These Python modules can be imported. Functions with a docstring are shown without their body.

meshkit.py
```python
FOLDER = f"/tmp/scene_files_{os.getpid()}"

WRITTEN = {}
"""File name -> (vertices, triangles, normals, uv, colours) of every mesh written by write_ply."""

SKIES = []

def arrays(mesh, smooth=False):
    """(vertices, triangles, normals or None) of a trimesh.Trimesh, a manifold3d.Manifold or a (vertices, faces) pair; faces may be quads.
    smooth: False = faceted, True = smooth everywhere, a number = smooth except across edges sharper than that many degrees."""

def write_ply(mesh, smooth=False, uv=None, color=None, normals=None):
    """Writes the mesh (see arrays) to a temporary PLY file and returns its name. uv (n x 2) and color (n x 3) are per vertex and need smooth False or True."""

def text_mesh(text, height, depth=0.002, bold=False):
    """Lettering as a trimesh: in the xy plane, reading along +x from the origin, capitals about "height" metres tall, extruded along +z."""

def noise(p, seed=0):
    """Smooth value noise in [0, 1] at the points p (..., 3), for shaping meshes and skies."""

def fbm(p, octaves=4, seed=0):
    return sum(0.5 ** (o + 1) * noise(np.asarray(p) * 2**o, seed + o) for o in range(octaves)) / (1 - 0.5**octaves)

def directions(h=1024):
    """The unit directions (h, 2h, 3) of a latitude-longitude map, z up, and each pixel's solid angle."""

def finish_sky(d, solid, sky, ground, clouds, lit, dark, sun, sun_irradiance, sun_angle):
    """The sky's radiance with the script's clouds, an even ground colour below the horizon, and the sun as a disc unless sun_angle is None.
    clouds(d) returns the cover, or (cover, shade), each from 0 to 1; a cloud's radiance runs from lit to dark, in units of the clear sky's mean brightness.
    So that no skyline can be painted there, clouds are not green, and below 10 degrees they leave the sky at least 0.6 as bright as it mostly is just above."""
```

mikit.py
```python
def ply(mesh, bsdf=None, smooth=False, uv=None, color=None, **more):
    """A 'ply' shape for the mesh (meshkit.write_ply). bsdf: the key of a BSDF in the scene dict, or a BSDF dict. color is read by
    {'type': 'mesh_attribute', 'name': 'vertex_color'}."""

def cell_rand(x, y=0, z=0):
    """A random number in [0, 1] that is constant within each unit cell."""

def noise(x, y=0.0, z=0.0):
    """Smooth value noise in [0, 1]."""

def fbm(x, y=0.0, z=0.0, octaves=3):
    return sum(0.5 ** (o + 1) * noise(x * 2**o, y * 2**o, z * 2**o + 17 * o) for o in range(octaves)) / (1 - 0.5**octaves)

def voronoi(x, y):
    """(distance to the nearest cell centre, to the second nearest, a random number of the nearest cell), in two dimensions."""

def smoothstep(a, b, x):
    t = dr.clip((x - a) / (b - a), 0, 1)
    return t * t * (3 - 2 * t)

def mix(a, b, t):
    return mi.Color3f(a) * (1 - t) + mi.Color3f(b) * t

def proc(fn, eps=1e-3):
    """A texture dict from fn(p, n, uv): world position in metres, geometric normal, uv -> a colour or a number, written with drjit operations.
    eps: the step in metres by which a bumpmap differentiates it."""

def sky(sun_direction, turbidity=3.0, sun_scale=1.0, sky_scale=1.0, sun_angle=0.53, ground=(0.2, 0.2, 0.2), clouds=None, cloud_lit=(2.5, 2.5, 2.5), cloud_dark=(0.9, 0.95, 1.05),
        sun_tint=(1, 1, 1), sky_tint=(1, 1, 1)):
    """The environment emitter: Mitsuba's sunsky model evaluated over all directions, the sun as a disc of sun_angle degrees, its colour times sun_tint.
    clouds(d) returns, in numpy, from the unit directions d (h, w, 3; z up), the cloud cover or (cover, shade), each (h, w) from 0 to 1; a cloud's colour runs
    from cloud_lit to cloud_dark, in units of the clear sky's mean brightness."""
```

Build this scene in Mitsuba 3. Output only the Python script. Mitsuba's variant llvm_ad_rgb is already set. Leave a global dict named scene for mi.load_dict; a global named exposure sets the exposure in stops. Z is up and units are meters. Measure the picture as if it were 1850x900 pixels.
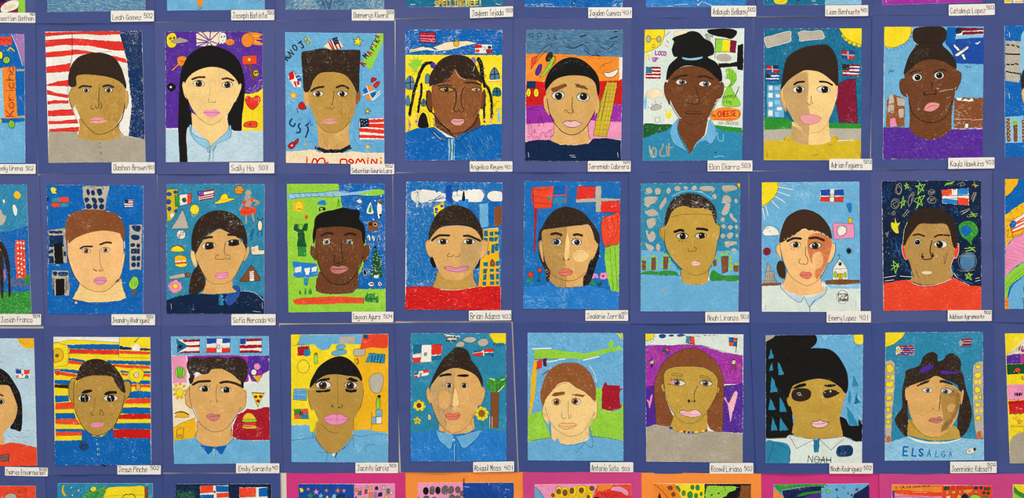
import math, random, numpy as np, shapely, mitsuba as mi, drjit as dr, mikit, manifold3d
from shapely.geometry import Polygon, LineString, Point, MultiPolygon, box
T = mi.ScalarTransform4f

# ---------------------------------------------------------------- camera, light, exposure
PX = 0.00127            # metres on the wall per photograph pixel (a drawing sheet is 9 x 12 inches)
ZC, DIST = 1.50, 1.95   # eye height; distance from the wall
FRONT = 0.0035          # how far the sheets stand off the painted wall, on average
exposure = 0.5
scene, labels = {}, {}
scene['camera'] = {'type': 'perspective', 'fov': math.degrees(2 * math.atan(925 * PX / DIST)), 'fov_axis': 'x', 'near_clip': 0.05, 'far_clip': 20.0,
                   'to_world': T().look_at(origin=[0, -DIST - FRONT, ZC], target=[0, 0, ZC], up=[0, 0, 1])}
# the corridor's bounced light, and two rows of fluorescent fittings in its ceiling
scene['corridor_bounce'] = {'type': 'constant', 'radiance': {'type': 'rgb', 'value': [0.50, 0.495, 0.49]}}
for i, (lx, ly) in enumerate([(-1.5, -1.25), (0.2, -1.25), (1.9, -1.25)]):
    scene['ceiling_light_%d' % (i + 1)] = {'type': 'rectangle', 'to_world': T().translate([lx, ly, 2.75]).rotate([1, 0, 0], 180).scale([0.6, 0.3, 1]),
                                  'emitter': {'type': 'area', 'radiance': {'type': 'rgb', 'value': [3.9, 3.8, 3.65]}}}
    labels['ceiling_light_%d' % (i + 1)] = {'label': 'fluorescent ceiling panel of the corridor', 'category': 'ceiling light', 'kind': 'structure'}

# ---------------------------------------------------------------- crayons: one palette, one wax material
def srgb(c):
    c = np.array(c, float) / 255
    return np.where(c < .04045, c / 12.92, ((c + .055) / 1.055) ** 2.4)

CRAYON = {  # name: sRGB
 'k': (25, 24, 22), 'ink': (38, 34, 36), 'dk': (52, 38, 28), 'hb': (66, 44, 30), 'br': (136, 77, 40), 'mb': (152, 88, 44), 'au': (146, 84, 40),
 'wh': (243, 238, 224), 'ew': (232, 224, 204), 'cr': (246, 226, 186), 'pw': (222, 232, 218), 'rd': (232, 52, 40), 'sc': (212, 26, 26), 'vm': (240, 72, 42), 'dr': (172, 26, 42), 'mr': (128, 22, 50),
 'or': (249, 140, 44), 'yl': (250, 222, 36), 'gd': (246, 186, 30), 'ol': (216, 184, 38), 'lm': (150, 212, 62), 'gn': (48, 146, 50), 'dg': (26, 84, 44),
 'tl': (22, 108, 142), 'tq': (46, 138, 172), 'sk': (108, 177, 215), 'lb': (142, 198, 224), 'pb': (190, 216, 226), 'bl': (12, 99, 178), 'az': (40, 128, 204), 'ob': (26, 110, 182), 'cb': (30, 76, 164), 'nv': (20, 50, 94), 'dn': (17, 36, 66), 'sl': (84, 128, 160),
 'pu': (84, 42, 152), 'vi': (164, 44, 164), 'lv': (158, 116, 178), 'mg': (190, 60, 130), 'pk': (242, 148, 184), 'lp': (238, 160, 155), 'dp': (206, 126, 116), 'pp': (246, 190, 190), 'cl': (232, 124, 102),
 'gy': (178, 165, 143), 'lg': (190, 180, 160), 'dgy': (104, 98, 96),
 's1': (250, 210, 136), 's2': (228, 174, 102), 's3': (194, 151, 70), 's4': (188, 146, 66), 's5': (152, 92, 50), 's6': (114, 65, 35), 's7': (112, 65, 36), 's8': (252, 195, 126), 's9': (216, 168, 96), 'so': (199, 158, 64), 'st': (186, 142, 76), 'sp': (214, 120, 74), 'sh': (204, 164, 106), 'sx': (160, 118, 52),
}
CIDX = {k: i for i, k in enumerate(CRAYON)}
PAL = [srgb(v) for v in CRAYON.values()]
WHITE = srgb((240, 235, 222))
def blend(a, b, t=.5):
    """the colour of crayon b rubbed lightly over crayon a"""
    k = '%s/%s/%g' % (a, b, t)
    if k not in CIDX:
        CIDX[k] = len(PAL); PAL.append(PAL[CIDX[a]] * (1 - t) + PAL[CIDX[b]] * t)
    return k

def wax(p, n, uv):
    """uv.x = 32 * crayon number + place along the strokes; uv.y = 32 * pressure + place across them (units of 12.5 mm)."""
    ci, st = dr.floor(uv.x / 32), dr.floor(uv.y / 32)
    u, v = uv.x - 32 * ci, uv.y - 32 * st
    i = mi.UInt32(ci)
    base = mi.Color3f(*[dr.gather(mi.Float, mi.Float([float(c[k]) for c in PAL]), i) for k in range(3)])
    streak = mikit.fbm(u * 2.6 + ci * 7, v * 5.0 + ci * 3, st, octaves=3)
    tooth = mikit.noise(p.x * 820, p.z * 820, 3)
    patch = mikit.noise(p.x * 45 + ci, p.z * 45, 9)
    g = 0.38 * streak + 0.42 * tooth + 0.2 * patch
    th = dr.select(st < 0.5, 0.84, dr.select(st < 1.5, 0.715, dr.select(st < 2.5, 0.635, 9.0)))
    skip = mikit.smoothstep(th, th + 0.11, g) * 0.7
    tone = dr.select(st > 2.5, 1.0, 0.80 + 0.26 * streak + 0.14 * patch)
    return mikit.mix(base * tone, mi.Color3f(*WHITE.tolist()), skip)

scene['wax_crayon'] = {'type': 'twosided', 'bsdf': {'type': 'principled', 'base_color': mikit.proc(wax), 'roughness': 0.6, 'specular': 0.06}}

def plain_paper(name, c, amp=0.05, cloud=0.06):
    lin = srgb(c)
    def fn(p, n, uv):
        f = 1 + amp * (mikit.noise(p.x * 420, p.z * 420, 1) - .5) * 2 + cloud * (mikit.fbm(p.x * 14, p.z * 22, 5) - .5) * 2
        return mi.Color3f(*lin.tolist()) * f
    scene[name] = {'type': 'twosided', 'bsdf': {'type': 'principled', 'base_color': mikit.proc(fn), 'roughness': 0.85, 'specular': 0.15}}

plain_paper('drawing_paper', (240, 235, 222), .02, .02)
plain_paper('card_paper', (240, 233, 220), .015, .015)
MATS = {'a': (79, 88, 138), 'b': (70, 82, 135), 'c': (61, 77, 133), 'd': (56, 74, 131), 'pink': (212, 55, 124), 'magenta': (208, 69, 131), 'orange': (253, 146, 61)}  # blues a to d: light gradient over the wall painted in, plus faded sheets
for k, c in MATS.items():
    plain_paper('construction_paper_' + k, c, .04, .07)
scene['painted_wall'] = {'type': 'twosided', 'bsdf': {'type': 'principled', 'base_color': mikit.proc(lambda p, n, uv: mi.Color3f(*srgb((226, 212, 190)).tolist()) * (0.97 + 0.06 * mikit.fbm(p.x * 30, p.z * 30, 2))), 'roughness': 0.6}}
scene['ink_pen'] = {'type': 'twosided', 'bsdf': {'type': 'diffuse', 'reflectance': {'type': 'rgb', 'value': [0.02, 0.018, 0.02]}}}
scene['steel'] = {'type': 'principled', 'base_color': {'type': 'rgb', 'value': [.72, .71, .7]}, 'roughness': 0.35, 'specular': 0.5}

# ---------------------------------------------------------------- mesh helpers
def tri(poly):
    """shapely polygon -> (2D vertices, triangles)"""
    rings = [np.array(poly.exterior.coords)[:-1]] + [np.array(r.coords)[:-1] for r in poly.interiors]
    rings = [r if (Polygon(r).exterior.is_ccw == (k == 0)) else r[::-1] for k, r in enumerate(rings)]
    return np.vstack(rings), np.array(manifold3d.triangulate([r.astype(np.float64) for r in rings]), int).reshape(-1, 3)

def polys(g):
    if g.is_empty: return []
    if g.geom_type == 'Polygon': return [g] if g.area > .4 else []
    return [q for s in getattr(g, 'geoms', []) for q in polys(s)]

def slab(pts, depth0, depth1):
    """paper sheet from its corner points on the wall (pixels), between two depths in front of the wall"""
    p = Polygon(pts)
    v, f = tri(p)
    n = len(v)
    w = lambda d: np.c_[(v[:, 0] - 925) * PX, np.full(n, -d), ZC - (v[:, 1] - 450) * PX]
    V = np.vstack([w(depth0), w(depth1)])
    ring = np.arange(n)
    side = np.vstack([np.c_[ring, np.roll(ring, -1), np.roll(ring, -1) + n], np.c_[ring, np.roll(ring, -1) + n, ring + n]])
    return V, np.vstack([f[:, ::-1], f + n, side])

def smooth_curve(p, closed=False, k=6):
    p = np.asarray(p, float)
    if len(p) < 3: return p
    if closed: q = np.vstack([p[-1:], p, p[:2]])
    else: q = np.vstack([2 * p[0] - p[1], p, 2 * p[-1] - p[-2]])
    t = np.linspace(0, 1, k, endpoint=False)[:, None]
    out = []
    for i in range(1, len(q) - 2):
        a, b, c, d = q[i - 1:i + 3]
        out.append(.5 * (2 * b + (c - a) * t + (2 * a - 5 * b + 4 * c - d) * t ** 2 + (3 * b - a - 3 * c + d) * t ** 3))
    if not closed: out.append(q[-2:-1])
    return np.vstack(out)

def _glyph(s):
    yv = {'a': -1, 'b': -2, 'c': -3}
    return [[(int(t[i]), yv.get(t[i + 1]) if t[i + 1] in yv else int(t[i + 1])) for i in range(0, len(t), 2)] for t in s.split(';')]
FONT = {k: _glyph(v) for k, v in dict(pair.split('=') for pair in '''
a=442503012042;4540 b=0800;042543412001 c=442503012041 d=442503012042;4840 e=0343442503012041 f=482720;0545 g=442503012042;454b2c0b h=0800;04254440 i=1510;1718
j=252b0c;2728 k=0800;0235;1340 l=0800 m=0500;04253430;34556460 n=0500;04254440 o=25030120414325 p=050c;042543412001 q=442503012042;454c r=0500;032544 s=44250433412001 t=2820;0545
u=0501103142;4540 v=0520;2045 w=0510;1034;3450;5065 x=0540;0045 y=05021142;454b2c0b z=0545;4500;0040
A=0028;2840;1333 B=0800;0838473504;0434423000 C=472805032041 D=0800;083846423000 E=0800;0848;0434;0040 F=0800;0848;0434 G=47280503204144;2444 H=0800;4840;0444 I=0848;2820;0040
J=0858;38311001 K=0800;4803;1440 L=0800;0040 M=0008;0823;2348;4840 N=0008;0840;4048 O=28060220424628 P=0800;0838473504 R=0800;0838473504;1440 S=47280624422001 T=0848;2820 U=0802204248 V=0820;2048
W=0810;1034;3450;5068 Y=0824;4824;2420 Z=0848;4800;0040 0=28060220424628 1=2820 2=0628474400;0040 3=0728474524;2443412001 4=0804;0444;3830 5=4808;0804;0535422001 !=1813;1011 -=0444 .=1011
'''.split()).items()}

def handwriting(text, x0, y0, h, width=None, rng=None, ang=0.0, wob=.25):
    """pen strokes of the text; x0, y0 = start of the baseline, h = height of a capital, width = the whole length"""
    adv, strokes = 0.0, []
    for ch in text:
        if ch == ' ': adv += 3.2; continue
        g = FONT[ch]
        wd = max(x for s in g for x, y in s)
        dy = rng.uniform(-wob, wob); sl = rng.uniform(-.04, .08)
        for s in g:
            q = np.array(s, float) + rng.uniform(-wob * .4, wob * .4, (len(s), 2))
            q[:, 0] += adv + sl * q[:, 1]; q[:, 1] += dy
            strokes.append(smooth_curve(q, k=5))
        adv += wd + 1.7
    k = h / 8; kx = width / max(adv - 1.7, 1) if width else k
    c, s = math.cos(math.radians(ang)), math.sin(math.radians(ang))
    return [np.c_[x0 + q[:, 0] * kx * c - q[:, 1] * k * s * -1, y0 + q[:, 0] * kx * s - q[:, 1] * k * c] for q in strokes]

SEPARATE = {'ear': 30, 'hill': 40, 'letters': 4, 'writing': 3, 'shape': 1, 'people': 3, 'grass': 30, 'collar': 3000, 'trees': 4, 'letter': 4, 'bead': 2, 'rain': 3, 'speech': 2, 'garden': 30, 'board': 20, 'eyebrow': 30, 'tower': 3000, 'sign': 3000}

class Layers:
    """one drawing: crayon shapes laid one over the other on a sheet, collected by what they depict"""
    def __init__(self, sheet, origin, scale, depth0, depth1, seed):
        self.ox, self.oy, self.sc = origin[0], origin[1], scale
        self.sheet = Polygon([((x - self.ox) * scale, (y - self.oy) * scale) for x, y in sheet])
        self.rng, self.seed = np.random.default_rng(seed), seed
        self.d0, self.d1 = depth0, depth1
        self.box = None
        self.items, self.cur, self.layer, self.last, self.lastcol, self.count = [], 'background', 0, None, 'wh', {}
    def start(self, name):
        if name.endswith('+'):
            name = name[:-1]; n = self.count.get(name, 0); self.count[name] = n + 1
            name = name if n == 0 else '%s_%03d' % (name, n)
        elif name not in self.count: self.count[name] = 1
        self.cur = name
    def apart(self, g):
        """a further piece of the same kind, well away from the ones drawn so far, is a part of its own"""
        name = self.cur.split('_0')[0]
        if name in SEPARATE:
            if self.box is not None and self.box[0] == self.cur and self.box[1].distance(g) > SEPARATE[name]: self.start(name + '+')
            self.box = (self.cur, g.envelope if self.box is None or self.box[0] != self.cur else self.box[1].union(g).envelope)
    def put(self, geoms, col, style, ang=0, clip=True):
        self.layer += 1
        for g in (geoms if isinstance(geoms, list) else [geoms]):
            if not g.is_valid: g = g.buffer(0)
            if clip and not self.sheet.contains(g): g = g.intersection(self.sheet)
            for q in polys(g):
                try: v, f = tri(q)
                except Exception: continue
                if len(f): self.items.append((self.cur, self.layer, v, f, CIDX[col], style, ang))
    def ragged(self, p, amp):
        p = np.vstack([p, p[:1]]); seg = np.diff(p, axis=0); L = np.hypot(*seg.T)
        out = []
        for a, s, l in zip(p[:-1], seg, L):
            n = max(1, int(l / 9)); t = np.arange(n)[:, None] / n
            q = a + s * t
            if n > 1: q[1:] += self.rng.normal(0, amp, (n - 1, 2))
            out.append(q)
        return np.vstack(out)
    def shape(self, p, col, style, amp=None, ang=None):
        amp = (1.1, 1.35, 1.9, .25)[style] if amp is None else amp
        g = Polygon(self.ragged(np.asarray(p, float), amp))
        if not g.is_valid: g = g.buffer(0)
        if self.cur == 'face' and 'hair' not in self.count and not any(i[0] == 'face' for i in self.items):
            g = g.union(shapely.transform(g, lambda q: q - [0, 10]))       # the skin was coloured first and reaches up under the hair
        self.apart(g)
        self.last = g; self.lastcol = col
        self.put(g, col, style, self.rng.uniform(-15, 15) + (0 if self.rng.random() < .5 else 35) if ang is None else ang)
    def line(self, p, w, col, style=3, ang=0):
        p = np.asarray(p, float)
        if style == 3: w = max(2.0, w * (.85 if w > 3 else 1))
        if len(p) > 2: p = p + self.rng.normal(0, .35, p.shape)
        if len(p) < 2 or np.ptp(p, axis=0).max() < .01: return self.put(Point(p[0]).buffer(w / 2, 3), col, style, ang)
        self.put(LineString(p).buffer(w / 2, quad_segs=2), col, style, ang)
    def lines(self, ps, w, col, style=3):
        self.put([LineString(q).buffer(w / 2, quad_segs=2) for q in ps if len(q) > 1], col, style)
    def hatch(self, g, ang, sp, w, prob, ln, col, style=2):
        """loose crayon strokes side by side over the area g"""
        g = g.intersection(self.sheet)
        if g.is_empty: return
        cx, cy = g.centroid.coords[0]; x0, y0, x1, y1 = g.bounds; R = math.hypot(x1 - x0, y1 - y0) / 2
        rng, a0 = self.rng, math.radians(ang)
        o, t = [q.ravel() for q in np.meshgrid(np.arange(-R, R, sp), np.arange(-R, R, ln * .9))]
        keep = rng.random(len(o)) < prob
        o, t = o[keep], t[keep]; n = len(o)
        if n == 0: return
        t = t + rng.uniform(-.5, .5, n) * ln; o = o + rng.uniform(-.5, .5, n) * sp
        l = ln * rng.uniform(.4, 1.6, n); a = a0 + rng.normal(0, .32 if ln < 20 else .12, n)
        m = np.c_[cx + math.cos(a0) * t - math.sin(a0) * o, cy + math.sin(a0) * t + math.cos(a0) * o]
        u = np.c_[np.cos(a), np.sin(a)]; d = u * l[:, None]; nn = np.c_[-u[:, 1], u[:, 0]]
        ww = nn * (w * rng.uniform(.5, 1.2, n) / 2)[:, None]; bow = nn * (rng.normal(0, .05, n) * l * .6)[:, None]
        H = np.stack([m, m + d * .2 + ww + bow, m + d * .75 + ww * .9 + bow, m + d, m + d * .7 - ww + bow, m + d * .25 - ww + bow], 1)
        P = shapely.polygons(H); shapely.prepare(g)
        inside = shapely.contains_properly(g, P); cut = shapely.intersects(g, P) & ~inside
        self.layer += 1
        V = H[inside].reshape(-1, 2); k = 6 * np.arange(inside.sum())[:, None, None]
        if len(V): self.items.append((self.cur, self.layer, V, (np.array([[0, 1, 5], [1, 2, 4], [1, 4, 5], [2, 3, 4]])[None] + k).reshape(-1, 3), CIDX[col], style, ang))
        self.layer -= 1
        self.put([q for q in shapely.intersection(g, shapely.make_valid(P[cut]))], col, style, ang, clip=False)
    def eye(self, cx, cy, w, h, r, iris, gx=0, gy=0, tilt=0, ow=2.4, white='ew'):
        keep = self.cur; self.start('eye+')
        t = np.linspace(0, math.pi, 9); c, s = math.cos(math.radians(tilt)), math.sin(math.radians(tilt))
        up = np.c_[-np.cos(t) * w / 2, -np.sin(t) ** 1.15 * h * .47]; lo = np.c_[np.cos(t) * w / 2, np.sin(t) ** 1.2 * h * .43][1:-1]
        p = np.vstack([up, lo]); p = np.c_[p[:, 0] * c - p[:, 1] * s + cx, p[:, 0] * s + p[:, 1] * c + cy]
        g = Polygon(p); self.put(g, white, 0)
        b = Point(cx + gx, cy + gy).buffer(r, 5).intersection(g.buffer(1))
        self.put(b, iris, 0)
        self.put(Point(cx + gx, cy + gy).buffer(r * .5, 4).intersection(g), 'k', 3)
        self.put(Point(cx + gx - r * .35, cy + gy - r * .38).buffer(max(1.3, r * .2), 3), 'wh', 3)
        self.line(np.vstack([p, p[:1]]), ow, 'ink'); self.line(p[:9] + [0, -.6], ow * 1.35, 'ink')
        self.cur = keep
    def star(self, r, x, y, col, style, rot=0):
        a = np.radians(rot - 90 + 36 * np.arange(10)); rr = np.where(np.arange(10) % 2, r * .42, r)
        self.shape(np.c_[x + rr * np.cos(a), y + rr * np.sin(a)], col, style)
    def flag(self, kind, x0, y0, x1, y1, sh=0, ext=''):
        """us = stripes and canton; q???? = quarters round a pale cross; sh = how far the right end drops"""
        keep = self.cur; self.start('flag+')
        F = lambda u, v: (x0 + (x1 - x0) * u, y0 + (y1 - y0) * v + sh * u)
        rect = lambda a, b, c, d: [F(a, b), F(c, b), F(c, d), F(a, d)]
        if kind == 'us':
            st, can = (ext.split(',') + ['nv'])[:2] if ext else ('rd', 'nv')
            self.shape(rect(0, 0, 1, 1), 'wh', 0)
            full = self.last
            n = 7 if abs(y1 - y0) > 45 else 5
            for i in range(0, n, 2): self.shape(rect(0, i / n, 1, (i + 1) / n), st, 1)
            self.shape(rect(0, 0, .4, .52), can, 1)
            for i in range(6): self.put(Point(*F(.07 + .13 * (i % 3), .14 + .25 * (i // 3))).buffer(1.6, 2), 'wh', 3)
        else:
            cross = ext or 'wh'; cols = [kind[1:][i:i + 2] for i in range(0, 8, 2)]
            self.shape(rect(0, 0, 1, 1), cross, 0); full = self.last
            for i, c in enumerate(cols):
                a, b = (i % 2) * .56, (i // 2) * .58
                if c != '__': self.shape(rect(a, b, a + .44, b + .42), c, 1)
        self.line(list(full.exterior.coords), 1.6, 'ink'); self.cur = keep
    def run(self, text):
        for ln in text.strip().split('\n'):
            ln = ln.strip()
            if not ln: continue
            if ln[0] == '@': self.start(ln[1:]); continue
            tk = ln.split()
            col, op, a = tk[0], tk[1], tk[2:]
            style = 1
            if col[-1] in '!~=-': style = {'!': 0, '~': 2, '=': 1, '-': 3}[col[-1]]; col = col[:-1]
            if op == 'T':
                h, x, y, an, w, width = map(float, a[:6]); self.apart(Point(x, y).buffer(h)); self.lines(handwriting(' '.join(a[6:]), x, y, h, width or None, self.rng, an), w, col); continue
            if op == 'F':
                n = list(map(float, a[1:6])); self.flag(a[0], *n, *(a[6:7])); continue
            if op == 'Y':
                wc = a.pop() if a[-1][0].isalpha() else 'ew'; n = list(map(float, a)) + [0] * 9; self.eye(*n[:5], col, n[5], n[6], n[7], n[8] or 2.4, wc); continue
            n = list(map(float, a)); xy = lambda k: np.array(n[k:]).reshape(-1, 2)
            if op == 'P': self.shape(xy(0), col, style)
            elif op == 'S': self.shape(smooth_curve(xy(0), True), col, style)
            elif op == 'R': self.shape([(n[0], n[1]), (n[2], n[1]), (n[2], n[3]), (n[0], n[3])], col, style)
            elif op == 'E':
                t = np.linspace(0, 2 * math.pi, 20, endpoint=False); r = math.radians(n[4] if len(n) > 4 else 0)
                x, y = n[2] * np.cos(t), n[3] * np.sin(t)
                self.shape(np.c_[n[0] + x * math.cos(r) - y * math.sin(r), n[1] + x * math.sin(r) + y * math.cos(r)], col, style)
            elif op == 'L': self.line(xy(1), n[0], col, 3 if style == 1 else style)
            elif op == 'C': self.line(smooth_curve(xy(1)), n[0], col, 3 if style == 1 else style)
            elif op == 'B':
                self.apart(LineString(smooth_curve(xy(1))).buffer(n[0] / 2)); self.line(smooth_curve(xy(1)), n[0], col, style)        # a broad crayon stroke
            elif op == 'O': self.line(list(self.last.exterior.coords) if self.last.geom_type == 'Polygon' else list(max(self.last.geoms, key=lambda q: q.area).exterior.coords), n[0], col)
            elif op == 'M': self.lines([np.array(n[k:k + 4]).reshape(2, 2) for k in range(1, len(n) - 3, 4)], n[0], col)   # separate straight marks
            elif op == 'D' and self.cur.split('_0')[0] == 'bead':
                for q in xy(1): self.apart(Point(*q).buffer(n[0])); self.put(Point(*q).buffer(n[0], 3), col, style)
            elif op == 'D': self.put([Point(*q).buffer(n[0], 3) for q in xy(1)], col, 3 if style == 1 else style)
            elif op == 'A':
                for q in xy(2): self.star(n[0], q[0], q[1], col, style, n[1])
            elif op == 'H':
                if col == 'wh' and style: n[4] *= .75; n[3] *= .6; n[2] *= 1.2
                if style: n[1] *= .62; n[2] *= .58; n[4] *= .62
                self.hatch(self.last if len(n) < 6 else Polygon(xy(5)).buffer(0), *n[:5], col if style == 0 else blend(self.lastcol, col, .4 if col in ('wh', 'cr', 'lb', 'yl', 'or') else .58), 0)
            elif op == 'Z':   # scribble back and forth: width, then box x0 y0 x1 y1, count
                w, x0, y0, x1, y1, c = n[:6]; q = [(x0 + (x1 - x0) * i / c + self.rng.normal(0, 1.5), (y0 if i % 2 else y1) + self.rng.normal(0, 3)) for i in range(int(c) + 1)]
                self.line(q, w, col)
            elif op == 'K':   # scalloped edge or petals: r, then centres
                self.put(shapely.union_all([Point(*q).buffer(n[0], 4) for q in xy(1)]), col, style)
            else: raise ValueError(ln)
    def build(self, key):
        dz = (self.d1 - self.d0) / (self.layer + 1); by = {}
        for it in self.items: by.setdefault(it[0], []).append(it)
        for name, its in by.items():
            V, F, U, at = [], [], [], 0
            for _, lay, v, f, ci, st, ang in its:
                px, py = self.ox + v[:, 0] / self.sc, self.oy + v[:, 1] / self.sc
                V.append(np.c_[(px - 925) * PX, np.full(len(v), -(self.d0 + dz * lay)), ZC - (py - 450) * PX])
                c, s = math.cos(math.radians(ang)), math.sin(math.radians(ang))
                x, y = (v[:, 0] / self.sc - 90) * PX / .0125, (v[:, 1] / self.sc - 120) * PX / .0125
                U.append(np.c_[32 * ci + np.clip(x * c + y * s, -15.9, 15.9) + 16, 32 * st + np.clip(-x * s + y * c, -15.9, 15.9) + 16])
                F.append(f + at); at += len(v)
            V, F = np.vstack(V), np.vstack(F)
            n = np.cross(V[F[:, 1]] - V[F[:, 0]], V[F[:, 2]] - V[F[:, 0]])[:, 1] > 0
            F[n] = F[n][:, ::-1]
            scene['%s__%s' % (key, name)] = mikit.ply((V, F), 'wax_crayon', uv=np.vstack(U))

def mat_mesh(q, sheet, depth, curl, seed):
    """a sheet of construction paper with a free rim: its lower and right edges bow off the wall between the staples"""
    rng = np.random.default_rng(seed); N = 25; t = np.linspace(0, 1, N)
    u, v = np.meshgrid(t, t); q = np.array(q, float)
    P = ((1 - u) * (1 - v))[..., None] * q[0] + (u * (1 - v))[..., None] * q[1] + (u * v)[..., None] * q[2] + ((1 - u) * v)[..., None] * q[3]
    lo = max(p[1] for p in sheet) + 5; hi = max(P[-1, :, 1])
    e = np.clip((P[..., 1] - lo) / max(hi - lo, 6), 0, 1)
    wave = np.sin(np.pi * np.clip((u - .03) / rng.uniform(.45, .62), 0, 1)) ** 2
    d = depth + curl * e ** 1.6 * wave
    top = np.clip((min(p[1] for p in sheet) - 6 - P[..., 1]) / 20, 0, 1)
    d = d + .0012 * top * np.sin(np.pi * u * rng.uniform(1, 2.5)) ** 2
    f = lambda off: np.c_[(P[..., 0].ravel() - 925) * PX, -(d + off).ravel(), ZC - (P[..., 1].ravel() - 450) * PX]
    V = np.vstack([f(0), f(.0004)]); i = np.arange(N * N).reshape(N, N)
    quad = np.stack([i[:-1, :-1], i[1:, :-1], i[1:, 1:], i[:-1, 1:]], -1).reshape(-1, 4)
    rim = np.r_[i[0, :-1], i[:-1, -1], i[-1, :0:-1], i[:0:-1, 0]]; r2 = np.roll(rim, -1)
    return V, np.vstack([quad[:, ::-1], quad + N * N, np.c_[rim, rim + N * N, r2 + N * N, r2]])

NUM = {}
def number(name):
    n = NUM.get(name, 0); NUM[name] = n + 1
    return name if n == 0 else '%s_%03d' % (name, n)

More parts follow.
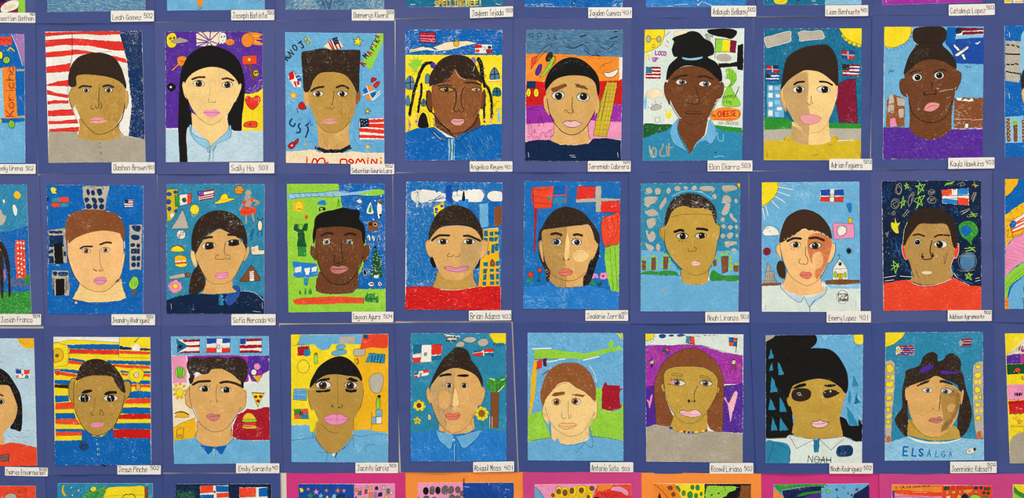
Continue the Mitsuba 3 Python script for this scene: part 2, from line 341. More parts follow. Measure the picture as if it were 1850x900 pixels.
def panel(label, mat, sheet, origin, drawing, card=None, paper='b', lift=0.0, curl=.003, name='self_portrait', cat='drawing', group='crayon self-portraits mounted on blue paper', staples=(), scale=3.6):
    """mat, sheet: corner points in pixels; card: (x0, y0, x1, y1, drop, name, (from, to, baseline, height), number, (from, to, baseline, height))"""
    key = number(name); seed = len(labels) * 17 + 5
    labels[key] = {'label': label, 'category': cat, 'group': group}
    dep = .0008 + lift
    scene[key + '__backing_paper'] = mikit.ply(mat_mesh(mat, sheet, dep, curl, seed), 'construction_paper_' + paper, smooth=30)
    top = dep + .0004
    scene[key + '__drawing'] = mikit.ply(slab(sheet, top + .00005, top + .0011), 'drawing_paper')
    L = Layers(sheet, origin, scale, top + .0011, top + .0019, seed)
    L.run(drawing); L.build(key + '__drawing')
    for s in staples:
        x0, y0, x1, y1 = s; g = LineString([(x0, y0), (x1, y1)]).buffer(.45, cap_style='flat')
        k = key + '__staple'; k += '' if k not in scene else '_%03d' % sum(1 for z in scene if z.startswith(k))
        scene[k] = mikit.ply(slab(list(g.exterior.coords)[:-1], top, top + .0023), 'steel')
    if card:
        x0, y0, x1, y1, drop, nm, (a, b, bl, h), num, (a2, b2, bl2, h2) = card
        c = 1.3; q = [(x0, y0), (x1, y0), (x1, y1), (x0, y1)]
        g = Polygon(q).buffer(-c).buffer(c, quad_segs=3)
        tilt = lambda x, y: (x, y + drop * (x - x0) / (x1 - x0))
        scene[key + '__name_card'] = mikit.ply(slab([tilt(*z) for z in list(g.exterior.coords)[:-1]], top + .0020, top + .0028), 'card_paper')
        labels[key + '__name_card'] = {'label': 'cream card with a handwritten name and a class number'}
        rng = np.random.default_rng(seed + 3); S = []
        if nm: S += [(s, .85) for s in handwriting(nm, a, bl, h, b - a, rng)]
        if num: S += [(s, .85) for s in handwriting(num, a2, bl2, h2, b2 - a2, rng)]
        V, F, at = [], [], 0
        rect = Polygon(q).buffer(-.6)
        for s, w in S:
            for gg in polys(LineString(s).buffer(w / 2, quad_segs=2).intersection(rect)):
                v, f = tri(gg)
                v = np.array([tilt(*z) for z in v])
                V.append(np.c_[(v[:, 0] - 925) * PX, np.full(len(v), -(top + .00283)), ZC - (v[:, 1] - 450) * PX]); F.append(f + at); at += len(v)
        V, F = np.vstack(V), np.vstack(F)
        n = np.cross(V[F[:, 1]] - V[F[:, 0]], V[F[:, 2]] - V[F[:, 0]])[:, 1] > 0
        F[n] = F[n][:, ::-1]
        scene[key + '__name_card__handwriting'] = mikit.ply((V, F), 'ink_pen')
    return key

# ---------------------------------------------------------------- the setting: a painted wall
scene['wall_back'] = {'type': 'cube', 'to_world': T().translate([0, .05, 1.4]).scale([2.4, .05, 1.4]), 'bsdf': {'type': 'ref', 'id': 'painted_wall'}}
labels['wall_back'] = {'label': 'cream painted corridor wall behind the pinned drawings', 'category': 'wall', 'kind': 'structure'}

# ---------------------------------------------------------------- the sheets: seams between the mats, in pixels
VS = [[-152, 63.5, 278, 496.5, 715, 929, 1144, 1368, 1577, 1797, 2012], [-152, 65, 281.5, 497, 714, 927.5, 1140, 1359.5, 1575, 1796, 2012],
      [-146, 75, 286.5, 500.5, 711.5, 925, 1137.5, 1354.5, 1573.5, 1795.5, 2012], [-134, 81, 291.5, 507, 718.5, 931, 1144, 1361, 1579, 1800, 2018],
      [-130, 83.5, 298, 508, 734, 947, 1160, 1377, 1590.5, 1812, 2030]]
HS = [[-235, 41.5, 42, 38, 35.5, 32.5, 32, 32, 29, 27], [41.5, 316, 314, 314.5, 314, 310.5, 311, 311, 307.5, 305.5],
      [316, 589, 589.5, 589, 585, 582, 583, 584.5, 584, 582], [590, 860, 857, 855.5, 854.5, 853, 853, 855.5, 855.5, 856]]
GAP = {(3, 0): (0, 4.5, 0, 0), (2, 3): (0, 0, .8, 1.5), (2, 4): (0, 0, 0, 2.0), (2, 5): (0, 0, 0, 1), (3, 4): (.5, 0, 1.6, 0), (3, 5): (1.2, 0, 0, .8), (2, 6): (0, 0, 1.4, 0), (3, 2): (0, 0, 0, 1.6),
       (4, 3): (11.5, 0, .6, 0), (4, 2): (0, 0, 0, 0), (0, 3): (0, 0, 1.6, 0), (4, 7): (1, 0, 0, 0), (1, 3): (0, 0, .8, 0)}
def M(r, c):
    """corners of the mat in row r (0 = the cut-off top row), column c (0 = the cut-off left column)"""
    x0, x1 = VS[r][c], VS[r][c + 1]
    yb = HS[r][min(c + 1, 9)] if r < 4 else 1130
    yt = -235 if r == 0 else HS[r - 1][min(c + 1, 9)]
    ya = yt if r == 0 else HS[r - 1][min(c, 9)] if c > 0 else yt
    d = (VS[min(r + 1, 4)][c] - VS[max(r - 1, 0)][c]) / 4 if r < 4 else 2
    g = GAP.get((r, c), (0, 0, 0, 0))
    return [(x0 - d - .2 + g[0], (yt + ya) / 2 + .3 + g[1]), (x1 - d + .3 - g[2], yt + .3 + g[1]), (x1 + d + .3 - g[2], yb + .4 - g[3]), (x0 + d - .2 + g[0], yb + .4 - g[3])]
PAPERS = ['abbaabbbbb', 'bbaaaabbbb', 'aaabbbbbab', 'bbbbbccccb', 'bcc0000000']  # picks each mat's blue, painting part of the light gradient row by row
def S(o, *n, k=3.6): return [(o[0] + n[i] / k, o[1] + n[i + 1] / k) for i in range(0, 8, 2)]
def portrait(r, c, label, o, sheet, drawing, card, **k):
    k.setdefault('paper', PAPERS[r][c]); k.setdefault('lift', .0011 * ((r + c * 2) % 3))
    panel(label, M(r, c), S(o, *sheet, k=k.get('scale', 3.6)), o, drawing, card, **k)

portrait(1, 1, 'self-portrait of a short-haired face in grey shirt before wavy red and white stripes', (71, 48), (36, 32, 665, 28, 690, 880, 58, 887), '''
@background
wh! P 36 32 665 28 690 740 58 690
@stripe
rd P 36 38 300 30 520 30 525 50 400 55 300 46 160 52 36 62
rd P 38 90 210 76 330 85 540 98 560 158 460 152 330 125 160 118 40 132
rd P 40 168 130 158 230 150 350 165 480 190 560 210 574 238 500 222 400 190 330 176 250 180 150 192 40 200
rd P 42 262 120 250 202 238 196 290 130 298 44 300
rd P 46 378 110 358 190 345 188 388 46 385
rd P 46 412 100 430 185 445 186 464 120 454 48 440
rd P 50 485 110 478 190 480 190 498 110 500 52 506
rd P 54 548 130 540 212 538 228 575 150 580 54 582
rd P 58 614 120 615 240 600 252 628 150 632 58 634
rd P 62 668 150 660 258 652 256 682 60 684
ink L 1.6 40 62 160 52 300 46 400 55
ink L 1.6 40 90 210 76 330 85
ink C 1.5 215 150 290 155 350 170 420 165 462 160 466 168
ink M 1.5 40 200 150 192 44 300 130 298 46 412 185 445 48 440 186 464 52 506 190 498 54 582 228 577 58 634 252 628
@background
nv~ P 522 30 665 28 690 735 580 712 590 600 602 520 592 430 580 330 572 240 552 150 525 60
wh H 60 9 2.2 .38 14 530 34 662 32 668 270 580 280 570 200 545 110
cb H 70 14 6 .3 60 600 300 670 290 684 720 590 700
@neck
s3 P 255 600 262 660 244 720 330 742 460 742 535 712 520 680 500 600
sx H 40 12 8 .5 30 430 690 510 640 530 700 460 735
@face
s3 S 240 320 300 308 400 312 480 330 540 370 560 420 555 520 530 590 500 640 440 690 390 702 330 675 280 620 250 560 225 500 205 430 215 375
s9 H 80 14 7 .35 40 230 340 380 330 380 560 330 640 260 560 225 460
sx H 85 11 8 .45 50 400 330 520 360 556 460 520 610 440 680 400 600
sx H 60 10 6 .35 30 480 500 556 460 520 610 470 660
@ear
s3 S 212 410 196 420 192 470 205 520 222 530 226 500
ink C 2 212 405 194 430 194 480 210 530 228 545
s9 S 560 420 575 425 576 480 568 530 553 535 555 480
ink C 2 562 420 576 440 576 500 560 535
@hair
dk! S 196 388 188 330 208 255 250 202 310 178 380 170 440 180 490 208 528 262 545 310 562 370 560 402 540 372 500 345 440 325 380 316 300 310 240 322 238 382
br H 30 16 2 .2 14
ink O 2
@shirt
gy! P 58 686 245 682 252 722 330 742 460 742 525 714 560 712 690 735 690 880 58 887
lg H 8 12 4 .4 40
dgy H -15 24 2 .25 20
ink M 2.6 384 756 398 758 388 784 402 786 392 812 402 826 390 828 404 832 392 856 404 862
@outline
ink L 1.6 212 38 213 170 190 350 184 420 200 500 240 600
dk C 4 268 598 310 650 350 688 390 702 440 690 500 652 528 615
dk C 6 505 645 540 590 556 500
s7 C 4 520 640 515 665 545 710
ink C 1.5 58 686 150 680 245 684
@eyebrow+
dk B 12 260 398 285 386 335 390
@eyebrow+
dk B 13 416 388 445 382 480 393
hb Y 303 415 46 36 13 0 0
hb Y 449 413 54 36 14 0 0
@nose
ink C 3 391 395 386 450 386 515
ink C 3 340 510 334 528 345 538 356 532
ink C 3 362 515 372 532 386 520 388 500
ink C 3 400 490 404 525 392 535
@mouth
lp S 325 612 350 594 380 590 436 605 430 622 380 630 340 626
s7 C 2.4 325 612 380 610 436 606
''', (201.8, 293, 279.6, 313.5, 0, 'Dashon Brown', (205.9, 264.6, 307.5, 9.7), '503', (267.6, 279, 306, 7)))

portrait(1, 2, 'self-portrait with long black hair to one side, pale blue collar and purple sky', (289, 48), (36, 34, 668, 34, 672, 878, 40, 883), '''
@background
pu P 36 34 670 34 672 460 540 480 120 660 40 662
lv H 70 9 2.5 .5 22
pu H 100 9 6 .5 40
wh H 60 14 2 .3 14 540 170 668 140 668 350 560 380
yl P 545 440 580 440 640 425 672 400 672 678 530 680
or H 30 16 3 .2 20
lv H -30 9 4 .6 30 555 420 672 330 672 405 600 440
@sun
yl S 70 44 100 48 112 90 100 130 66 138 46 110 46 66
ink O 2
ink C 4 110 92 120 95
ink D 8 68 78 92 74
wh D 2.5 66 75 90 72
ink M 3 66 142 60 160 48 140 40 150 86 146 90 166 112 142 122 152 40 40 48 52
@cloud
gy S 72 95 110 82 128 70 150 78 180 86 176 100 140 108 100 110
ink O 2
@firework
cr P 235 50 262 36 400 36 420 60 360 130 240 128
pu M 6 240 38 320 92 275 36 322 90 330 36 325 90 385 36 330 88 238 80 315 98 245 128 312 102 300 130 318 104 345 130 326 104 370 110 330 96 236 110 312 100
@ghost
wh! S 388 56 400 42 424 44 434 70 432 112 420 106 410 116 398 108 386 116
ink O 2
ink D 5 402 68 420 66
ink D 3 410 92
@pumpkin
or E 456 102 30 22
ink O 2
ink C 2 440 98 445 110
ink C 2 455 92 458 115
ink C 2 470 98 472 112
gn L 5 452 80 456 66
@bat
ink C 2.5 440 50 455 42 465 52 480 44 495 54 520 42
@meteor
or S 560 46 620 40 668 52 640 70 668 84 625 90 668 110 668 122 610 118 560 100
yl C 6 600 60 650 66
yl C 6 600 92 650 102
or E 570 90 40 46
sp H 40 10 6 .6 24
ink O 2.5
@drumstick
or S 115 205 150 192 176 210 150 255 120 250
ink O 2
or L 10 118 250 82 284
ink L 2 112 250 78 280
dk M 2.5 130 220 150 230 140 235 160 225
@diamond
k! S 74 366 106 394 76 424 46 394
wh! P 72 386 82 394 72 404 62 394
@flag+
vm P 534 192 632 186 632 246 540 250
ink O 2.5
yl A 20 0 582 216
ink O 1.5
@figure
br P 575 252 590 250 620 360 605 345
br B 8 590 260 620 350
ol E 626 304 20 22
ink O 4
ink D 6 620 302 634 300
ink L 3 585 250 620 355
@heart
rd S 602 466 572 452 556 474 568 512 604 542 640 508 654 470 632 450
ink O 2
pp M 4 562 470 572 460 640 462 648 478 644 486 640 500
@flag+
vm S 550 630 580 618 628 620 630 654 590 656 550 652
ink O 2.5
ink A 9 0 588 636
wh L 3 582 668 598 670
@hair
k! S 120 660 122 560 128 400 140 290 180 200 240 150 300 128 340 124 400 140 470 175 520 235 548 330 550 460 534 600 530 680 490 680 456 655 440 600 460 500 480 400 470 320 340 270 220 330 190 500 205 560 208 640 180 660 172 740 182 878 128 880 122 760
@ear
s1 S 164 366 150 364 146 390 160 450 180 474 186 440
ink C 2 164 364 146 380 160 452 180 472
s1 S 518 376 530 374 530 400 500 478 484 490 500 430
ink C 2 518 374 530 380 526 420 500 476
@neck
s1 P 205 560 210 640 250 720 320 745 335 790 362 745 420 700 455 665 440 600 300 600
@face
s1 S 165 370 200 316 260 280 330 263 400 272 450 298 500 350 515 400 490 480 450 560 400 620 345 640 280 620 220 550 185 480 166 430
s2 H 85 12 6 .25 40
s8 H 80 12 8 .4 40 340 280 470 330 490 420 440 560 380 600
@shirt
pb! P 40 672 120 668 124 760 130 880 40 883
pb! P 178 668 210 650 300 740 335 790 370 745 470 680 672 678 672 878 182 880 174 740
wh H -20 12 9 .5 50
lb H 30 20 9 .5 50 180 690 300 760 330 870 190 870
lb H 30 20 9 .3 50 380 720 660 690 660 780 400 860
@collar
lb S 190 650 206 640 208 690 250 720 310 740 330 790 318 820 298 790 250 760 208 712
ink O 2
lb S 460 640 462 720 400 750 362 776 350 810 340 800 340 770 372 744 430 690
ink O 2
tl C 5 208 640 202 680
tl C 5 446 630 456 680
ink C 2 322 776 326 830 314 880
ink C 2 330 780 328 840 322 880
ink C 2 366 776 350 820 348 880
ink D 3 312 790 362 788
@outline
ink C 1.8 166 440 210 540 260 600 330 640 380 620 400 600
ink C 1.6 205 560 210 640
@eyebrow+
hb B 13 212 344 250 330 292 330
@eyebrow+
hb B 12 408 342 440 338 480 352
hb Y 255 372 76 46 21 0 0 4
hb Y 440 380 72 44 20 0 0 -4
@nose
ink C 1.6 322 470 316 490 330 494 348 492 360 496 362 480
s9 C 3 330 390 322 460
@mouth
pk S 282 556 310 544 332 548 356 540 394 560 372 580 340 590 310 584
mg C 2.4 285 560 336 562 392 560
''', (415, 293.7, 496.2, 313.5, 0, 'Sally Ho', (418.4, 459.2, 309, 10.5), '503', (468.6, 483.6, 307.3, 8)))

portrait(1, 3, 'self-portrait with a square flat-top haircut, flags and bubble letters on blue', (505, 48), (36, 36, 675, 44, 682, 897, 42, 887), '''
@background
sk P 36 36 676 44 682 830 42 812
az H 20 12 5 .4 40
wh H 50 22 2 .3 16
az H 80 9 6 .6 60 140 150 170 150 200 560 240 700 236 780 190 700 150 400
az H 80 9 6 .6 60 520 180 545 180 530 480 500 560 500 760 470 760
tq H 8 10 6 .6 50 500 730 680 740 680 815 520 810
pb H 10 20 5 .5 50 42 790 230 780 230 820 42 812
@letters
ink T 46 52 222 -52 9 0 K
ink T 40 78 196 -40 6 0 N
ink T 40 104 160 -40 7 0 O
ink T 40 146 142 -35 8 0 J
yl T 46 186 118 -30 6 0 B
ink T 48 184 120 -30 3 0 B
dk T 30 66 212 -50 3 0 N
@flag+
cr P 282 128 345 78 375 66 418 130 350 158
dr M 9 345 82 378 150 332 92 358 156 322 104 345 150 372 76 398 140
nv P 342 80 376 68 388 108 358 122
ink L 2 282 128 340 82 376 66 416 128
wh D 2 356 88 368 84 362 100 374 98
@flag+
sc P 60 306 92 288 104 330 76 346
wh P 52 325 138 310 138 392 100 396
sc P 66 352 96 344 96 320 60 306
sc P 90 360 128 352 132 372 108 396
bl P 106 320 130 312 144 352 118 356
wh L 7 92 292 116 392
wh L 7 66 352 130 332
ink L 3 92 288 110 330 140 362
ink C 2 58 308 90 288
@flag+
bl P 540 410 566 392 580 420 556 440
or P 560 384 604 384 606 412 582 418
or P 560 448 592 436 600 470 572 486
bl P 592 440 622 424 624 450 604 462
wh L 7 542 446 620 416
wh L 7 566 390 598 470
ink O 2
wh M 6 600 480 650 420 610 478 656 436
@flag+
wh! P 518 602 682 596 684 735 520 735
rd P 560 606 682 600 682 622 565 628
rd P 580 632 682 632 682 662 580 655
rd P 520 660 682 672 682 698 520 684
rd P 520 704 682 710 682 728 520 724
dn P 522 598 580 600 582 652 524 656
wh D 3 534 612 550 618 566 610 538 634 556 640 570 630
ink L 2.5 518 596 518 735
@star+
yl A 36 10 508 98
ink O 3
@star+
yl A 26 0 90 448
or O 3
@star+
yl A 20 10 572 552
dk O 3
@star+
yl A 18 0 574 784
or O 2
@star+
ol A 14 0 168 766
@letters
lm S 560 200 590 150 620 90 640 50 676 46 676 90 650 150 600 272 580 270 540 230
dr T 40 552 262 -60 8 0 A
ink T 36 568 210 -50 6 0 M
dr T 36 596 190 -60 7 0 A
ink T 32 616 160 -60 5 0 P
dr T 32 626 136 -60 6 0 I
ink T 34 644 108 -65 6 0 K
dr T 34 648 82 -65 6 0 A
sc S 600 334 630 338 622 352 596 362
ink O 3
sc S 612 380 640 356 652 366 628 398
ink O 3
@letters
sc S 130 500 150 492 172 530 150 540 124 526
ink O 3
dr M 6 116 548 120 560 118 540 112 534
nv B 9 80 600 66 630 90 650 102 630
nv B 9 132 630 122 650 136 668 130 688 112 690
nv B 9 190 630 170 645
nv B 9 170 720 186 676 182 650
ink C 3 196 610 206 640 214 640
sc S 62 766 90 752 100 776 78 796 58 784
ink O 4
wh P 72 772 86 766 84 782
sc S 98 750 110 736 124 730 118 756 104 768
ink O 3
@ear
s2 S 166 420 155 425 160 480 176 516 192 516 190 440
s5 S 500 420 520 414 528 460 510 500 496 500
@neck
s9 P 240 620 250 700 252 780 300 815 400 820 460 790 450 690 460 620
s5 H 80 10 6 .4 60 260 690 340 700 400 790 270 790
@face
s3 S 195 415 220 360 270 305 330 296 400 305 450 345 485 400 495 470 490 550 460 620 410 670 350 692 290 680 240 620 200 520 188 450
st H 30 10 5 .45 30
so H 70 12 6 .4 30 200 430 320 430 320 640 250 600
s5 H 60 9 6 .45 40 360 400 480 420 490 540 440 640 380 620
s9 H 60 10 6 .5 26 410 500 450 505 450 560 415 560
s6 H 30 9 5 .5 30 350 390 450 390 450 470 360 470
@hair
dk S 160 418 150 300 142 200 150 166 200 156 280 142 340 150 420 152 500 152 526 166 520 280 518 400 505 430 480 380 440 325 390 302 320 296 260 306 220 350 195 415
or H 60 14 1.8 .25 12
wh H 60 20 1.8 .2 12
k H 75 16 6 .5 40
@shirt
cr P 42 814 230 800 250 815 300 826 400 826 470 810 560 822 682 820 682 897 42 887
s2 H 80 13 4 .4 40
gy H -70 14 3 .5 30 50 820 160 810 160 860 50 870
@collar
k~ P 232 776 300 800 400 798 460 768 470 796 400 820 300 822 228 795
@writing
sc B 9 180 862 178 886
sc B 9 212 886 222 862 240 866 244 890
sc B 9 244 886 262 860 290 862 298 890 316 884
sc B 9 396 890 400 866 432 866 440 892
sc B 9 470 890 450 876 462 864 480 876 474 892
sc B 9 496 890 510 862 526 880 540 862 556 892
sc B 8 574 868 574 890
sc B 8 596 892 604 864 628 892 634 862
sc B 8 660 876 660 892
sc D 5 576 856 660 856 178 850
@eyebrow+
dk B 13 206 420 240 400 286 392
@eyebrow+
dk B 13 372 396 410 384 448 402
hb Y 250 438 72 40 17 0 0
k Y 408 438 70 42 17 0 0
@nose
ink C 2.5 300 524 315 534 326 528 338 540 352 524
s7 C 5 354 420 350 480 340 510
@mouth
lp S 270 620 300 604 330 600 375 618 350 632 310 634
s5 C 2.5 270 618 320 614 374 616
@outline
s7 C 2.5 240 620 290 678 350 692 410 670 460 615
''', (633.5, 296.3, 712.4, 315, 0, 'Sebastian Gayria Lara', (636, 708, 312.8, 8.5), '502', (696.4, 709, 302.7, 6)))

portrait(1, 4, 'self-portrait of a brown face with long side braids before a yellow house', (724, 48), (30, 20, 660, 20, 656, 870, 30, 870), '''
@background
bl~ P 30 20 660 20 660 186 30 184
wh H 5 16 3 .3 30
@landscape
cr P 55 150 140 130 200 140 300 100 380 96 430 92 500 108 440 118 330 148 240 158 160 152 60 166
ink C 2.5 55 152 150 128 210 130
bl S 180 118 240 150 215 148 190 130
ink C 2.5 210 120 300 100 440 92 500 108
ink C 2 60 160 120 150
@sun
gd E 361 110 18 18
ink O 3
@flag+
dr P 122 36 226 38 226 108 122 102
pk M 5 124 58 224 62 124 76 224 84 130 90 222 98
ink O 4
@flag+
wh! P 482 116 594 118 594 174 484 170
sc P 482 116 528 120 526 138 482 140
nv S 568 126 588 128 588 142 570 144
rd S 488 150 510 150 508 166 488 164
dr P 556 148 594 148 594 172 560 172
ink O 2.5
ink C 2 528 136 545 132 552 144 535 150
@background
yl P 30 184 658 186 656 640 30 690
gd H 70 20 3 .2 24
wh H 40 12 5 .4 20 30 560 110 560 110 680 30 690
cr L 10 90 420 190 415
ink M 1.5 30 410 80 410
@window+
sl S 34 400 34 350 58 320 82 340 84 405
ink O 2
ink M 5 34 368 84 360 62 324 62 404
@window+
sl S 160 320 176 306 188 320 188 362 160 368
ink O 2
@window+
sl S 34 510 34 468 48 446 58 470 58 512
ink O 2
@window+
sl S 134 490 148 470 162 486 160 516 136 516
ink O 3
ink M 4 134 498 162 490 148 472 148 518
@window+
sl S 582 340 586 296 610 266 634 296 640 342
ink O 4
ink M 6 584 312 640 306 608 270 612 340
ink O 3
cr B 8 574 352 650 346
ink L 1.5 570 358 648 354
@window+
tl S 600 446 602 410 622 396 646 410 648 450
ink O 3
ink M 5 602 424 648 420 624 398 626 448
@door
k S 116 655 118 600 140 560 164 574 176 620 178 655
ol C 7 108 650 110 590 140 548 176 562 190 620 190 650
@fountain
lb P 628 620 630 540 644 540 648 620
ink C 1.5 610 530 622 490 648 490
ink C 1.5 618 556 634 530 656 540
@tree
lm S 60 260 44 240 70 236 52 210 80 220 84 192 98 216 118 194 116 220 146 210 130 236 150 250 120 260 100 290 80 280
gn H 60 9 2.5 .4 18
ink C 2 70 296 80 288 92 300 84 312 70 308
ink C 2 92 296 102 290 112 302 100 310
@braid+
k~ B 20 200 234 160 244 130 290 112 340 96 390
k~ B 18 100 380 84 430 76 480 64 530 58 575
k C 3 190 228 150 236 120 300 126 330 100 350 108 390 84 400 92 440 72 450 82 490 58 510 70 545 50 560 60 590
@braid+
k~ B 14 134 372 134 430 122 490 114 555
k C 3 126 380 142 400 124 420 138 450 116 470 130 500 108 520 120 550 104 556
@braid+
k~ B 26 506 212 520 240 528 290 530 340
k~ B 18 530 330 540 360 546 390
k C 3 490 220 530 230 500 260 546 270 510 300 554 320 520 350 556 370 536 396
@braid+
k~ B 16 556 384 576 420 588 470 592 530 590 600
k C 3 548 380 580 400 564 430 600 450 576 480 606 510 580 540 604 570 582 600
@braid+
k~ B 12 546 424 546 480 542 560 544 620
k C 3 538 430 556 450 536 480 554 510 534 540 552 570 536 600 548 626
@bead
pk D 8 54 620 56 650 52 674 590 600 586 620 544 606
pk D 7 104 580 102 606 104 630
lv D 8 58 636 100 618
ink C 1.5 48 600 62 640 50 680
@hair_tie
pu E 210 252 18 20
lv E 472 222 16 24
lv H 40 8 5 .8 12 460 196 490 200 490 240 466 245
@ear
s6 S 190 420 176 418 166 460 172 520 186 552 204 546 200 450
dk O 5
s6 S 520 460 545 410 548 470 540 520 520 532
dk O 4
wh C 4 512 530 514 560 526 570 532 545
@neck
s6 P 216 560 214 645 300 700 345 722 400 700 520 650 508 560
dk H 30 10 8 .5 40 220 600 300 660 340 720 400 690 480 640 500 600 420 690 340 700 280 680
@face
s5 S 212 370 270 345 350 285 420 320 490 360 525 400 528 460 515 540 480 610 430 665 350 690 290 670 240 610 208 520 200 440
s6 H 85 10 8 .5 50
mb H 85 13 7 .4 50 220 400 340 380 340 560 280 560 230 500
s6 H 70 10 9 .6 50 400 400 520 400 510 520 460 600 410 560
sp H 85 14 4 .3 40 330 290 400 330 390 480 350 460
@hair
dk S 190 388 186 330 210 280 250 225 310 190 380 184 440 200 480 240 506 290 530 370 500 352 440 340 400 335 370 300 350 275 335 310 300 345 240 372
k H 50 12 6 .5 40
mb H 45 18 3 .25 20
wh C 3 470 290 480 260
cr C 2.5 356 285 380 325 420 345
ink C 5 185 385 260 365 320 350
wh L 2.5 190 390 210 380
@eyebrow+
dk B 11 422 364 470 364 520 378
@eyebrow+
dk B 8 240 388 290 380 330 385
dk Y 297 410 100 34 15 0 0 2 5 st
dgy Y 488 410 66 30 11 4 0 0 4 s9
@nose
dk C 8 350 400 362 440 358 490 345 540
dk C 6 420 385 396 430 394 500 410 545
dk C 5 345 545 362 555 378 545 396 558 410 545
@mouth
lp S 322 614 345 598 372 600 412 602 412 625 385 645 345 640
s6 C 3 322 612 370 618 412 608
ink O 3
@outline
k C 7 170 420 170 520 215 570 260 630 320 680
k C 5 210 600 290 660 345 715
k C 6 405 700 480 630 500 570
dk C 5 500 540 470 590
wh C 3 215 575 222 640
@shirt
bl P 30 690 100 662 220 655 300 720 345 726 420 690 530 640 658 632 656 870 30 870
wh H 4 14 3 .35 30 30 700 310 720 310 860 30 860
tq H 60 16 12 .5 70 380 700 600 640 650 800 560 860 360 860
gy H 55 22 8 .4 50 420 780 600 700 600 780 480 850
wh H 80 12 5 .5 14 30 820 90 840 90 868 30 868
wh H 80 12 5 .5 14 610 820 655 820 655 868 600 868
@collar
ink C 5 185 668 230 715 275 746 300 728
ink C 4 205 668 250 710 320 735
ink C 5 535 645 440 690 375 746 350 730
wh C 3 215 690 260 735
lb P 310 730 350 730 350 868 312 868
ink L 6 322 735 325 800 320 868
ink L 5 345 735 342 868
ink M 2 326 770 342 780 326 800 340 812
''', (848.6, 291.4, 926, 310.3, 0, 'Angelica Reyes', (851, 908.5, 306, 8.5), '401', (912.4, 924, 305.6, 7)))

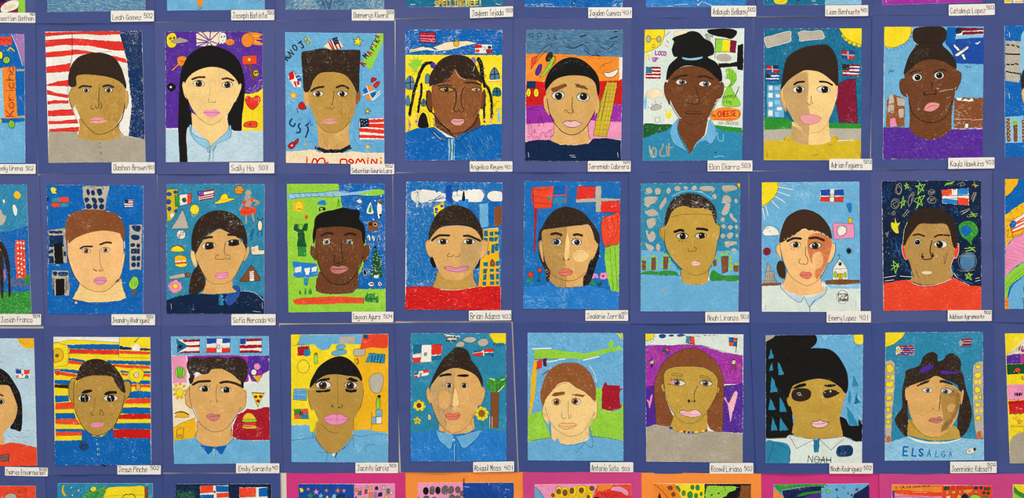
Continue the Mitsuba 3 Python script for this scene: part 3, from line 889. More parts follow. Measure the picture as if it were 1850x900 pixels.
portrait(1, 5, 'self-portrait with cropped hair and navy shirt before orange, red, purple and pink bands', (941, 48), (34, 20, 664, 24, 650, 880, 28, 874), '''
@background
sl P 34 20 664 24 662 200 34 180
nv H 4 11 4 .7 60
lb H 4 14 4 .5 50
nv H 8 12 7 .5 50 34 70 660 80 660 190 34 180
k M 7 385 68 424 56 582 80 628 66 606 32 624 34
ink C 4 275 90 290 130 330 140 380 125 430 100
ink C 4 300 120 340 145 400 120 440 150 420 130
ink C 4 515 130 560 150 600 120 606 105
ink M 5 410 150 448 182 460 186 510 192 480 170 520 196
ink L 3 52 50 76 44 78 68 56 70 52 50
ink L 3 106 44 130 42 134 66 110 68 106 44
ink M 4 174 52 186 78 178 78 192 78 218 54 226 80 212 78 232 78
or P 34 180 150 172 400 190 640 200 640 370 400 365 34 356
gd H 10 14 6 .3 30
br H 4 10 5 .6 50 34 178 150 172 400 190 640 200 640 216 300 200 34 196
wh H 88 10 4 .6 40 638 200 662 200 660 340 640 340
sc P 34 356 300 362 640 352 660 340 656 510 34 520
rd H 85 14 5 .4 40
vi P 34 516 300 500 656 505 652 625 480 620 34 640
pu H 85 12 7 .45 30
pk P 34 636 200 625 460 610 652 622 652 735 34 748
pp H 80 14 5 .3 30
@shape
vm P 70 206 108 192 80 262 66 278
ink O 2.5
pu E 116 282 16 40 22
ink O 3.5
dk E 184 198 18 34 30
ink O 3.5
lm S 205 200 220 210 200 260 170 300 134 330 124 324 160 280
ink O 2.5
ink C 3 110 195 140 150 190 112 200 130 150 170 100 230 84 250
ink C 3 200 190 222 195 226 220 210 245
@shape
nv! R 40 356 96 402
yl E 50 430 15 28
ink O 3
yl E 100 432 17 28
ink O 3
ink M 2.5 48 416 50 446 100 418 98 446
ink C 3 60 470 75 485
@shape
wh! S 538 300 570 302 600 290 634 278 610 322 560 330
ink O 3
ink C 2.5 510 272 540 245 588 234
ink M 3 536 248 540 258 588 222 596 224
ink M 3 46 540 116 520 60 536 120 546
@shape
ink C 2 50 690 56 610 72 696 50 700
ink C 2 110 620 124 572 134 600 150 650
ink C 2 108 600 118 650 128 580 140 610
ink L 1.5 82 690 88 670 96 690 82 690
ink C 1.6 48 720 70 710 84 730 100 715 120 725 130 700 150 690 160 720 170 690 200 670
ink L 1.6 200 700 186 685 214 662
ink L 1.6 160 720 215 708
@tower
ol P 556 362 628 362 600 520 580 620 558 718 472 710 490 600 520 480
dgy M 1.8 548 385 622 390 544 410 618 412 536 435 614 440 530 460 610 462 522 490 606 492 514 520 600 522 505 550 595 552 498 580 588 582 490 610 582 612 486 640 576 642 480 670 570 672 476 695 562 698
dgy M 1.8 572 362 505 712 590 362 530 715 610 362 548 716
ink O 2.5
dg M 3 545 400 500 600 560 420 520 610
@ear
s2 S 162 450 148 460 150 520 170 565 186 570 178 480
ink C 2 160 448 146 470 152 530 178 568
s2 S 500 470 512 490 508 550 490 568 480 570
ink C 2 502 470 512 490 506 556 478 568
@neck
s2 P 215 600 218 690 195 740 240 765 350 772 440 760 455 735 436 690 440 600
wh H 20 12 5 .3 14
@face
s9 S 166 410 200 360 270 325 340 318 420 325 480 365 504 420 498 500 470 570 430 640 380 690 320 706 260 680 215 610 180 540 166 470
s2 H 70 11 6 .5 30
s3 H 60 16 4 .25 24
@hair
k! S 160 420 158 360 180 300 220 250 270 215 320 202 380 210 430 240 480 290 506 340 512 410 502 455 494 420 480 365 430 328 340 318 260 330 210 358 172 405
wh H 30 9 2 .35 22 190 310 240 240 320 210 400 225 470 290 500 350 440 270 380 245 300 245 240 275
@shirt
dn! P 28 752 100 738 190 740 250 768 350 774 440 762 470 730 560 726 650 742 650 880 28 874
cb H 30 16 3 .25 20
bl H 40 26 3 .15 12
wh M 3 48 820 52 850 316 838 350 838 326 848 356 850 628 820 632 850
@outline
ink C 5 170 470 186 560 220 630 270 685 330 706 390 685 440 630 480 560
ink L 3 436 640 440 700 450 735
ink C 2 190 740 196 720 214 690 214 600
@eyebrow+
br P 196 408 290 372 298 388 210 426
dk O 3
@eyebrow+
br P 352 372 420 394 436 410 360 390
dk O 3
k Y 243 450 84 62 24 2 2 -6 3
k Y 403 462 84 62 24 4 -6 4 3
dk M 2 210 424 216 436 228 414 232 426 248 410 250 422 266 412 264 424
dk M 2 372 434 376 444 390 424 394 436 412 426 410 438 428 430 424 442
@nose
ink C 4 336 460 332 510 336 560
ink C 3.5 284 560 284 545 298 544 306 560 330 565 340 555 338 540
@mouth
pp S 272 630 300 618 326 624 350 612 396 630 370 652 330 656 296 650
ink C 4 270 630 300 612 330 616 352 612 396 632
ink C 3 275 634 310 655 350 656 396 634
''', (1061.7, 291, 1139.2, 310.4, 0, 'Jeremiah Cabrera', (1063, 1135.5, 305.6, 9), '504', (1126, 1137.3, 296, 5)))

portrait(1, 6, 'self-portrait of a dark brown face with black top knot and light blue headband', (1151, 48), (50, 20, 698, 10, 682, 870, 36, 874), '''
@background
pw! P 50 20 698 10 690 690 40 700
lb H 50 16 4 .3 24
wh H 40 16 6 .4 26
@sun
yl S 50 20 110 16 178 18 172 80 140 130 90 156 48 166
ink C 2.5 180 16 172 80 140 130 90 156 48 168
lg E 75 82 15 22
ink O 3
lg E 142 82 14 20
ink O 3
ink L 2.5 90 80 128 80
ink C 3 96 130 108 138 118 130
ink C 3 98 120 106 116 114 122
or M 4 185 60 212 36 194 90 206 104 180 120 200 134
yl M 6 100 170 92 210 60 175 60 225 80 180 60 200
ink M 2 188 90 206 106 182 62 206 40 76 190 76 220
@letters
lv T 26 118 184 4 8 0 LOCO
mg T 26 120 184 4 3 0 LOCO
lv T 24 102 226 4 8 0 UP
mg T 26 104 226 4 3 0 UP
@flag+
dr F us 58 264 152 338 0 dr,tl
@cloud
cr S 70 420 100 408 130 404 160 424 176 442 160 462 130 458 110 474 86 466 60 450
gy O 2
@cloud
cr S 240 40 280 24 330 30 300 60 250 60
gy O 1.5
lg S 516 192 540 180 580 178 612 196 606 220 570 228 520 216
gy H 20 8 2 .7 30
@rain
bl D 3.5 98 506 72 526 120 490 88 534 156 500
lg S 90 530 120 504 160 520 140 540 100 545
ink O 1.5
lb S 42 490 60 450 62 520 48 540
@flower
yl S 186 580 200 560 222 566 220 590 200 602
yl C 8 192 540 190 570 210 596
yl C 8 216 540 218 580
wh! R 118 592 148 622
ink O 2
wh! R 176 600 215 640
@text_strip
ink T 15 440 60 14 2.2 0 DREAM
ink T 15 446 82 14 2.2 0 BIG
@flag+
lm P 510 78 560 84 548 168 506 166
yl P 560 82 608 88 602 166 550 168
mr P 608 88 648 96 640 170 602 168
ink C 2.5 508 80 580 84 650 96
ink C 2.5 506 166 580 164 642 170
ink L 3 510 78 506 205
@scribble_block
k! S 458 24 500 16 600 14 648 30 640 60 610 80 570 70 520 62 470 46
k! P 655 120 690 114 690 285 655 280 650 260 536 268 528 240 600 240 650 230
@statue
lm S 560 390 590 300 570 290 600 268 640 300 648 340 625 380 600 392
gn M 3 600 390 580 290 602 388 600 280 606 386 622 284 608 386 640 306 612 388 646 340
gn D 3 580 330 596 350 620 330 632 350
wh! S 564 352 590 340 608 360 590 388 566 384
lm S 600 390 630 430 670 512 560 514 566 440
gn O 2.5
dg T 26 560 470 -10 2.5 70 money
dg T 24 562 500 0 2.5 50 ring
ink L 5 636 460 662 396
lg D 8 660 396
@sign
or S 480 570 510 540 560 526 620 530 670 546 668 590 620 614 540 610 480 606
gd H 20 12 5 .4 30
rd T 34 524 588 -4 6 120 CHEESE
ink T 34 526 588 -4 2 120 CHEESE
ink C 4 655 548 668 570 660 590
ink T 18 484 584 0 2.2 26 say
rd C 3 500 606 516 600 526 608 540 600 556 607 570 600 584 606 600 599 616 605 640 600
ink T 16 530 634 2 2 130 Gin JESSIE
@hill
dg S 40 640 80 630 140 636 230 640 250 700 150 712 36 724
gn H 50 8 5 .6 20
k H 60 9 4 .5 16 50 634 150 634 140 670 60 670
gn P 490 640 560 648 680 660 688 690 560 690 480 690
dg H 8 9 4 .5 40
@hair
k! S 240 195 226 150 240 100 228 80 260 62 310 46 350 30 400 40 440 80 480 100 500 140 496 180 460 200 510 230 545 280 552 350 520 350 460 290 380 258 300 258 240 300 195 350 192 310 210 250 262 200
@headband
lb S 292 200 340 206 400 200 424 196 420 208 370 220 310 216
az H 8 6 3 .5 24
@ear
s6 S 196 368 180 366 178 420 196 480 212 508 216 440
ink C 3 196 366 178 380 180 440 212 508
s6 S 546 360 562 380 558 430 530 480 520 490 530 420
ink C 3 540 362 562 376 556 440 524 486
@neck
s6 P 265 600 260 660 280 730 320 800 345 832 380 770 440 700 460 600
s5 H 60 14 5 .3 24
@face
s6 S 198 365 240 296 300 262 380 258 450 280 510 330 545 380 535 450 500 520 460 590 400 632 350 636 290 600 240 530 210 450
s5 H 20 14 5 .25 22
s7 H 80 12 8 .4 40 390 300 530 340 520 480 450 600 400 600
s9 H 30 14 3 .4 18 220 390 300 390 290 430 230 430
s9 H 80 10 5 .4 26 430 430 480 430 470 510 430 510
@shirt
tq! P 36 730 110 700 190 680 250 620 275 700 330 800 345 835 385 765 450 700 465 640 520 660 560 680 684 690 682 870 36 874
az H 20 14 6 .4 50
lb H 30 22 4 .25 30
@collar
sk S 270 600 232 640 215 700 240 760 320 810 335 826 290 750 262 680
sk S 470 606 505 650 515 710 480 762 440 740 380 770 350 820 390 750 450 700
wh H 50 14 3 .4 20
tl C 3 215 700 240 765 320 815
tl C 3 515 710 482 765 440 742
lb C 6 520 690 530 740 560 740 560 700
lb C 6 500 850 540 842 565 848
@letters
gy B 10 80 780 90 840 118 846 122 800 104 790 92 830
gy B 9 168 764 164 790 150 810 152 840 182 842
gy B 9 190 780 196 840
gy B 9 206 760 206 840
gy B 8 190 790 230 786
wh C 3 84 800 110 850
dn D 5 508 820
@outline
ink C 3 215 500 260 580 310 620 370 638 430 614 480 570 520 490
ink C 2.5 265 600 260 660 285 735 340 830
wh M 4 505 500 520 490 515 480 545 466 530 470 520 488
@eyebrow+
dk B 12 236 342 280 322 326 318
@eyebrow+
dk B 12 396 328 440 324 492 342
dgy Y 287 362 72 42 20 6 0
dgy Y 442 374 82 42 20 6 0
@nose
ink C 4 378 390 390 430 404 480 396 505
ink C 4 334 478 330 495 345 500 350 486
ink C 4 348 495 376 508 400 500
@mouth
s6 S 308 566 350 550 400 552 428 568 390 582 340 584
dk C 6 310 566 350 568 400 570 424 566
dk C 3 310 560 350 548 400 556
''', (1278, 290, 1359, 310, 0, 'Elon Diarra', (1281.5, 1334.8, 306.3, 10), '503', (1339.4, 1354.8, 303.4, 8)))

portrait(1, 7, 'self-portrait half in shadow with mustard shirt, two grey clouds and dark red tower', (1369, 48), (42, 14, 678, 10, 672, 870, 40, 870), '''
@background
tl P 42 14 678 10 676 660 42 600
tq H 60 12 6 .35 50
sk H 70 16 3 .35 24
gn P 42 590 200 598 240 640 230 672 42 678
dg H 8 12 4 .4 30
gn P 460 625 672 632 672 664 460 664
dg H 8 12 4 .4 30
lg P 42 672 240 664 240 742 42 742
lg P 460 662 674 662 674 738 460 740
gy H 5 14 4 .4 40
@cloud+
lg S 46 72 90 60 150 42 212 30 216 62 214 96 160 112 100 128 64 136 50 110
wh O 3
gy H 20 14 4 .4 30
@cloud+
lg S 264 40 300 26 350 30 404 24 426 40 430 76 380 84 330 88 276 94 272 66
wh O 2.5
ink D 2 270 50 290 30 320 28 360 26 400 26 424 50 428 74 400 82 360 88 310 92 280 88
@sun
yl P 526 10 678 10 678 115 640 112 590 86 555 48
yl K 15 560 58 578 80 602 98 630 112 660 120
ink C 2.5 530 16 552 50 580 78 620 100 672 116
ink L 2 548 52 556 72 566 66 576 100 590 86 600 116 614 100 628 138 642 110 660 142 672 116
@flag+
sc F qsccbcbrd 547 154 630 206 8 lg
@flag+
sc F us 552 244 664 318 4 dr,k
cb M 7 600 268 664 272 600 296 664 300
@flag+
sc F qscnvcbsc 56 254 136 300 0 lg
@flag+
cb F us 52 308 140 352 0 cb,k
@tower+
sk P 62 378 120 384 160 370 172 590 62 590
wh D 11 86 400 84 450 84 500 86 560
wh! R 72 386 96 412
wh! R 70 432 98 462
wh! R 72 490 98 520
wh! R 70 544 98 580
lb R 110 390 140 412
wh! R 118 440 146 460
lb R 110 480 140 506
wh! R 124 520 156 545
lb R 112 556 140 588
az M 3 62 424 160 418 62 474 160 470 62 530 170 518 104 380 106 590
@tower+
mr P 524 372 580 345 636 340 644 480 650 628 530 624 520 540 510 500
dr H 60 14 4 .4 24
pk H 30 30 2 .3 12
wh H 80 12 2 .4 14 560 590 648 590 648 626 560 626
ink O 2.5
@ear
s2 S 156 416 144 420 150 480 172 540 186 546 176 450
ink C 2 152 412 144 440 160 510 184 545
pp S 512 380 522 380 520 450 506 490 504 440
ink C 2 516 376 526 400 510 490
@neck
s1 P 222 620 224 700 215 740 280 765 400 768 478 746 466 690 464 600
@collar
ol S 176 744 190 716 222 710 224 742 300 766 400 768 478 744 480 712 512 716 524 740 480 762 400 786 300 786 220 766
ink C 2 182 720 172 742
ink C 2 508 714 524 738
@face
s1 S 156 416 190 350 250 305 320 284 400 298 460 340 510 390 512 440 500 510 470 590 430 650 370 690 310 685 250 630 205 560 170 480
s2 H 85 13 4 .2 30 340 320 500 400 470 580 400 660 340 660
sh P 160 420 190 352 250 306 322 290 332 400 318 500 340 560 335 682 310 685 250 630 205 560 170 480
st H 95 9 4 .55 34 170 400 240 330 330 300 335 680 280 660 220 580 180 490
s9 H 85 12 7 .4 40 170 400 240 330 330 300 335 680 280 660 220 580 180 490
sh P 222 640 224 700 215 740 280 765 330 766 335 680 300 684
st H 95 9 4 .6 34 224 640 330 690 330 765 225 740
dgy H 75 14 2 .4 18 230 320 325 300 325 460 240 460
@hair
dk! S 150 412 160 340 180 230 220 175 300 135 380 120 450 118 490 155 516 215 524 290 520 384 490 360 440 318 390 292 320 283 280 295 230 325 190 360
hb H 60 18 2 .2 14
@shirt
ol! P 40 742 190 742 260 770 400 776 490 748 672 738 672 870 40 870
yl H 10 16 4 .3 40
wh H 20 22 3 .15 20
dk M 2.5 356 836 394 834 60 824 62 850 666 820 668 850
dk C 2 200 736 210 746
dk C 2 455 772 480 768
@outline
ink C 2 186 550 215 600 260 650 310 684
s5 C 2 340 692 400 684 450 640 470 590
@eyebrow+
k B 12 238 376 262 362 302 358
@eyebrow+
k B 11 404 358 450 362 484 380
k Y 266 410 78 50 21 4 0 -4
k Y 428 410 88 48 22 8 0 4
@nose
ink C 3 316 490 336 512 346 500 348 450
ink C 2.5 354 490 360 505
@mouth
lp S 274 590 300 572 330 574 360 574 412 594 390 624 350 636 300 630
pk H 2 8 3 .6 40
mg O 2
''', (1498, 287, 1575.3, 307.5, 0, 'Adrian Peguero', (1501.7, 1557.6, 303.4, 10), '503', (1560.5, 1573.7, 296, 7)))

portrait(1, 8, 'self-portrait with a high brown hair bun, purple shirt and small white airplane', (1588, 48), (34, 2, 680, 0, 672, 862, 24, 862), '''
@background
sk P 34 2 680 0 678 664 30 660
lb H 65 12 4 .4 34
wh H 65 20 3 .4 26
wh H 50 12 3 .4 26 40 140 200 120 180 240 60 330 40 300
cb P 432 30 500 10 680 60 680 246 500 240 470 160 430 110
bl H 20 14 6 .4 40
bl P 440 4 496 4 500 100 440 110
wh P 620 110 660 95 640 118
@sun
yl S 34 4 205 4 208 40 190 84 140 122 90 138 40 128
gd H 40 18 3 .4 30
ink C 2.5 208 4 206 50 185 90 140 122 90 138 38 130
ink M 2.5 48 140 52 152 70 146 74 158 96 146 100 158 118 138 124 152 140 130 150 142 160 118 170 130 176 106 188 116 190 90 204 100 200 66 216 70 206 40 222 40
@flag+
wh P 500 30 676 20 676 60 498 84
mr P 510 8 676 10 676 26 540 30
mr P 545 34 676 32 676 48 540 54
dn S 502 10 530 8 536 40 500 46
lb P 498 60 676 50 676 72 500 80
@airplane
wh! S 492 186 520 164 560 136 576 128 580 142 550 166 510 194
ink O 2.5
wh! P 478 118 494 118 528 156 510 162
ink O 2
wh! P 530 182 550 178 564 214 552 218
ink O 2
ink M 2.5 534 148 570 140 530 160 556 150
@bird
ink C 2.5 60 302 75 288 82 296 98 280
ink C 2.5 66 292 84 282 92 300
ink C 3 552 262 566 258 572 270 582 260 596 266
@building+
mb P 50 480 90 444 168 466 164 650 44 652
lg P 66 446 92 444 98 500 60 504
lg P 110 460 166 470 164 518 120 514
lg P 60 508 100 510 98 560 52 560
lg P 124 536 162 536 160 590 130 594
br M 5 100 446 100 650 110 460 122 650 50 565 164 524
pk P 70 600 104 596 116 650 72 652
wh H 20 12 3 .4 10 50 560 130 560 120 600 50 600
ink L 2 30 655 164 655
@building+
br~ P 490 464 676 464 676 660 484 664
mb H 3 14 5 .5 40
wh! P 496 466 540 464 530 486 560 468 580 480 606 466 612 486 580 488 510 482
wh M 2.5 490 605 600 603 600 610 676 604
wh H 4 22 2.5 .3 12
wh! P 554 632 580 628 580 660 552 660
ink O 3
ink D 3 560 648
@ear
s7 S 190 346 150 342 132 376 140 430 170 455 192 450
ink C 3.5 185 342 140 346 134 400 160 450 190 455
s7 S 495 296 526 296 532 330 515 390 495 415
ink C 3.5 500 296 532 306 524 370 495 412
@neck
s6 P 190 460 200 600 192 680 240 720 330 740 420 715 470 675 470 590 485 420
s5 H 6 12 6 .4 40 200 620 300 640 400 620 468 600 460 670 330 730 210 690
@face
s7 S 165 310 230 248 330 215 430 240 500 285 495 400 485 480 470 540 440 585 380 622 320 626 260 605 215 560 192 490 190 400
s6 H 4 12 7 .55 50
wh H 20 26 2 .25 16
cr C 2.5 390 425 430 415 480 408
@hair
dk! S 160 310 175 240 200 180 240 120 222 90 218 40 240 10 330 0 410 4 440 40 430 90 410 120 450 160 490 210 502 270 470 260 420 230 340 214 260 232 200 280
k H 40 14 6 .4 40
wh H 20 14 2.5 .3 16 180 200 260 150 330 140 330 200 200 260
k C 4 250 120 300 100 360 104 410 120
wh C 3 222 96 236 110 250 118
@shirt
pu P 24 658 190 658 240 715 330 740 420 716 470 668 676 666 672 862 24 862
lv H 25 12 3 .4 30
pu H 8 10 6 .5 50
vi H 10 24 5 .3 40
wh H 80 26 2 .3 16
dgy H 8 12 5 .5 36 430 750 560 750 560 790 430 790
@outline
k C 5 192 480 215 560 270 608 330 626 400 610 450 560 475 480
wh M 3 492 408 500 395 175 440 185 455
@eyebrow+
dk B 9 200 308 230 292 268 290
@eyebrow+
dk B 10 358 300 400 280 436 290
k Y 245 332 66 56 19 4 0 0 3
k Y 388 320 66 56 20 2 -2 0 3
cr D 1.5 205 330 225 358 250 362 285 350 352 320 360 335
@nose
k C 5 338 360 346 390 340 410
k C 5 300 424 284 436 300 446 330 440 350 440 372 430 360 412
k D 5 296 440 362 440
@mouth
lp S 290 540 312 504 350 494 390 506 380 530 340 552 305 550
rd C 4 300 538 340 516 388 516
mg H 10 8 3 .4 20
''', (1712, 285.4, 1795.5, 305.6, -1, 'Kayla Hawkins', (1716, 1775.7, 301.3, 10), '403', (1779.6, 1793.7, 298.4, 8)))
portrait(2, 1, 'self-portrait with reddish-brown hair and blue sweater among grey tower blocks', (76, 324), (30, 36, 658, 40, 658, 880, 40, 876), '''
@background
bl P 30 36 658 40 658 880 40 876
az H 20 16 7 .35 40
tl H 30 30 4 .2 30
wh H 10 40 2.5 .18 14
az H 90 12 8 .5 60 440 40 650 40 650 300 540 220 430 120
@sun
yl S 56 60 72 52 94 66 86 80 94 92 66 90
@flag+
tq P 60 122 112 120 112 152 60 152
vm P 112 118 172 116 174 148 114 152
vm P 60 154 116 152 114 180 58 178
tq P 118 154 170 152 170 180 118 178
ink L 2.5 62 120 62 296
ink L 2 60 152 172 150
nv R 30 116 44 144
@flag+
wh P 534 136 590 132 592 178 538 180
dr M 6 558 140 592 138 560 156 592 152 538 170 592 168
dn P 534 132 560 132 562 156 536 158
@tower+
lg P 262 50 290 42 440 44 420 120 412 196 380 204 284 194 266 120
gy H 80 10 5 .5 30
nv S 288 76 300 62 312 90 298 104
nv S 318 80 336 70 344 96 328 106
nv S 356 72 380 60 392 92 370 106
nv S 276 124 300 120 306 140 284 152
nv S 322 124 346 122 358 150 336 154
nv S 364 128 390 122 404 138 384 156
nv S 286 168 304 158 326 176 312 192 290 190
nv S 330 164 350 156 362 178 352 194 336 190
nv S 372 172 388 160 404 172 396 196 374 192
ink C 3 300 50 340 48 380 44 400 60 380 70 330 60
@tower+
lg P 42 330 150 318 158 430 162 545 40 550 46 440
nv~ R 46 336 132 352
nv H 60 8 5 .6 14
nv~ R 46 366 140 440
nv~ R 40 456 72 480
nv~ R 44 500 76 548
nv R 140 470 158 500
k! P 78 420 130 408 140 550 84 550
k H 90 8 3 .4 14 40 320 160 320 160 550 40 550
@tower+
lg P 66 594 170 596 180 700 176 755 86 760 64 680
nv S 72 602 98 604 94 626 76 624
nv S 108 604 166 606 160 628 112 628
gy H 90 8 5 .5 14
k! P 88 648 146 646 146 756 90 758
k M 4 68 650 70 700 76 640 78 740 158 640 156 740 170 650 168 720
@tower+
lg P 568 296 650 294 646 590 610 584 570 592
nv S 584 308 600 300 640 306 632 340 600 334
nv S 578 370 600 360 634 370 626 394 590 392
nv S 576 420 600 416 604 434 580 440
dk E 626 432 12 14
nv R 580 452 636 484
nv S 582 504 606 498 610 528 586 528
nv S 616 504 638 500 636 528 616 528
nv E 596 556 16 16
nv R 618 540 636 570
dgy M 3 606 306 630 300 600 460 600 484 610 300 606 332 618 454 618 484
@tree
br P 590 700 608 700 608 758 592 760
lm S 564 680 580 650 596 632 620 640 628 680 610 712 590 716 572 706
gn M 3 580 660 590 690 600 650 606 700 614 660 616 690
ink O 2
@shirt
bl P 40 768 140 752 198 776 300 800 400 800 500 790 548 772 658 758 658 880 40 876
az H 60 12 9 .5 50 40 770 200 780 180 870 40 870
wh H 5 26 3 .2 20
ink C 2 200 780 260 806 400 818 520 796
@pin
wh E 222 803 11 10
ink O 4
ink D 3 224 803
@neck
s1 P 250 660 240 700 198 778 300 800 400 800 500 790 548 772 524 700 518 650
s2 H 20 16 4 .3 40
@ear
s1 S 534 476 540 480 536 530 524 580 518 570
ink C 2 534 472 540 500 528 560
@face
s8 S 170 420 166 480 185 560 220 640 270 695 330 725 390 732 450 705 500 650 524 580 530 500 528 420 510 360 460 335 380 336 280 360 200 396
s2 H 75 14 5 .35 40
s1 H 60 18 5 .3 34
k C 8 512 645 480 665 500 664
dgy H 30 7 5 .6 20 480 650 516 636 516 664 474 674
@hair
br S 166 418 150 350 156 280 180 230 240 206 330 196 420 206 490 232 530 290 540 350 530 400 514 372 500 350 400 334 300 350 220 382
mb H 12 9 5 .5 40
wh H 15 24 2.5 .28 18
wh M 3 170 230 186 240 260 196 290 190 420 206 440 212 500 240 516 256 150 330 152 350 536 400 540 440
lg H 10 8 4 .6 16 470 334 506 340 506 350 470 346
@outline
ink C 2.6 170 425 166 490 186 570 230 660 290 710 370 732 430 718 500 655
wh M 4 190 540 200 570 168 400 172 430 534 410 538 450
@eyebrow+
hb B 11 250 450 276 438 326 438
@eyebrow+
hb B 12 380 424 420 410 450 414
br! Y 288 466 58 34 15 0 0 2
br! Y 413 460 58 36 14 0 0 -4
@nose
ink C 2.4 374 462 376 510 382 560 396 590
ink C 3.5 334 580 344 592 358 598
ink C 3.5 370 594 384 600 398 590
k D 4 352 594 378 588 340 590
@mouth
pk S 338 662 350 644 375 640 410 640 416 664 390 684 356 680
pk H 0 8 3 .4 20
ink C 2 338 662 370 656 416 662
ink O 2
''', (201.8, 567.8, 280.6, 587.7, 0, 'Jeandry Rodriguez', (203.7, 270.5, 582.8, 9), '502', (265.6, 277.3, 575, 6)))

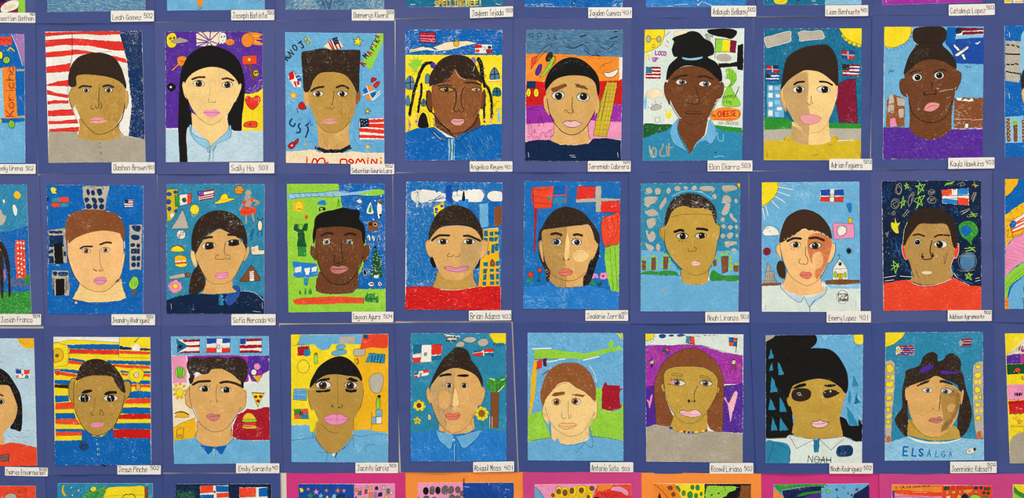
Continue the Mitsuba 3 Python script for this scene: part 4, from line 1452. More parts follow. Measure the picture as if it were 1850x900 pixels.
portrait(2, 2, 'self-portrait with a low ponytail ringed by tiny doodles of food and flags on teal', (290, 324), (36, 30, 676, 32, 672, 874, 38, 874), '''
@background
tq P 36 30 676 32 672 874 38 874
tl H 40 13 5 .45 40
lb H 70 16 4 .35 26
wh H 40 26 2.5 .25 18
@building
ol P 36 66 110 62 112 180 90 240 66 268 40 272
ink O 2
cb E 54 96 16 12
ink O 2
cb E 96 84 13 10
ink O 2
cb E 50 146 16 16
ink O 2
cb E 56 192 12 14
ink O 2
cb E 98 206 10 10
ink O 2
wh! P 60 222 84 216 90 240 64 256
ink O 2
@flag+
gn P 92 104 126 102 124 172 96 178
wh! P 124 102 172 96 172 162 124 172
vm P 172 94 198 90 198 156 172 162
ink L 2.5 92 104 198 90 200 156 96 178 92 104
dg S 138 134 148 120 164 124 166 144 150 150
br S 144 130 156 122 162 136 150 142
ink O 2.5
@flag+
wh! P 240 80 346 66 346 122 250 140
dr M 7 280 80 346 70 252 112 346 92 254 124 346 106 256 136 346 120
pu P 240 80 278 76 282 102 246 108
wh D 2.5 250 86 266 84 256 96 272 94
ink L 2.5 240 80 346 66 346 122 250 140 240 80
@hat
yl S 346 158 380 134 392 110 410 94 432 98 444 122 490 126 450 142 400 156
ink O 2.5
or C 4 386 130 410 136 446 124
@ball
or E 510 70 32 28
yl D 6 496 62 512 60 528 66 498 80 514 80
ink O 2.5
ink M 2 484 60 540 62 482 76 540 78 498 46 496 96 514 42 514 98 530 46 526 94
@dancer
gy S 552 80 566 68 584 76 590 96 572 106 552 100
gy S 552 104 584 108 596 140 580 180 550 180 544 140
vm S 528 148 560 136 548 166 532 164
vm S 584 130 604 120 610 150 588 144
gy B 14 606 136 640 150 616 166
gy B 10 532 160 514 200
vm S 520 200 548 182 590 178 620 190 614 224 560 236 522 232
gy B 12 556 236 556 286
gy B 12 598 226 606 270
ink C 2 560 110 570 130 590 120
ink C 2 546 180 570 190 592 176
ink C 2 626 130 642 148 620 168
ink C 2 520 206 560 216 616 200
@pyramid
lg P 144 198 186 318 68 324
ink O 2
gy M 2 100 270 170 266 90 292 176 290 120 240 158 238 80 310 180 308
@sun
yl E 221 196 30 32
ink O 2
cr H 70 10 4 .5 14 190 220 260 220 240 246 200 246
@soccer_ball
wh E 133 360 30 30
ink O 2.5
ink M 2.5 104 356 130 362 130 362 134 330 130 362 162 360 130 362 122 388
gy E 120 372 9 8
gy E 146 346 8 8
@taco
br S 66 452 84 432 112 428 140 434 150 452 110 440
yl S 66 464 78 442 112 432 146 452 150 468 100 472
ink O 2
@hamburger
gd S 92 530 98 500 130 494 164 506 166 532 130 534
ink O 2
wh! P 92 532 166 528 166 538 94 542
vm P 94 542 166 536 168 548 98 552
yl S 96 552 168 548 164 566 130 572 100 564
ink O 2
@saw
lg S 56 634 90 622 150 612 156 636 100 646 62 650
ink O 2
br E 176 622 18 14
ink O 3
@flower
pk K 17 76 680 98 668 120 684 126 706 112 726 90 728 70 712 66 694
ink C 1.6 60 692 70 670 98 652 126 668 140 700 128 728 100 744 70 736 60 710
yl E 96 696 18 16
ink O 2
gn B 5 112 726 116 756
gn S 92 740 116 744 138 726 116 734
@beetle
cr E 646 302 15 34
ink O 2.5
ink C 3 646 268 630 256 634 246
ink C 3 648 268 664 256 660 246
ink C 3 632 300 620 306
ink C 3 662 300 676 310
ink C 3 640 336 628 356 632 372
ink C 3 654 334 660 356 654 372
tl S 580 370 590 340 610 320 600 370 590 400
ink C 2 578 380 600 330
@cat
cr S 590 430 600 440 616 434 636 430 640 460 676 462 676 486 600 490 590 470
ink O 2
ink E 604 458 8 8
cr! E 604 458 6 6
ink C 2 592 480 580 470
ink C 2 592 484 582 490
@temple
br P 590 558 648 642 646 660 512 666
ink O 2.5
wh! P 578 600 606 596 608 660 580 662
ink M 2.5 580 610 606 606 580 622 606 618 580 634 606 630 580 646 606 642
@hair
dk~ S 208 480 200 420 206 350 232 280 280 230 340 206 400 204 460 220 510 255 545 310 562 380 560 446 540 420 530 390 480 370 430 340 385 318 340 340 290 372 260 420 244 460 232 512 218 500
dk H 30 8 6 .6 40
dk~ S 240 560 200 630 186 740 230 746 270 720 290 690 280 620 256 570
br H 30 14 2 .3 16
ink O 2.5
@ear
s1 S 214 470 196 464 196 510 216 560 236 566 226 500
ink C 2 206 464 194 480 202 530 232 568
s2 S 560 450 574 440 574 480 548 530 540 520
@neck
s2 P 290 690 278 730 256 742 330 748 430 742 494 734 466 690 470 640 300 640
s3 H 10 20 4 .2 24
@face
s2 S 226 500 240 460 264 414 300 372 350 338 385 322 440 345 500 378 540 420 556 470 540 520 515 570 490 620 450 665 380 684 320 668 280 620 250 560
s9 H 20 13 7 .35 40
s3 H 35 22 4 .2 24
ink O 1.6
@shirt
dn P 38 786 120 760 220 744 330 750 460 746 540 728 610 740 660 760 672 790 672 874 38 874
nv H 10 10 6 .5 40
lb H 20 20 3 .2 16 480 740 660 760 670 800 480 800
wh M 2.5 68 810 70 846 660 806 662 840 600 858 650 864
wh C 3 540 726 610 738 672 790
@collar
cb S 468 704 490 694 514 710 510 760 470 810 440 822 414 780 440 748 496 736
lb H 40 8 3 .5 16
ink O 2.5
ink C 3 240 740 270 790 340 822 390 824
tq P 380 752 400 750 410 820 380 820
lb D 5 402 760 408 784
ink L 2.5 388 752 386 822
@eyebrow+
dk B 15 284 384 310 378 334 376
@eyebrow+
dk B 15 440 360 480 362 524 374
dk! Y 313 434 92 52 30 4 2 -6
dk! Y 474 414 96 46 36 2 2 -4
hb M 3 300 420 330 414 440 404 500 396
@nose
ink C 3.6 420 414 414 470 428 496 440 490 452 500 450 518 430 522
ink C 3.6 378 492 360 500 358 516 380 522 410 520 430 510
@mouth
pk S 356 630 370 612 400 612 430 606 440 622 420 644 380 648
mg O 2.5
mg C 2 358 630 400 624 438 624
''', (418, 567.5, 498, 588, 0, 'Sofia Mercado', (421, 480.5, 583, 9.5), '401', (484, 496, 582, 7)))

portrait(2, 3, 'self-portrait of a very dark face on bright green and blue above an orange path', (508, 324), (38, 30, 672, 30, 680, 860, 48, 866), '''
@background
lm P 38 30 672 30 680 860 48 866
yl H 80 14 6 .3 30
gn H 20 40 3 .1 20
@sky
bl~ P 372 30 672 30 680 712 500 716 500 640 560 500 540 300 400 190
wh H 40 14 2.5 .35 20
az H 60 14 5 .4 30
@snake
lb~ S 46 96 120 92 200 88 280 86 380 76 440 82 520 76 600 66 660 72 672 88 640 104 560 108 480 100 400 108 300 112 200 114 120 120 60 132
wh H 40 8 4 .4 10
cb C 3 50 126 46 104 80 94 160 90 260 86 360 74 420 86 500 78
cb C 3 60 130 130 120 230 114 330 116 440 106 500 106
cb M 2.5 80 100 100 124 120 94 130 118 150 96 170 116 190 92 200 114 230 90 250 112 280 92 300 112 330 90 350 112
lm S 500 98 560 82 630 64 668 74 668 96 620 106 560 106
gd H 30 8 3 .4 14 300 86 420 84 420 104 300 108
@sun
yl A 44 10 112 176
gd E 116 176 34 38
yl E 116 178 24 34
or O 2.5
ink M 3 104 166 112 166 120 166 128 166 106 190 130 192 106 196 128 198
gd M 6 80 140 90 150 76 200 88 192 150 140 142 150 156 190 146 186
@mushroom
az S 234 160 250 142 280 136 292 156 290 168 250 166
dk S 246 190 260 180 288 186 284 204 262 200 250 210
lm E 262 192 10 8
vm S 158 240 166 232 176 242 166 260 156 254
gn B 5 366 180 374 130 380 176
@tree+
dg S 84 310 90 290 110 296 112 318 140 318 150 292 174 290 168 334 150 336 142 346 112 346 86 334
lm! S 114 300 124 292 140 300 138 326 120 326
ink O 3
dg S 112 346 148 344 156 400 164 440 108 440 110 380
k H 50 10 5 .5 20
gn~ P 108 440 164 438 164 500 112 504
dg H 85 8 4 .5 24
wh C 3 80 336 96 340 104 348
@house
az S 76 538 130 540 220 548 234 560 238 600 230 630 90 638 86 590
wh! P 90 574 134 566 130 604 92 606
wh! P 150 580 190 574 186 604 178 624 160 622
wh! P 198 576 234 566 230 600 200 602
tq~ P 148 644 182 640 172 690 152 690
@trees
gn~ S 116 740 122 720 132 740 126 752
gn~ S 150 740 158 706 166 736 160 752
gn~ S 178 740 190 706 202 740 190 748
@path
vm P 76 790 100 778 160 770 340 762 420 764 540 772 538 806 440 806 300 812 140 816 86 808
or H 5 8 4 .6 30
br M 1.8 160 772 164 812 210 770 210 800 262 786 264 812 312 770 302 808 366 768 374 808 424 766 426 804 476 772 480 804 170 800 260 790 260 788 366 780
dk L 4 536 772 538 806
@bush
gn~ S 544 778 560 750 600 748 612 770 630 762 630 800 600 798 560 796
dg M 5 560 740 552 790 580 760 590 796 604 740 610 750 620 770 626 800 560 780 620 776
ink O 1.5
gn M 2.5 474 748 480 760 510 740 520 752
lm C 3 50 716 130 720 230 716
gn M 2 56 50 60 80 72 822 70 846 656 824 658 846
@cloud
wh S 492 140 510 132 526 144 512 156
wh D 5 612 140 650 110 600 260 560 100
@spire
wh~ S 556 216 580 150 590 180 600 222
gn~ S 568 210 582 166 588 212
@dog
wh! S 624 190 630 150 640 134 656 138 652 170 656 190 650 230 636 258 628 230
br S 632 144 654 134 656 160 640 160
k S 638 230 650 226 648 250
@face_doodle
br S 564 290 580 276 626 274 634 300 622 334 596 330 570 340
dk E 582 292 12 10
dk E 612 294 12 10
wh O 3
@people
wh S 560 380 570 360 580 380 576 400
k B 5 566 376 570 398
wh S 590 380 598 366 608 384 604 402
k B 4 600 374 596 400
wh S 626 396 636 360 644 396
nv S 628 398 636 366 640 398
@tower
dg P 612 440 650 520 662 636 580 640 594 520 604 450
wh! H 20 13 5 .5 12
k H 60 12 5 .6 20
wh! P 604 626 632 626 632 640 606 640
wh O 2.5
k S 602 450 612 432 620 450
k S 536 596 546 586 556 610 548 626 538 616
wh O 2.5
wh S 566 680 590 668 606 684 586 696
br B 9 580 680 600 682
wh S 630 682 640 666 656 684 644 696
br B 8 640 676 648 690
@neck
s7 P 250 600 230 650 222 720 262 742 360 748 460 740 502 712 500 650 504 580
wh H 30 16 2 .3 8
s6 H 85 10 6 .5 40
k H 20 10 7 .6 40 400 660 500 610 500 690 420 690
@ear
s6 S 212 440 192 440 190 480 214 516 228 520
dk O 3
wh M 2.5 190 440 186 480 210 424 204 438
s6 S 540 440 568 430 576 450 560 520 534 534
dk O 3
wh M 2.5 574 430 580 460 566 500 556 520
@face
s7 S 226 380 236 320 320 312 420 314 500 320 534 360 540 420 530 510 510 560 480 620 440 670 390 684 320 670 270 615 240 540 222 450
s6 H 80 10 6 .55 40
st H 80 14 4 .35 24 240 400 350 400 340 540 250 540
st H 80 14 4 .3 24 400 420 520 400 500 540 410 540
wh H 70 22 2 .28 8
dk H 20 10 7 .5 30 280 620 470 620 430 690 320 690
@hair
k! S 212 420 206 360 216 300 220 260 240 232 280 212 340 200 400 186 460 196 500 200 512 222 510 260 540 300 548 360 544 420 530 400 520 340 470 318 380 308 300 312 236 324 226 370
@eyebrow+
dk B 15 264 366 300 350 336 354
@eyebrow+
dk B 15 418 360 450 352 486 362
dgy Y 296 408 50 42 15 0 0 0 3
dgy Y 444 410 40 34 14 0 0 0 3
wh M 3 276 390 320 388 272 404 280 424 428 396 460 394 466 404 462 424
@nose
k C 5 392 410 394 470 402 520
k C 5 350 490 346 530 360 546 380 540
dk C 6 340 530 370 550 402 540 420 520
@mouth
dp S 318 580 340 564 372 570 400 562 440 578 410 604 370 614 334 606
s6 H 0 10 4 .4 20
dk C 4 318 580 370 586 438 578
dk C 4 340 552 376 560 420 548
@outline
k C 5 222 450 240 540 270 615 320 670 390 685 450 660 510 575 534 500
wh M 2.5 220 700 226 720 260 744 280 748 350 750 380 752 480 724 500 712
''', (636, 563, 711, 582.5, 0, 'Tayvon Agurs', (637.5, 687.2, 576.6, 9), '504', (693.5, 708.3, 575.3, 7)))

portrait(2, 4, 'self-portrait in a bright red shirt with white clouds over blue and yellow city towers', (724, 324), (36, 14, 662, 22, 650, 850, 28, 848), '''
@background
ob~ P 36 14 662 22 656 700 36 700
az H 85 12 7 .5 60
tq H 80 14 6 .4 60 40 200 200 180 180 680 40 690
wh H 85 18 3 .4 40
wh H 10 14 4 .5 24 40 150 300 140 300 180 40 190
wh H 88 10 4 .6 50 36 180 52 180 48 700 36 700
wh H 10 10 3 .5 20 40 660 220 650 220 696 40 696
@cloud+
wh! S 66 120 70 90 90 74 120 70 160 66 200 72 240 86 280 90 300 120 280 146 220 146 160 150 110 150 80 140
ink O 1.6
wh! K 15 82 92 110 82 145 80 180 84 215 88 250 94 276 104 100 138 140 140 190 138
@cloud+
wh! S 334 124 340 90 370 76 430 74 480 66 520 66 540 100 524 144 470 150 410 140 360 146
ink O 1.6
wh! K 15 352 92 380 86 412 84 444 80 476 78 510 82 528 104 516 132 440 136 380 134
@cloud+
wh! S 562 116 572 86 610 74 650 80 660 90 660 140 640 144 590 142
ink O 1.6
@tower+
cb P 296 40 330 36 334 156 290 130
az P 374 136 440 128 440 200 380 170
sk H 85 8 5 .5 40
@tower+
wh! P 102 104 118 104 116 180 98 184
sk R 106 140 114 180
ink L 2 102 104 118 104 116 182 98 184 102 104
ink L 2 110 104 110 70
ink M 2 84 90 130 80 96 76 120 96
@crane
ink L 3 366 100 372 40
ink L 2 330 110 390 106
ink L 2 330 50 390 44
ink L 2 340 80 380 78
ink S 398 134 410 70 418 134
@tower+
yl P 214 176 282 142 282 200 224 250 214 220
cb R 222 186 240 206
cb R 258 166 276 182
cb R 222 210 240 220
cb L 4 214 180 286 144
cb M 4 180 140 300 120 200 150 280 110 220 130 260 104
@tower+
sk P 512 160 568 156 568 310 514 314
lb H 88 9 5 .5 50
@tower+
bl P 572 150 640 150 640 300 574 306
az H 85 8 5 .6 50
@tower+
br~ P 608 180 656 172 656 300 606 306
br Z 5 610 184 654 300 9
@building
gd P 534 330 636 314 644 700 504 700
or H 80 12 4 .3 24
wh C 4 536 326 590 320 632 324
tl R 540 336 566 372
tl P 578 344 604 340 600 370 580 366
tl R 612 340 640 362
tl P 534 380 564 382 566 404 540 400
tl P 576 376 606 380 604 406 574 402
tl P 612 376 636 376 624 404 606 402
tl P 590 426 612 420 610 478 588 480
tl P 614 420 638 416 634 466 614 470
tl P 562 468 576 464 576 492 562 492
tl R 538 540 568 566
tl R 580 540 606 566
tl R 618 532 640 564
tl P 536 586 564 580 556 614 534 612
tl P 580 582 606 582 604 602 580 602
tl P 620 580 642 580 640 604 620 600
tl P 538 624 560 620 556 652 534 656
tl P 580 616 608 616 606 656 580 650
tl P 620 614 640 614 640 650 620 650
tl P 534 664 556 666 554 692 532 690
tl P 582 664 608 664 606 688 582 688
tl R 620 664 640 684
br S 580 550 590 520 606 528 614 556 600 570
@ear
s2 S 190 404 164 404 160 440 176 490 204 506
ink C 2 190 402 166 402 162 450 184 496 206 508
s2 S 526 404 560 400 572 420 556 490 520 516 512 490
ink C 2 530 404 566 402 570 430 550 492 516 518
@hair
k! S 196 508 192 530 204 564 222 576 230 560 220 530 206 508
k! S 486 536 500 510 514 520 510 560 494 580 482 570
@neck
s3 P 244 580 230 640 206 700 260 714 340 722 420 714 500 694 474 650 470 590
s9 H 60 9 7 .6 40
s2 H 60 14 5 .4 34 210 600 400 600 400 710 210 710
@face
s2 S 186 400 200 370 250 318 330 302 410 304 480 322 520 360 530 400 524 470 504 540 460 600 400 650 340 656 280 640 244 590 214 520 196 460
s9 H 70 11 7 .45 40
sh P 386 420 430 376 524 386 526 460 504 540 470 590 400 604 384 560 390 480
s3 H 70 9 6 .55 40 390 410 520 400 510 540 440 640 396 640
st H 70 12 5 .35 30 390 420 480 430 440 560 396 560
@hair
dk S 184 396 184 340 206 280 240 220 290 186 350 168 410 180 460 206 500 260 524 310 536 360 530 400 510 360 480 326 420 302 330 300 260 312 210 360
k H 60 9 6 .5 30
wh H 60 16 2.5 .32 12
@shirt
sc P 36 700 206 698 260 718 340 724 420 716 500 700 650 694 650 850 28 848
rd H 5 9 6 .5 60
wh H 5 20 2.5 .2 20
wh H 88 10 4 .6 20 28 790 48 790 48 848 28 848
wh H 0 8 4 .5 14 60 838 160 840 160 848 60 848
br M 3 324 818 344 816 320 828 346 826
mr M 3 616 714 616 830 640 720 638 800
ink L 2 36 700 206 698
@outline
ink C 2 244 590 226 650 204 698
ink C 2 472 590 480 660 504 698
@eyebrow+
dk B 14 204 396 250 366 314 366
@eyebrow+
dk B 14 410 368 450 370 516 400
dk Y 274 406 80 38 21 2 0 -2
dk Y 444 406 80 38 21 2 0 2
ink M 2 240 392 232 384 256 386 250 378 270 384 268 376 480 390 488 382 464 384 470 376 446 384 446 376
@nose
ink C 3 320 480 304 494 306 502 330 504 344 490
ink C 3 376 480 386 498 370 504 354 502
@mouth
pk S 280 574 320 566 360 578 400 566 442 570 420 590 370 602 320 596
ink O 2.4
mg C 2.5 284 576 360 584 438 572
''', (847, 561, 924, 579.4, -.5, 'Brian Adams', (850, 903, 576.6, 11), '403', (907.6, 922.6, 576.5, 8)))

portrait(2, 5, 'self-portrait with face split light and dark, two flags and large orange tulip', (938, 324), (34, 12, 660, 16, 648, 848, 26, 842), '''
@background
ob P 34 12 660 16 648 848 26 842
az H 85 14 7 .4 60
cb H 80 14 7 .35 50 100 200 500 180 560 500 400 640 100 600
tq H 85 12 6 .4 50 36 200 110 200 110 600 40 640
@flag+
vm P 84 54 228 44 220 100 212 180 96 190 86 120
or H 85 14 5 .3 34
bl P 230 44 304 44 300 98 224 104
tq P 216 124 304 118 304 156 216 162
vm L 9 218 108 306 102
tq S 188 116 200 106 206 130 190 136
rd M 6 84 60 82 150 96 190 210 184 308 44 304 152
dr L 5 84 56 96 190
ink C 2 90 66 160 70 200 60
ink C 2 92 96 100 150 214 160
ink C 2 90 110 160 120 200 130
ink L 2 228 46 212 180
@flag_pole
dr P 98 190 118 190 108 380 104 476 92 470 98 320
vm H 85 8 4 .5 40
@flag+
rd P 380 46 496 46 490 126 372 130
sc H 10 9 6 .5 30
rd P 534 144 654 136 654 214 532 218
sc H 10 9 6 .5 30
lg P 370 130 494 122 500 46 534 46 534 122 656 128 656 140 536 144 530 212 498 210 500 148 370 152
ink M 2 372 46 500 46 370 154 496 148 534 144 656 138 530 218 656 214
@tulip
lm P 558 440 652 404 648 738 600 730 574 640 556 520
gn H 86 13 4 .4 60
yl H 86 18 5 .3 60
ink M 2 590 440 612 720 620 430 640 720
vm S 534 290 550 250 600 232 656 224 656 400 600 430 560 438 538 380
or H 70 14 5 .3 30
ink O 2.5
ink C 2 556 260 580 330 574 436
ink C 2 600 234 616 320 580 436
ink C 2 640 230 640 330 590 430
@flower+
rd S 54 606 64 612 72 598 82 612 94 598 92 624 76 640 60 632
ink O 2
gn B 8 76 640 72 666
gn S 52 640 66 652 64 668 50 664
gn S 90 632 80 650 70 668 86 656
@flower+
rd S 118 588 130 578 148 586 146 600 130 606
ink O 2
dg B 5 132 606 126 666
dg S 112 650 126 656 140 660 126 668
@flower+
pk K 10 474 630 486 622 500 624 482 636 506 634
lv M 3 478 624 490 634 500 620 504 634
gn K 9 466 676 478 668 484 682
@flower+
pk K 13 540 620 560 618 550 640 536 638 560 636
vi E 546 630 8 8
dg S 510 670 520 680 540 666 530 690 514 690
dg L 4 524 690 522 706
@hair
dk! S 130 400 124 440 130 500 152 560 172 600 178 664 200 650 204 600 170 540 150 440
k! S 500 410 520 430 520 490 500 560 474 640 450 690 416 686 424 600 460 540 480 500
wh H 60 12 2.5 .4 10
dk~ P 168 560 206 600 200 650 174 664
@neck
st P 204 600 196 660 240 700 330 706 416 696 424 600
s9 H 85 11 7 .3 40
s2 P 300 650 416 620 416 696 304 706
ink O 1
@ear
s2 S 146 400 130 410 130 460 146 520 160 540 154 460
ink C 2 146 400 132 430 138 490 160 546
s2 S 490 400 512 400 512 440 490 500 470 524 470 480
@face
st S 152 332 230 316 316 308 316 650 270 640 220 612 180 560 156 470 150 400
s9 H 80 11 7 .35 40
s2 S 314 308 400 300 450 296 476 336 490 400 480 480 450 560 430 620 380 650 310 656
s1 H 70 12 7 .3 40
s9 H 60 14 5 .35 30 420 330 490 380 470 500 420 480
s9 H 20 14 5 .25 30
s1 S 300 420 314 360 326 420 318 520 296 520
s1 S 350 490 370 464 410 456 446 480 450 510 420 536 380 536 356 520
st C 2 352 500 368 466 410 458 446 480
st C 2 364 500 380 474 420 476
@hair
dk! S 124 400 130 350 150 310 190 240 240 196 300 178 360 190 420 220 480 290 520 360 522 420 496 400 478 340 450 292 400 298 310 308 220 320 152 334 144 390
hb H 30 12 4 .3 34
k H 50 14 5 .4 34
wh H 40 26 2 .3 10
@shirt
az P 30 700 170 690 180 666 200 680 250 702 330 708 420 696 450 688 580 720 648 736 648 848 26 842
lb H 8 11 7 .5 50 30 750 300 760 300 840 30 840
bl H 20 16 5 .35 50
wh H 5 18 3 .25 30
pb H 70 12 4 .5 40 220 700 330 710 310 840 290 840
bl H 60 12 7 .5 40 340 700 480 700 400 800 320 780
@outline
s6 C 3.5 160 560 200 606 250 640 310 660 370 652 430 610
ink C 2 148 420 160 480 154 540
@eyebrow+
dk B 16 210 358 240 352 274 362
@eyebrow+
dk B 15 356 362 380 358 408 366
nv Y 246 408 62 48 19 -4 0 0 3
dn Y 372 410 68 50 18 4 0 0 3
ink M 2 216 388 208 380 230 380 224 372 246 378 244 368 262 382 270 372 350 388 342 380 366 380 362 372 382 378 384 370 396 384 406 376
s1 M 4 230 428 268 430 350 432 390 434
@nose
ink C 3 286 510 290 524 300 526
ink C 3 308 524 320 526 326 514
s7 D 4 292 520 318 522
@mouth
cl S 258 606 280 590 310 582 346 596 342 616 310 628 276 624
dr O 2.5
dr C 2.5 260 608 300 604 346 602
s9 C 4 280 560 310 570 340 556
''', (1057.6, 560.4, 1135, 580, 0, 'Jealanie Zorrilla', (1060, 1126, 575.6, 9), '401', (1123, 1134, 568, 4.5)))

portrait(2, 6, 'self-portrait with plain sky-blue shirt, many small grey clouds and brown trees', (1148, 324), (36, 26, 682, 24, 668, 860, 34, 860), '''
@background
tq P 36 26 682 24 672 640 34 630
tl H 70 14 5 .4 30
wh H 50 14 2.5 .35 16
sk P 34 460 180 470 260 560 290 620 34 630
sk P 480 600 530 470 672 460 670 660 480 660
lb H 20 12 5 .5 30
sk C 12 240 110 320 76 420 84 500 130
@cloud+
lg S 64 70 84 54 104 62 106 88 84 94
@cloud+
lg S 126 70 144 56 166 66 160 90 132 92
@cloud+
lg S 200 72 216 54 230 70 220 92 204 90
@cloud+
lg S 252 56 270 44 292 54 288 74 260 74
@cloud+
lg S 310 56 326 44 340 56 328 68
@cloud+
lg S 362 60 384 40 400 58 380 70
@cloud+
lg S 416 54 450 44 500 46 510 66 480 80 430 74
@cloud+
lg S 560 48 600 40 650 42 660 64 620 76 580 84
@cloud+
lg S 60 120 100 112 146 118 130 150 100 164 84 178 62 160
@cloud+
lg S 154 180 170 150 196 116 200 146 180 180 164 200
@cloud+
lg S 60 214 90 200 116 194 146 220 130 236 90 240
@cloud+
lg S 72 270 100 254 130 260 132 290 108 314 84 318
@cloud+
lg S 66 340 80 334 86 360 110 336 130 360 126 390 104 408 84 396
@cloud+
lg S 62 418 90 424 118 440 112 462 84 460
@cloud+
lg S 134 430 150 420 162 440 152 466 136 458
@cloud+
lg S 498 110 514 94 528 112 518 130
@cloud+
lg S 570 114 592 104 616 116 622 146 596 152 562 146
@cloud+
lg S 640 140 652 126 664 140 656 158
@cloud+
lg S 570 190 590 160 614 158 612 190 600 220 582 234 560 226
@cloud+
lg S 610 236 624 220 640 250 656 260 660 280 640 274
@cloud+
lg S 552 264 568 246 580 262 566 278
@cloud+
lg S 556 306 572 292 588 306 574 320
@cloud+
lg S 600 310 618 298 634 310 616 330
@cloud+
lg S 644 310 656 296 668 310 658 326
@cloud+
lg S 552 364 570 354 584 370 566 386
@cloud+
lg S 592 366 612 346 634 350 628 376 608 388
@cloud+
lg S 650 366 660 354 670 368 658 380
@cloud+
lg S 580 408 610 400 650 404 660 420 630 428 606 438 582 428
@cloud+
lg S 620 458 640 448 656 460 640 470
@background
ink M 1.6 64 70 66 88 160 60 168 84 420 74 500 80 562 80 620 76 146 118 132 150 66 340 64 366 130 262 134 290 560 110 564 146 600 404 650 402 596 300 604 292
wh M 3 62 86 80 98 130 96 158 94 410 78 440 84 500 84 516 62 558 150 600 158 580 436 606 442 60 164 84 182
@sun
gd P 656 30 682 26 680 60 664 50
ink O 2
ink L 2 656 30 644 44 664 52
@tree+
br P 40 530 66 530 66 590 44 590
lm K 7 44 512 58 506 66 520 40 550 68 556 40 576 70 580
ink M 2 44 528 44 590 66 528 66 590
@tree+
br P 106 510 130 506 130 590 104 592
lm K 8 104 504 118 498 134 506 96 530 94 556 96 580 138 528 138 556 136 580
ink M 2.5 106 508 106 590 130 508 130 590
@tree+
br P 182 506 214 500 206 586 182 588
lm K 8 184 496 200 490 214 498 174 520 172 546 174 570 222 520 224 548 218 572
ink M 2.5 184 502 182 586 212 500 206 586
@tree+
br P 506 530 526 520 528 560 508 568
lm K 7 516 508 530 500 506 520 500 552
ink L 2 508 528 508 566
@tree+
br P 558 506 600 502 598 600 566 612
lm K 10 562 490 580 476 600 486 618 506 546 520 620 530 616 556 612 580
ink L 3 556 504 602 500 598 600 564 612 558 508
ink M 3 580 470 576 480 600 478 612 490
@tree+
br P 636 560 668 560 668 604 640 600
lm K 9 630 566 650 550 620 580 664 552
ink L 2 636 560 640 600
@grass+
gn S 36 610 80 596 140 600 200 594 250 598 272 610 260 624 180 622 100 620 40 620
wh H 30 14 2.5 .3 12
dg H 60 9 4 .5 12
ink C 1.6 36 622 120 624 200 624 270 628
@grass+
gn S 490 610 510 590 540 612 580 626 640 624 668 630 664 660 580 660 490 656
dg H 50 9 4 .5 14
wh H 30 16 3 .3 12
ink C 2 486 658 560 664 640 660
@ear
so S 188 310 160 320 156 356 176 390 196 400
ink C 2 186 308 164 314 168 360 190 396
so S 526 300 548 310 546 360 530 410 520 400
ink C 3 526 292 548 304 550 356 532 410
@neck
so P 294 590 300 660 330 682 400 688 468 676 478 590
wh H 70 22 3 .25 14
s2 H 50 14 4 .4 20
ink C 1.8 296 620 306 668 350 686 440 684 478 660
@face
so S 190 310 210 260 250 200 310 178 400 186 480 200 518 240 530 320 528 420 512 510 470 590 420 622 350 616 290 570 230 500 196 420
s3 H 80 12 6 .35 40
s2 H 85 18 3 .4 30 400 240 520 240 520 440 430 560
wh H 60 30 2 .22 12
s4 H 50 12 6 .5 20 250 350 340 380 340 560 270 550 230 480
st H 40 8 5 .5 16 310 440 400 470 360 520 320 520
ink C 1.6 230 246 300 230 400 226 500 232
@hair
dk~ S 192 305 192 250 212 180 246 130 300 98 360 90 420 104 480 140 514 180 530 240 524 290 508 260 490 208 440 190 360 186 320 174 270 184 232 220 216 264
k H 60 9 6 .55 24
wh H 50 16 2 .3 10
@shirt
sk P 34 620 270 628 300 640 304 670 350 690 440 688 476 660 580 664 670 662 668 860 34 860
lb H 60 20 4 .25 14
wh H 20 40 2.5 .16 14
tl H 60 36 2.5 .2 16
gy E 176 722 12 14
sk H 30 4 5 .8 12
@outline
ink C 2.4 190 330 190 420 214 490 260 550 300 586
ink C 2 340 614 400 624 470 594 512 520 528 430
wh C 3 282 590 292 640
wh C 3 486 580 478 640
@eyebrow+
k B 16 254 342 290 330 310 336
@eyebrow+
k B 15 400 322 440 324 466 330
k Y 304 370 80 44 20 2 0 0 4
k Y 422 368 74 40 20 8 0 -4 4
dk M 3 276 396 290 402 300 400 310 406 324 398 330 402
@nose
so S 372 380 384 420 396 450 380 470 352 468 344 450 360 440
ink C 3 346 450 342 464 360 470 372 462
ink C 3 378 440 394 450 390 464 378 470
s2 C 4 368 388 372 440
@mouth
pp S 356 548 380 530 400 534 426 544 410 562 380 564
st O 3
st C 2.5 360 548 400 546 424 546
''', (1273.6, 563.6, 1353, 583, -.3, 'Noah Liranzo', (1278, 1333, 579, 10), '503', (1338, 1351.4, 576.4, 7.5)))

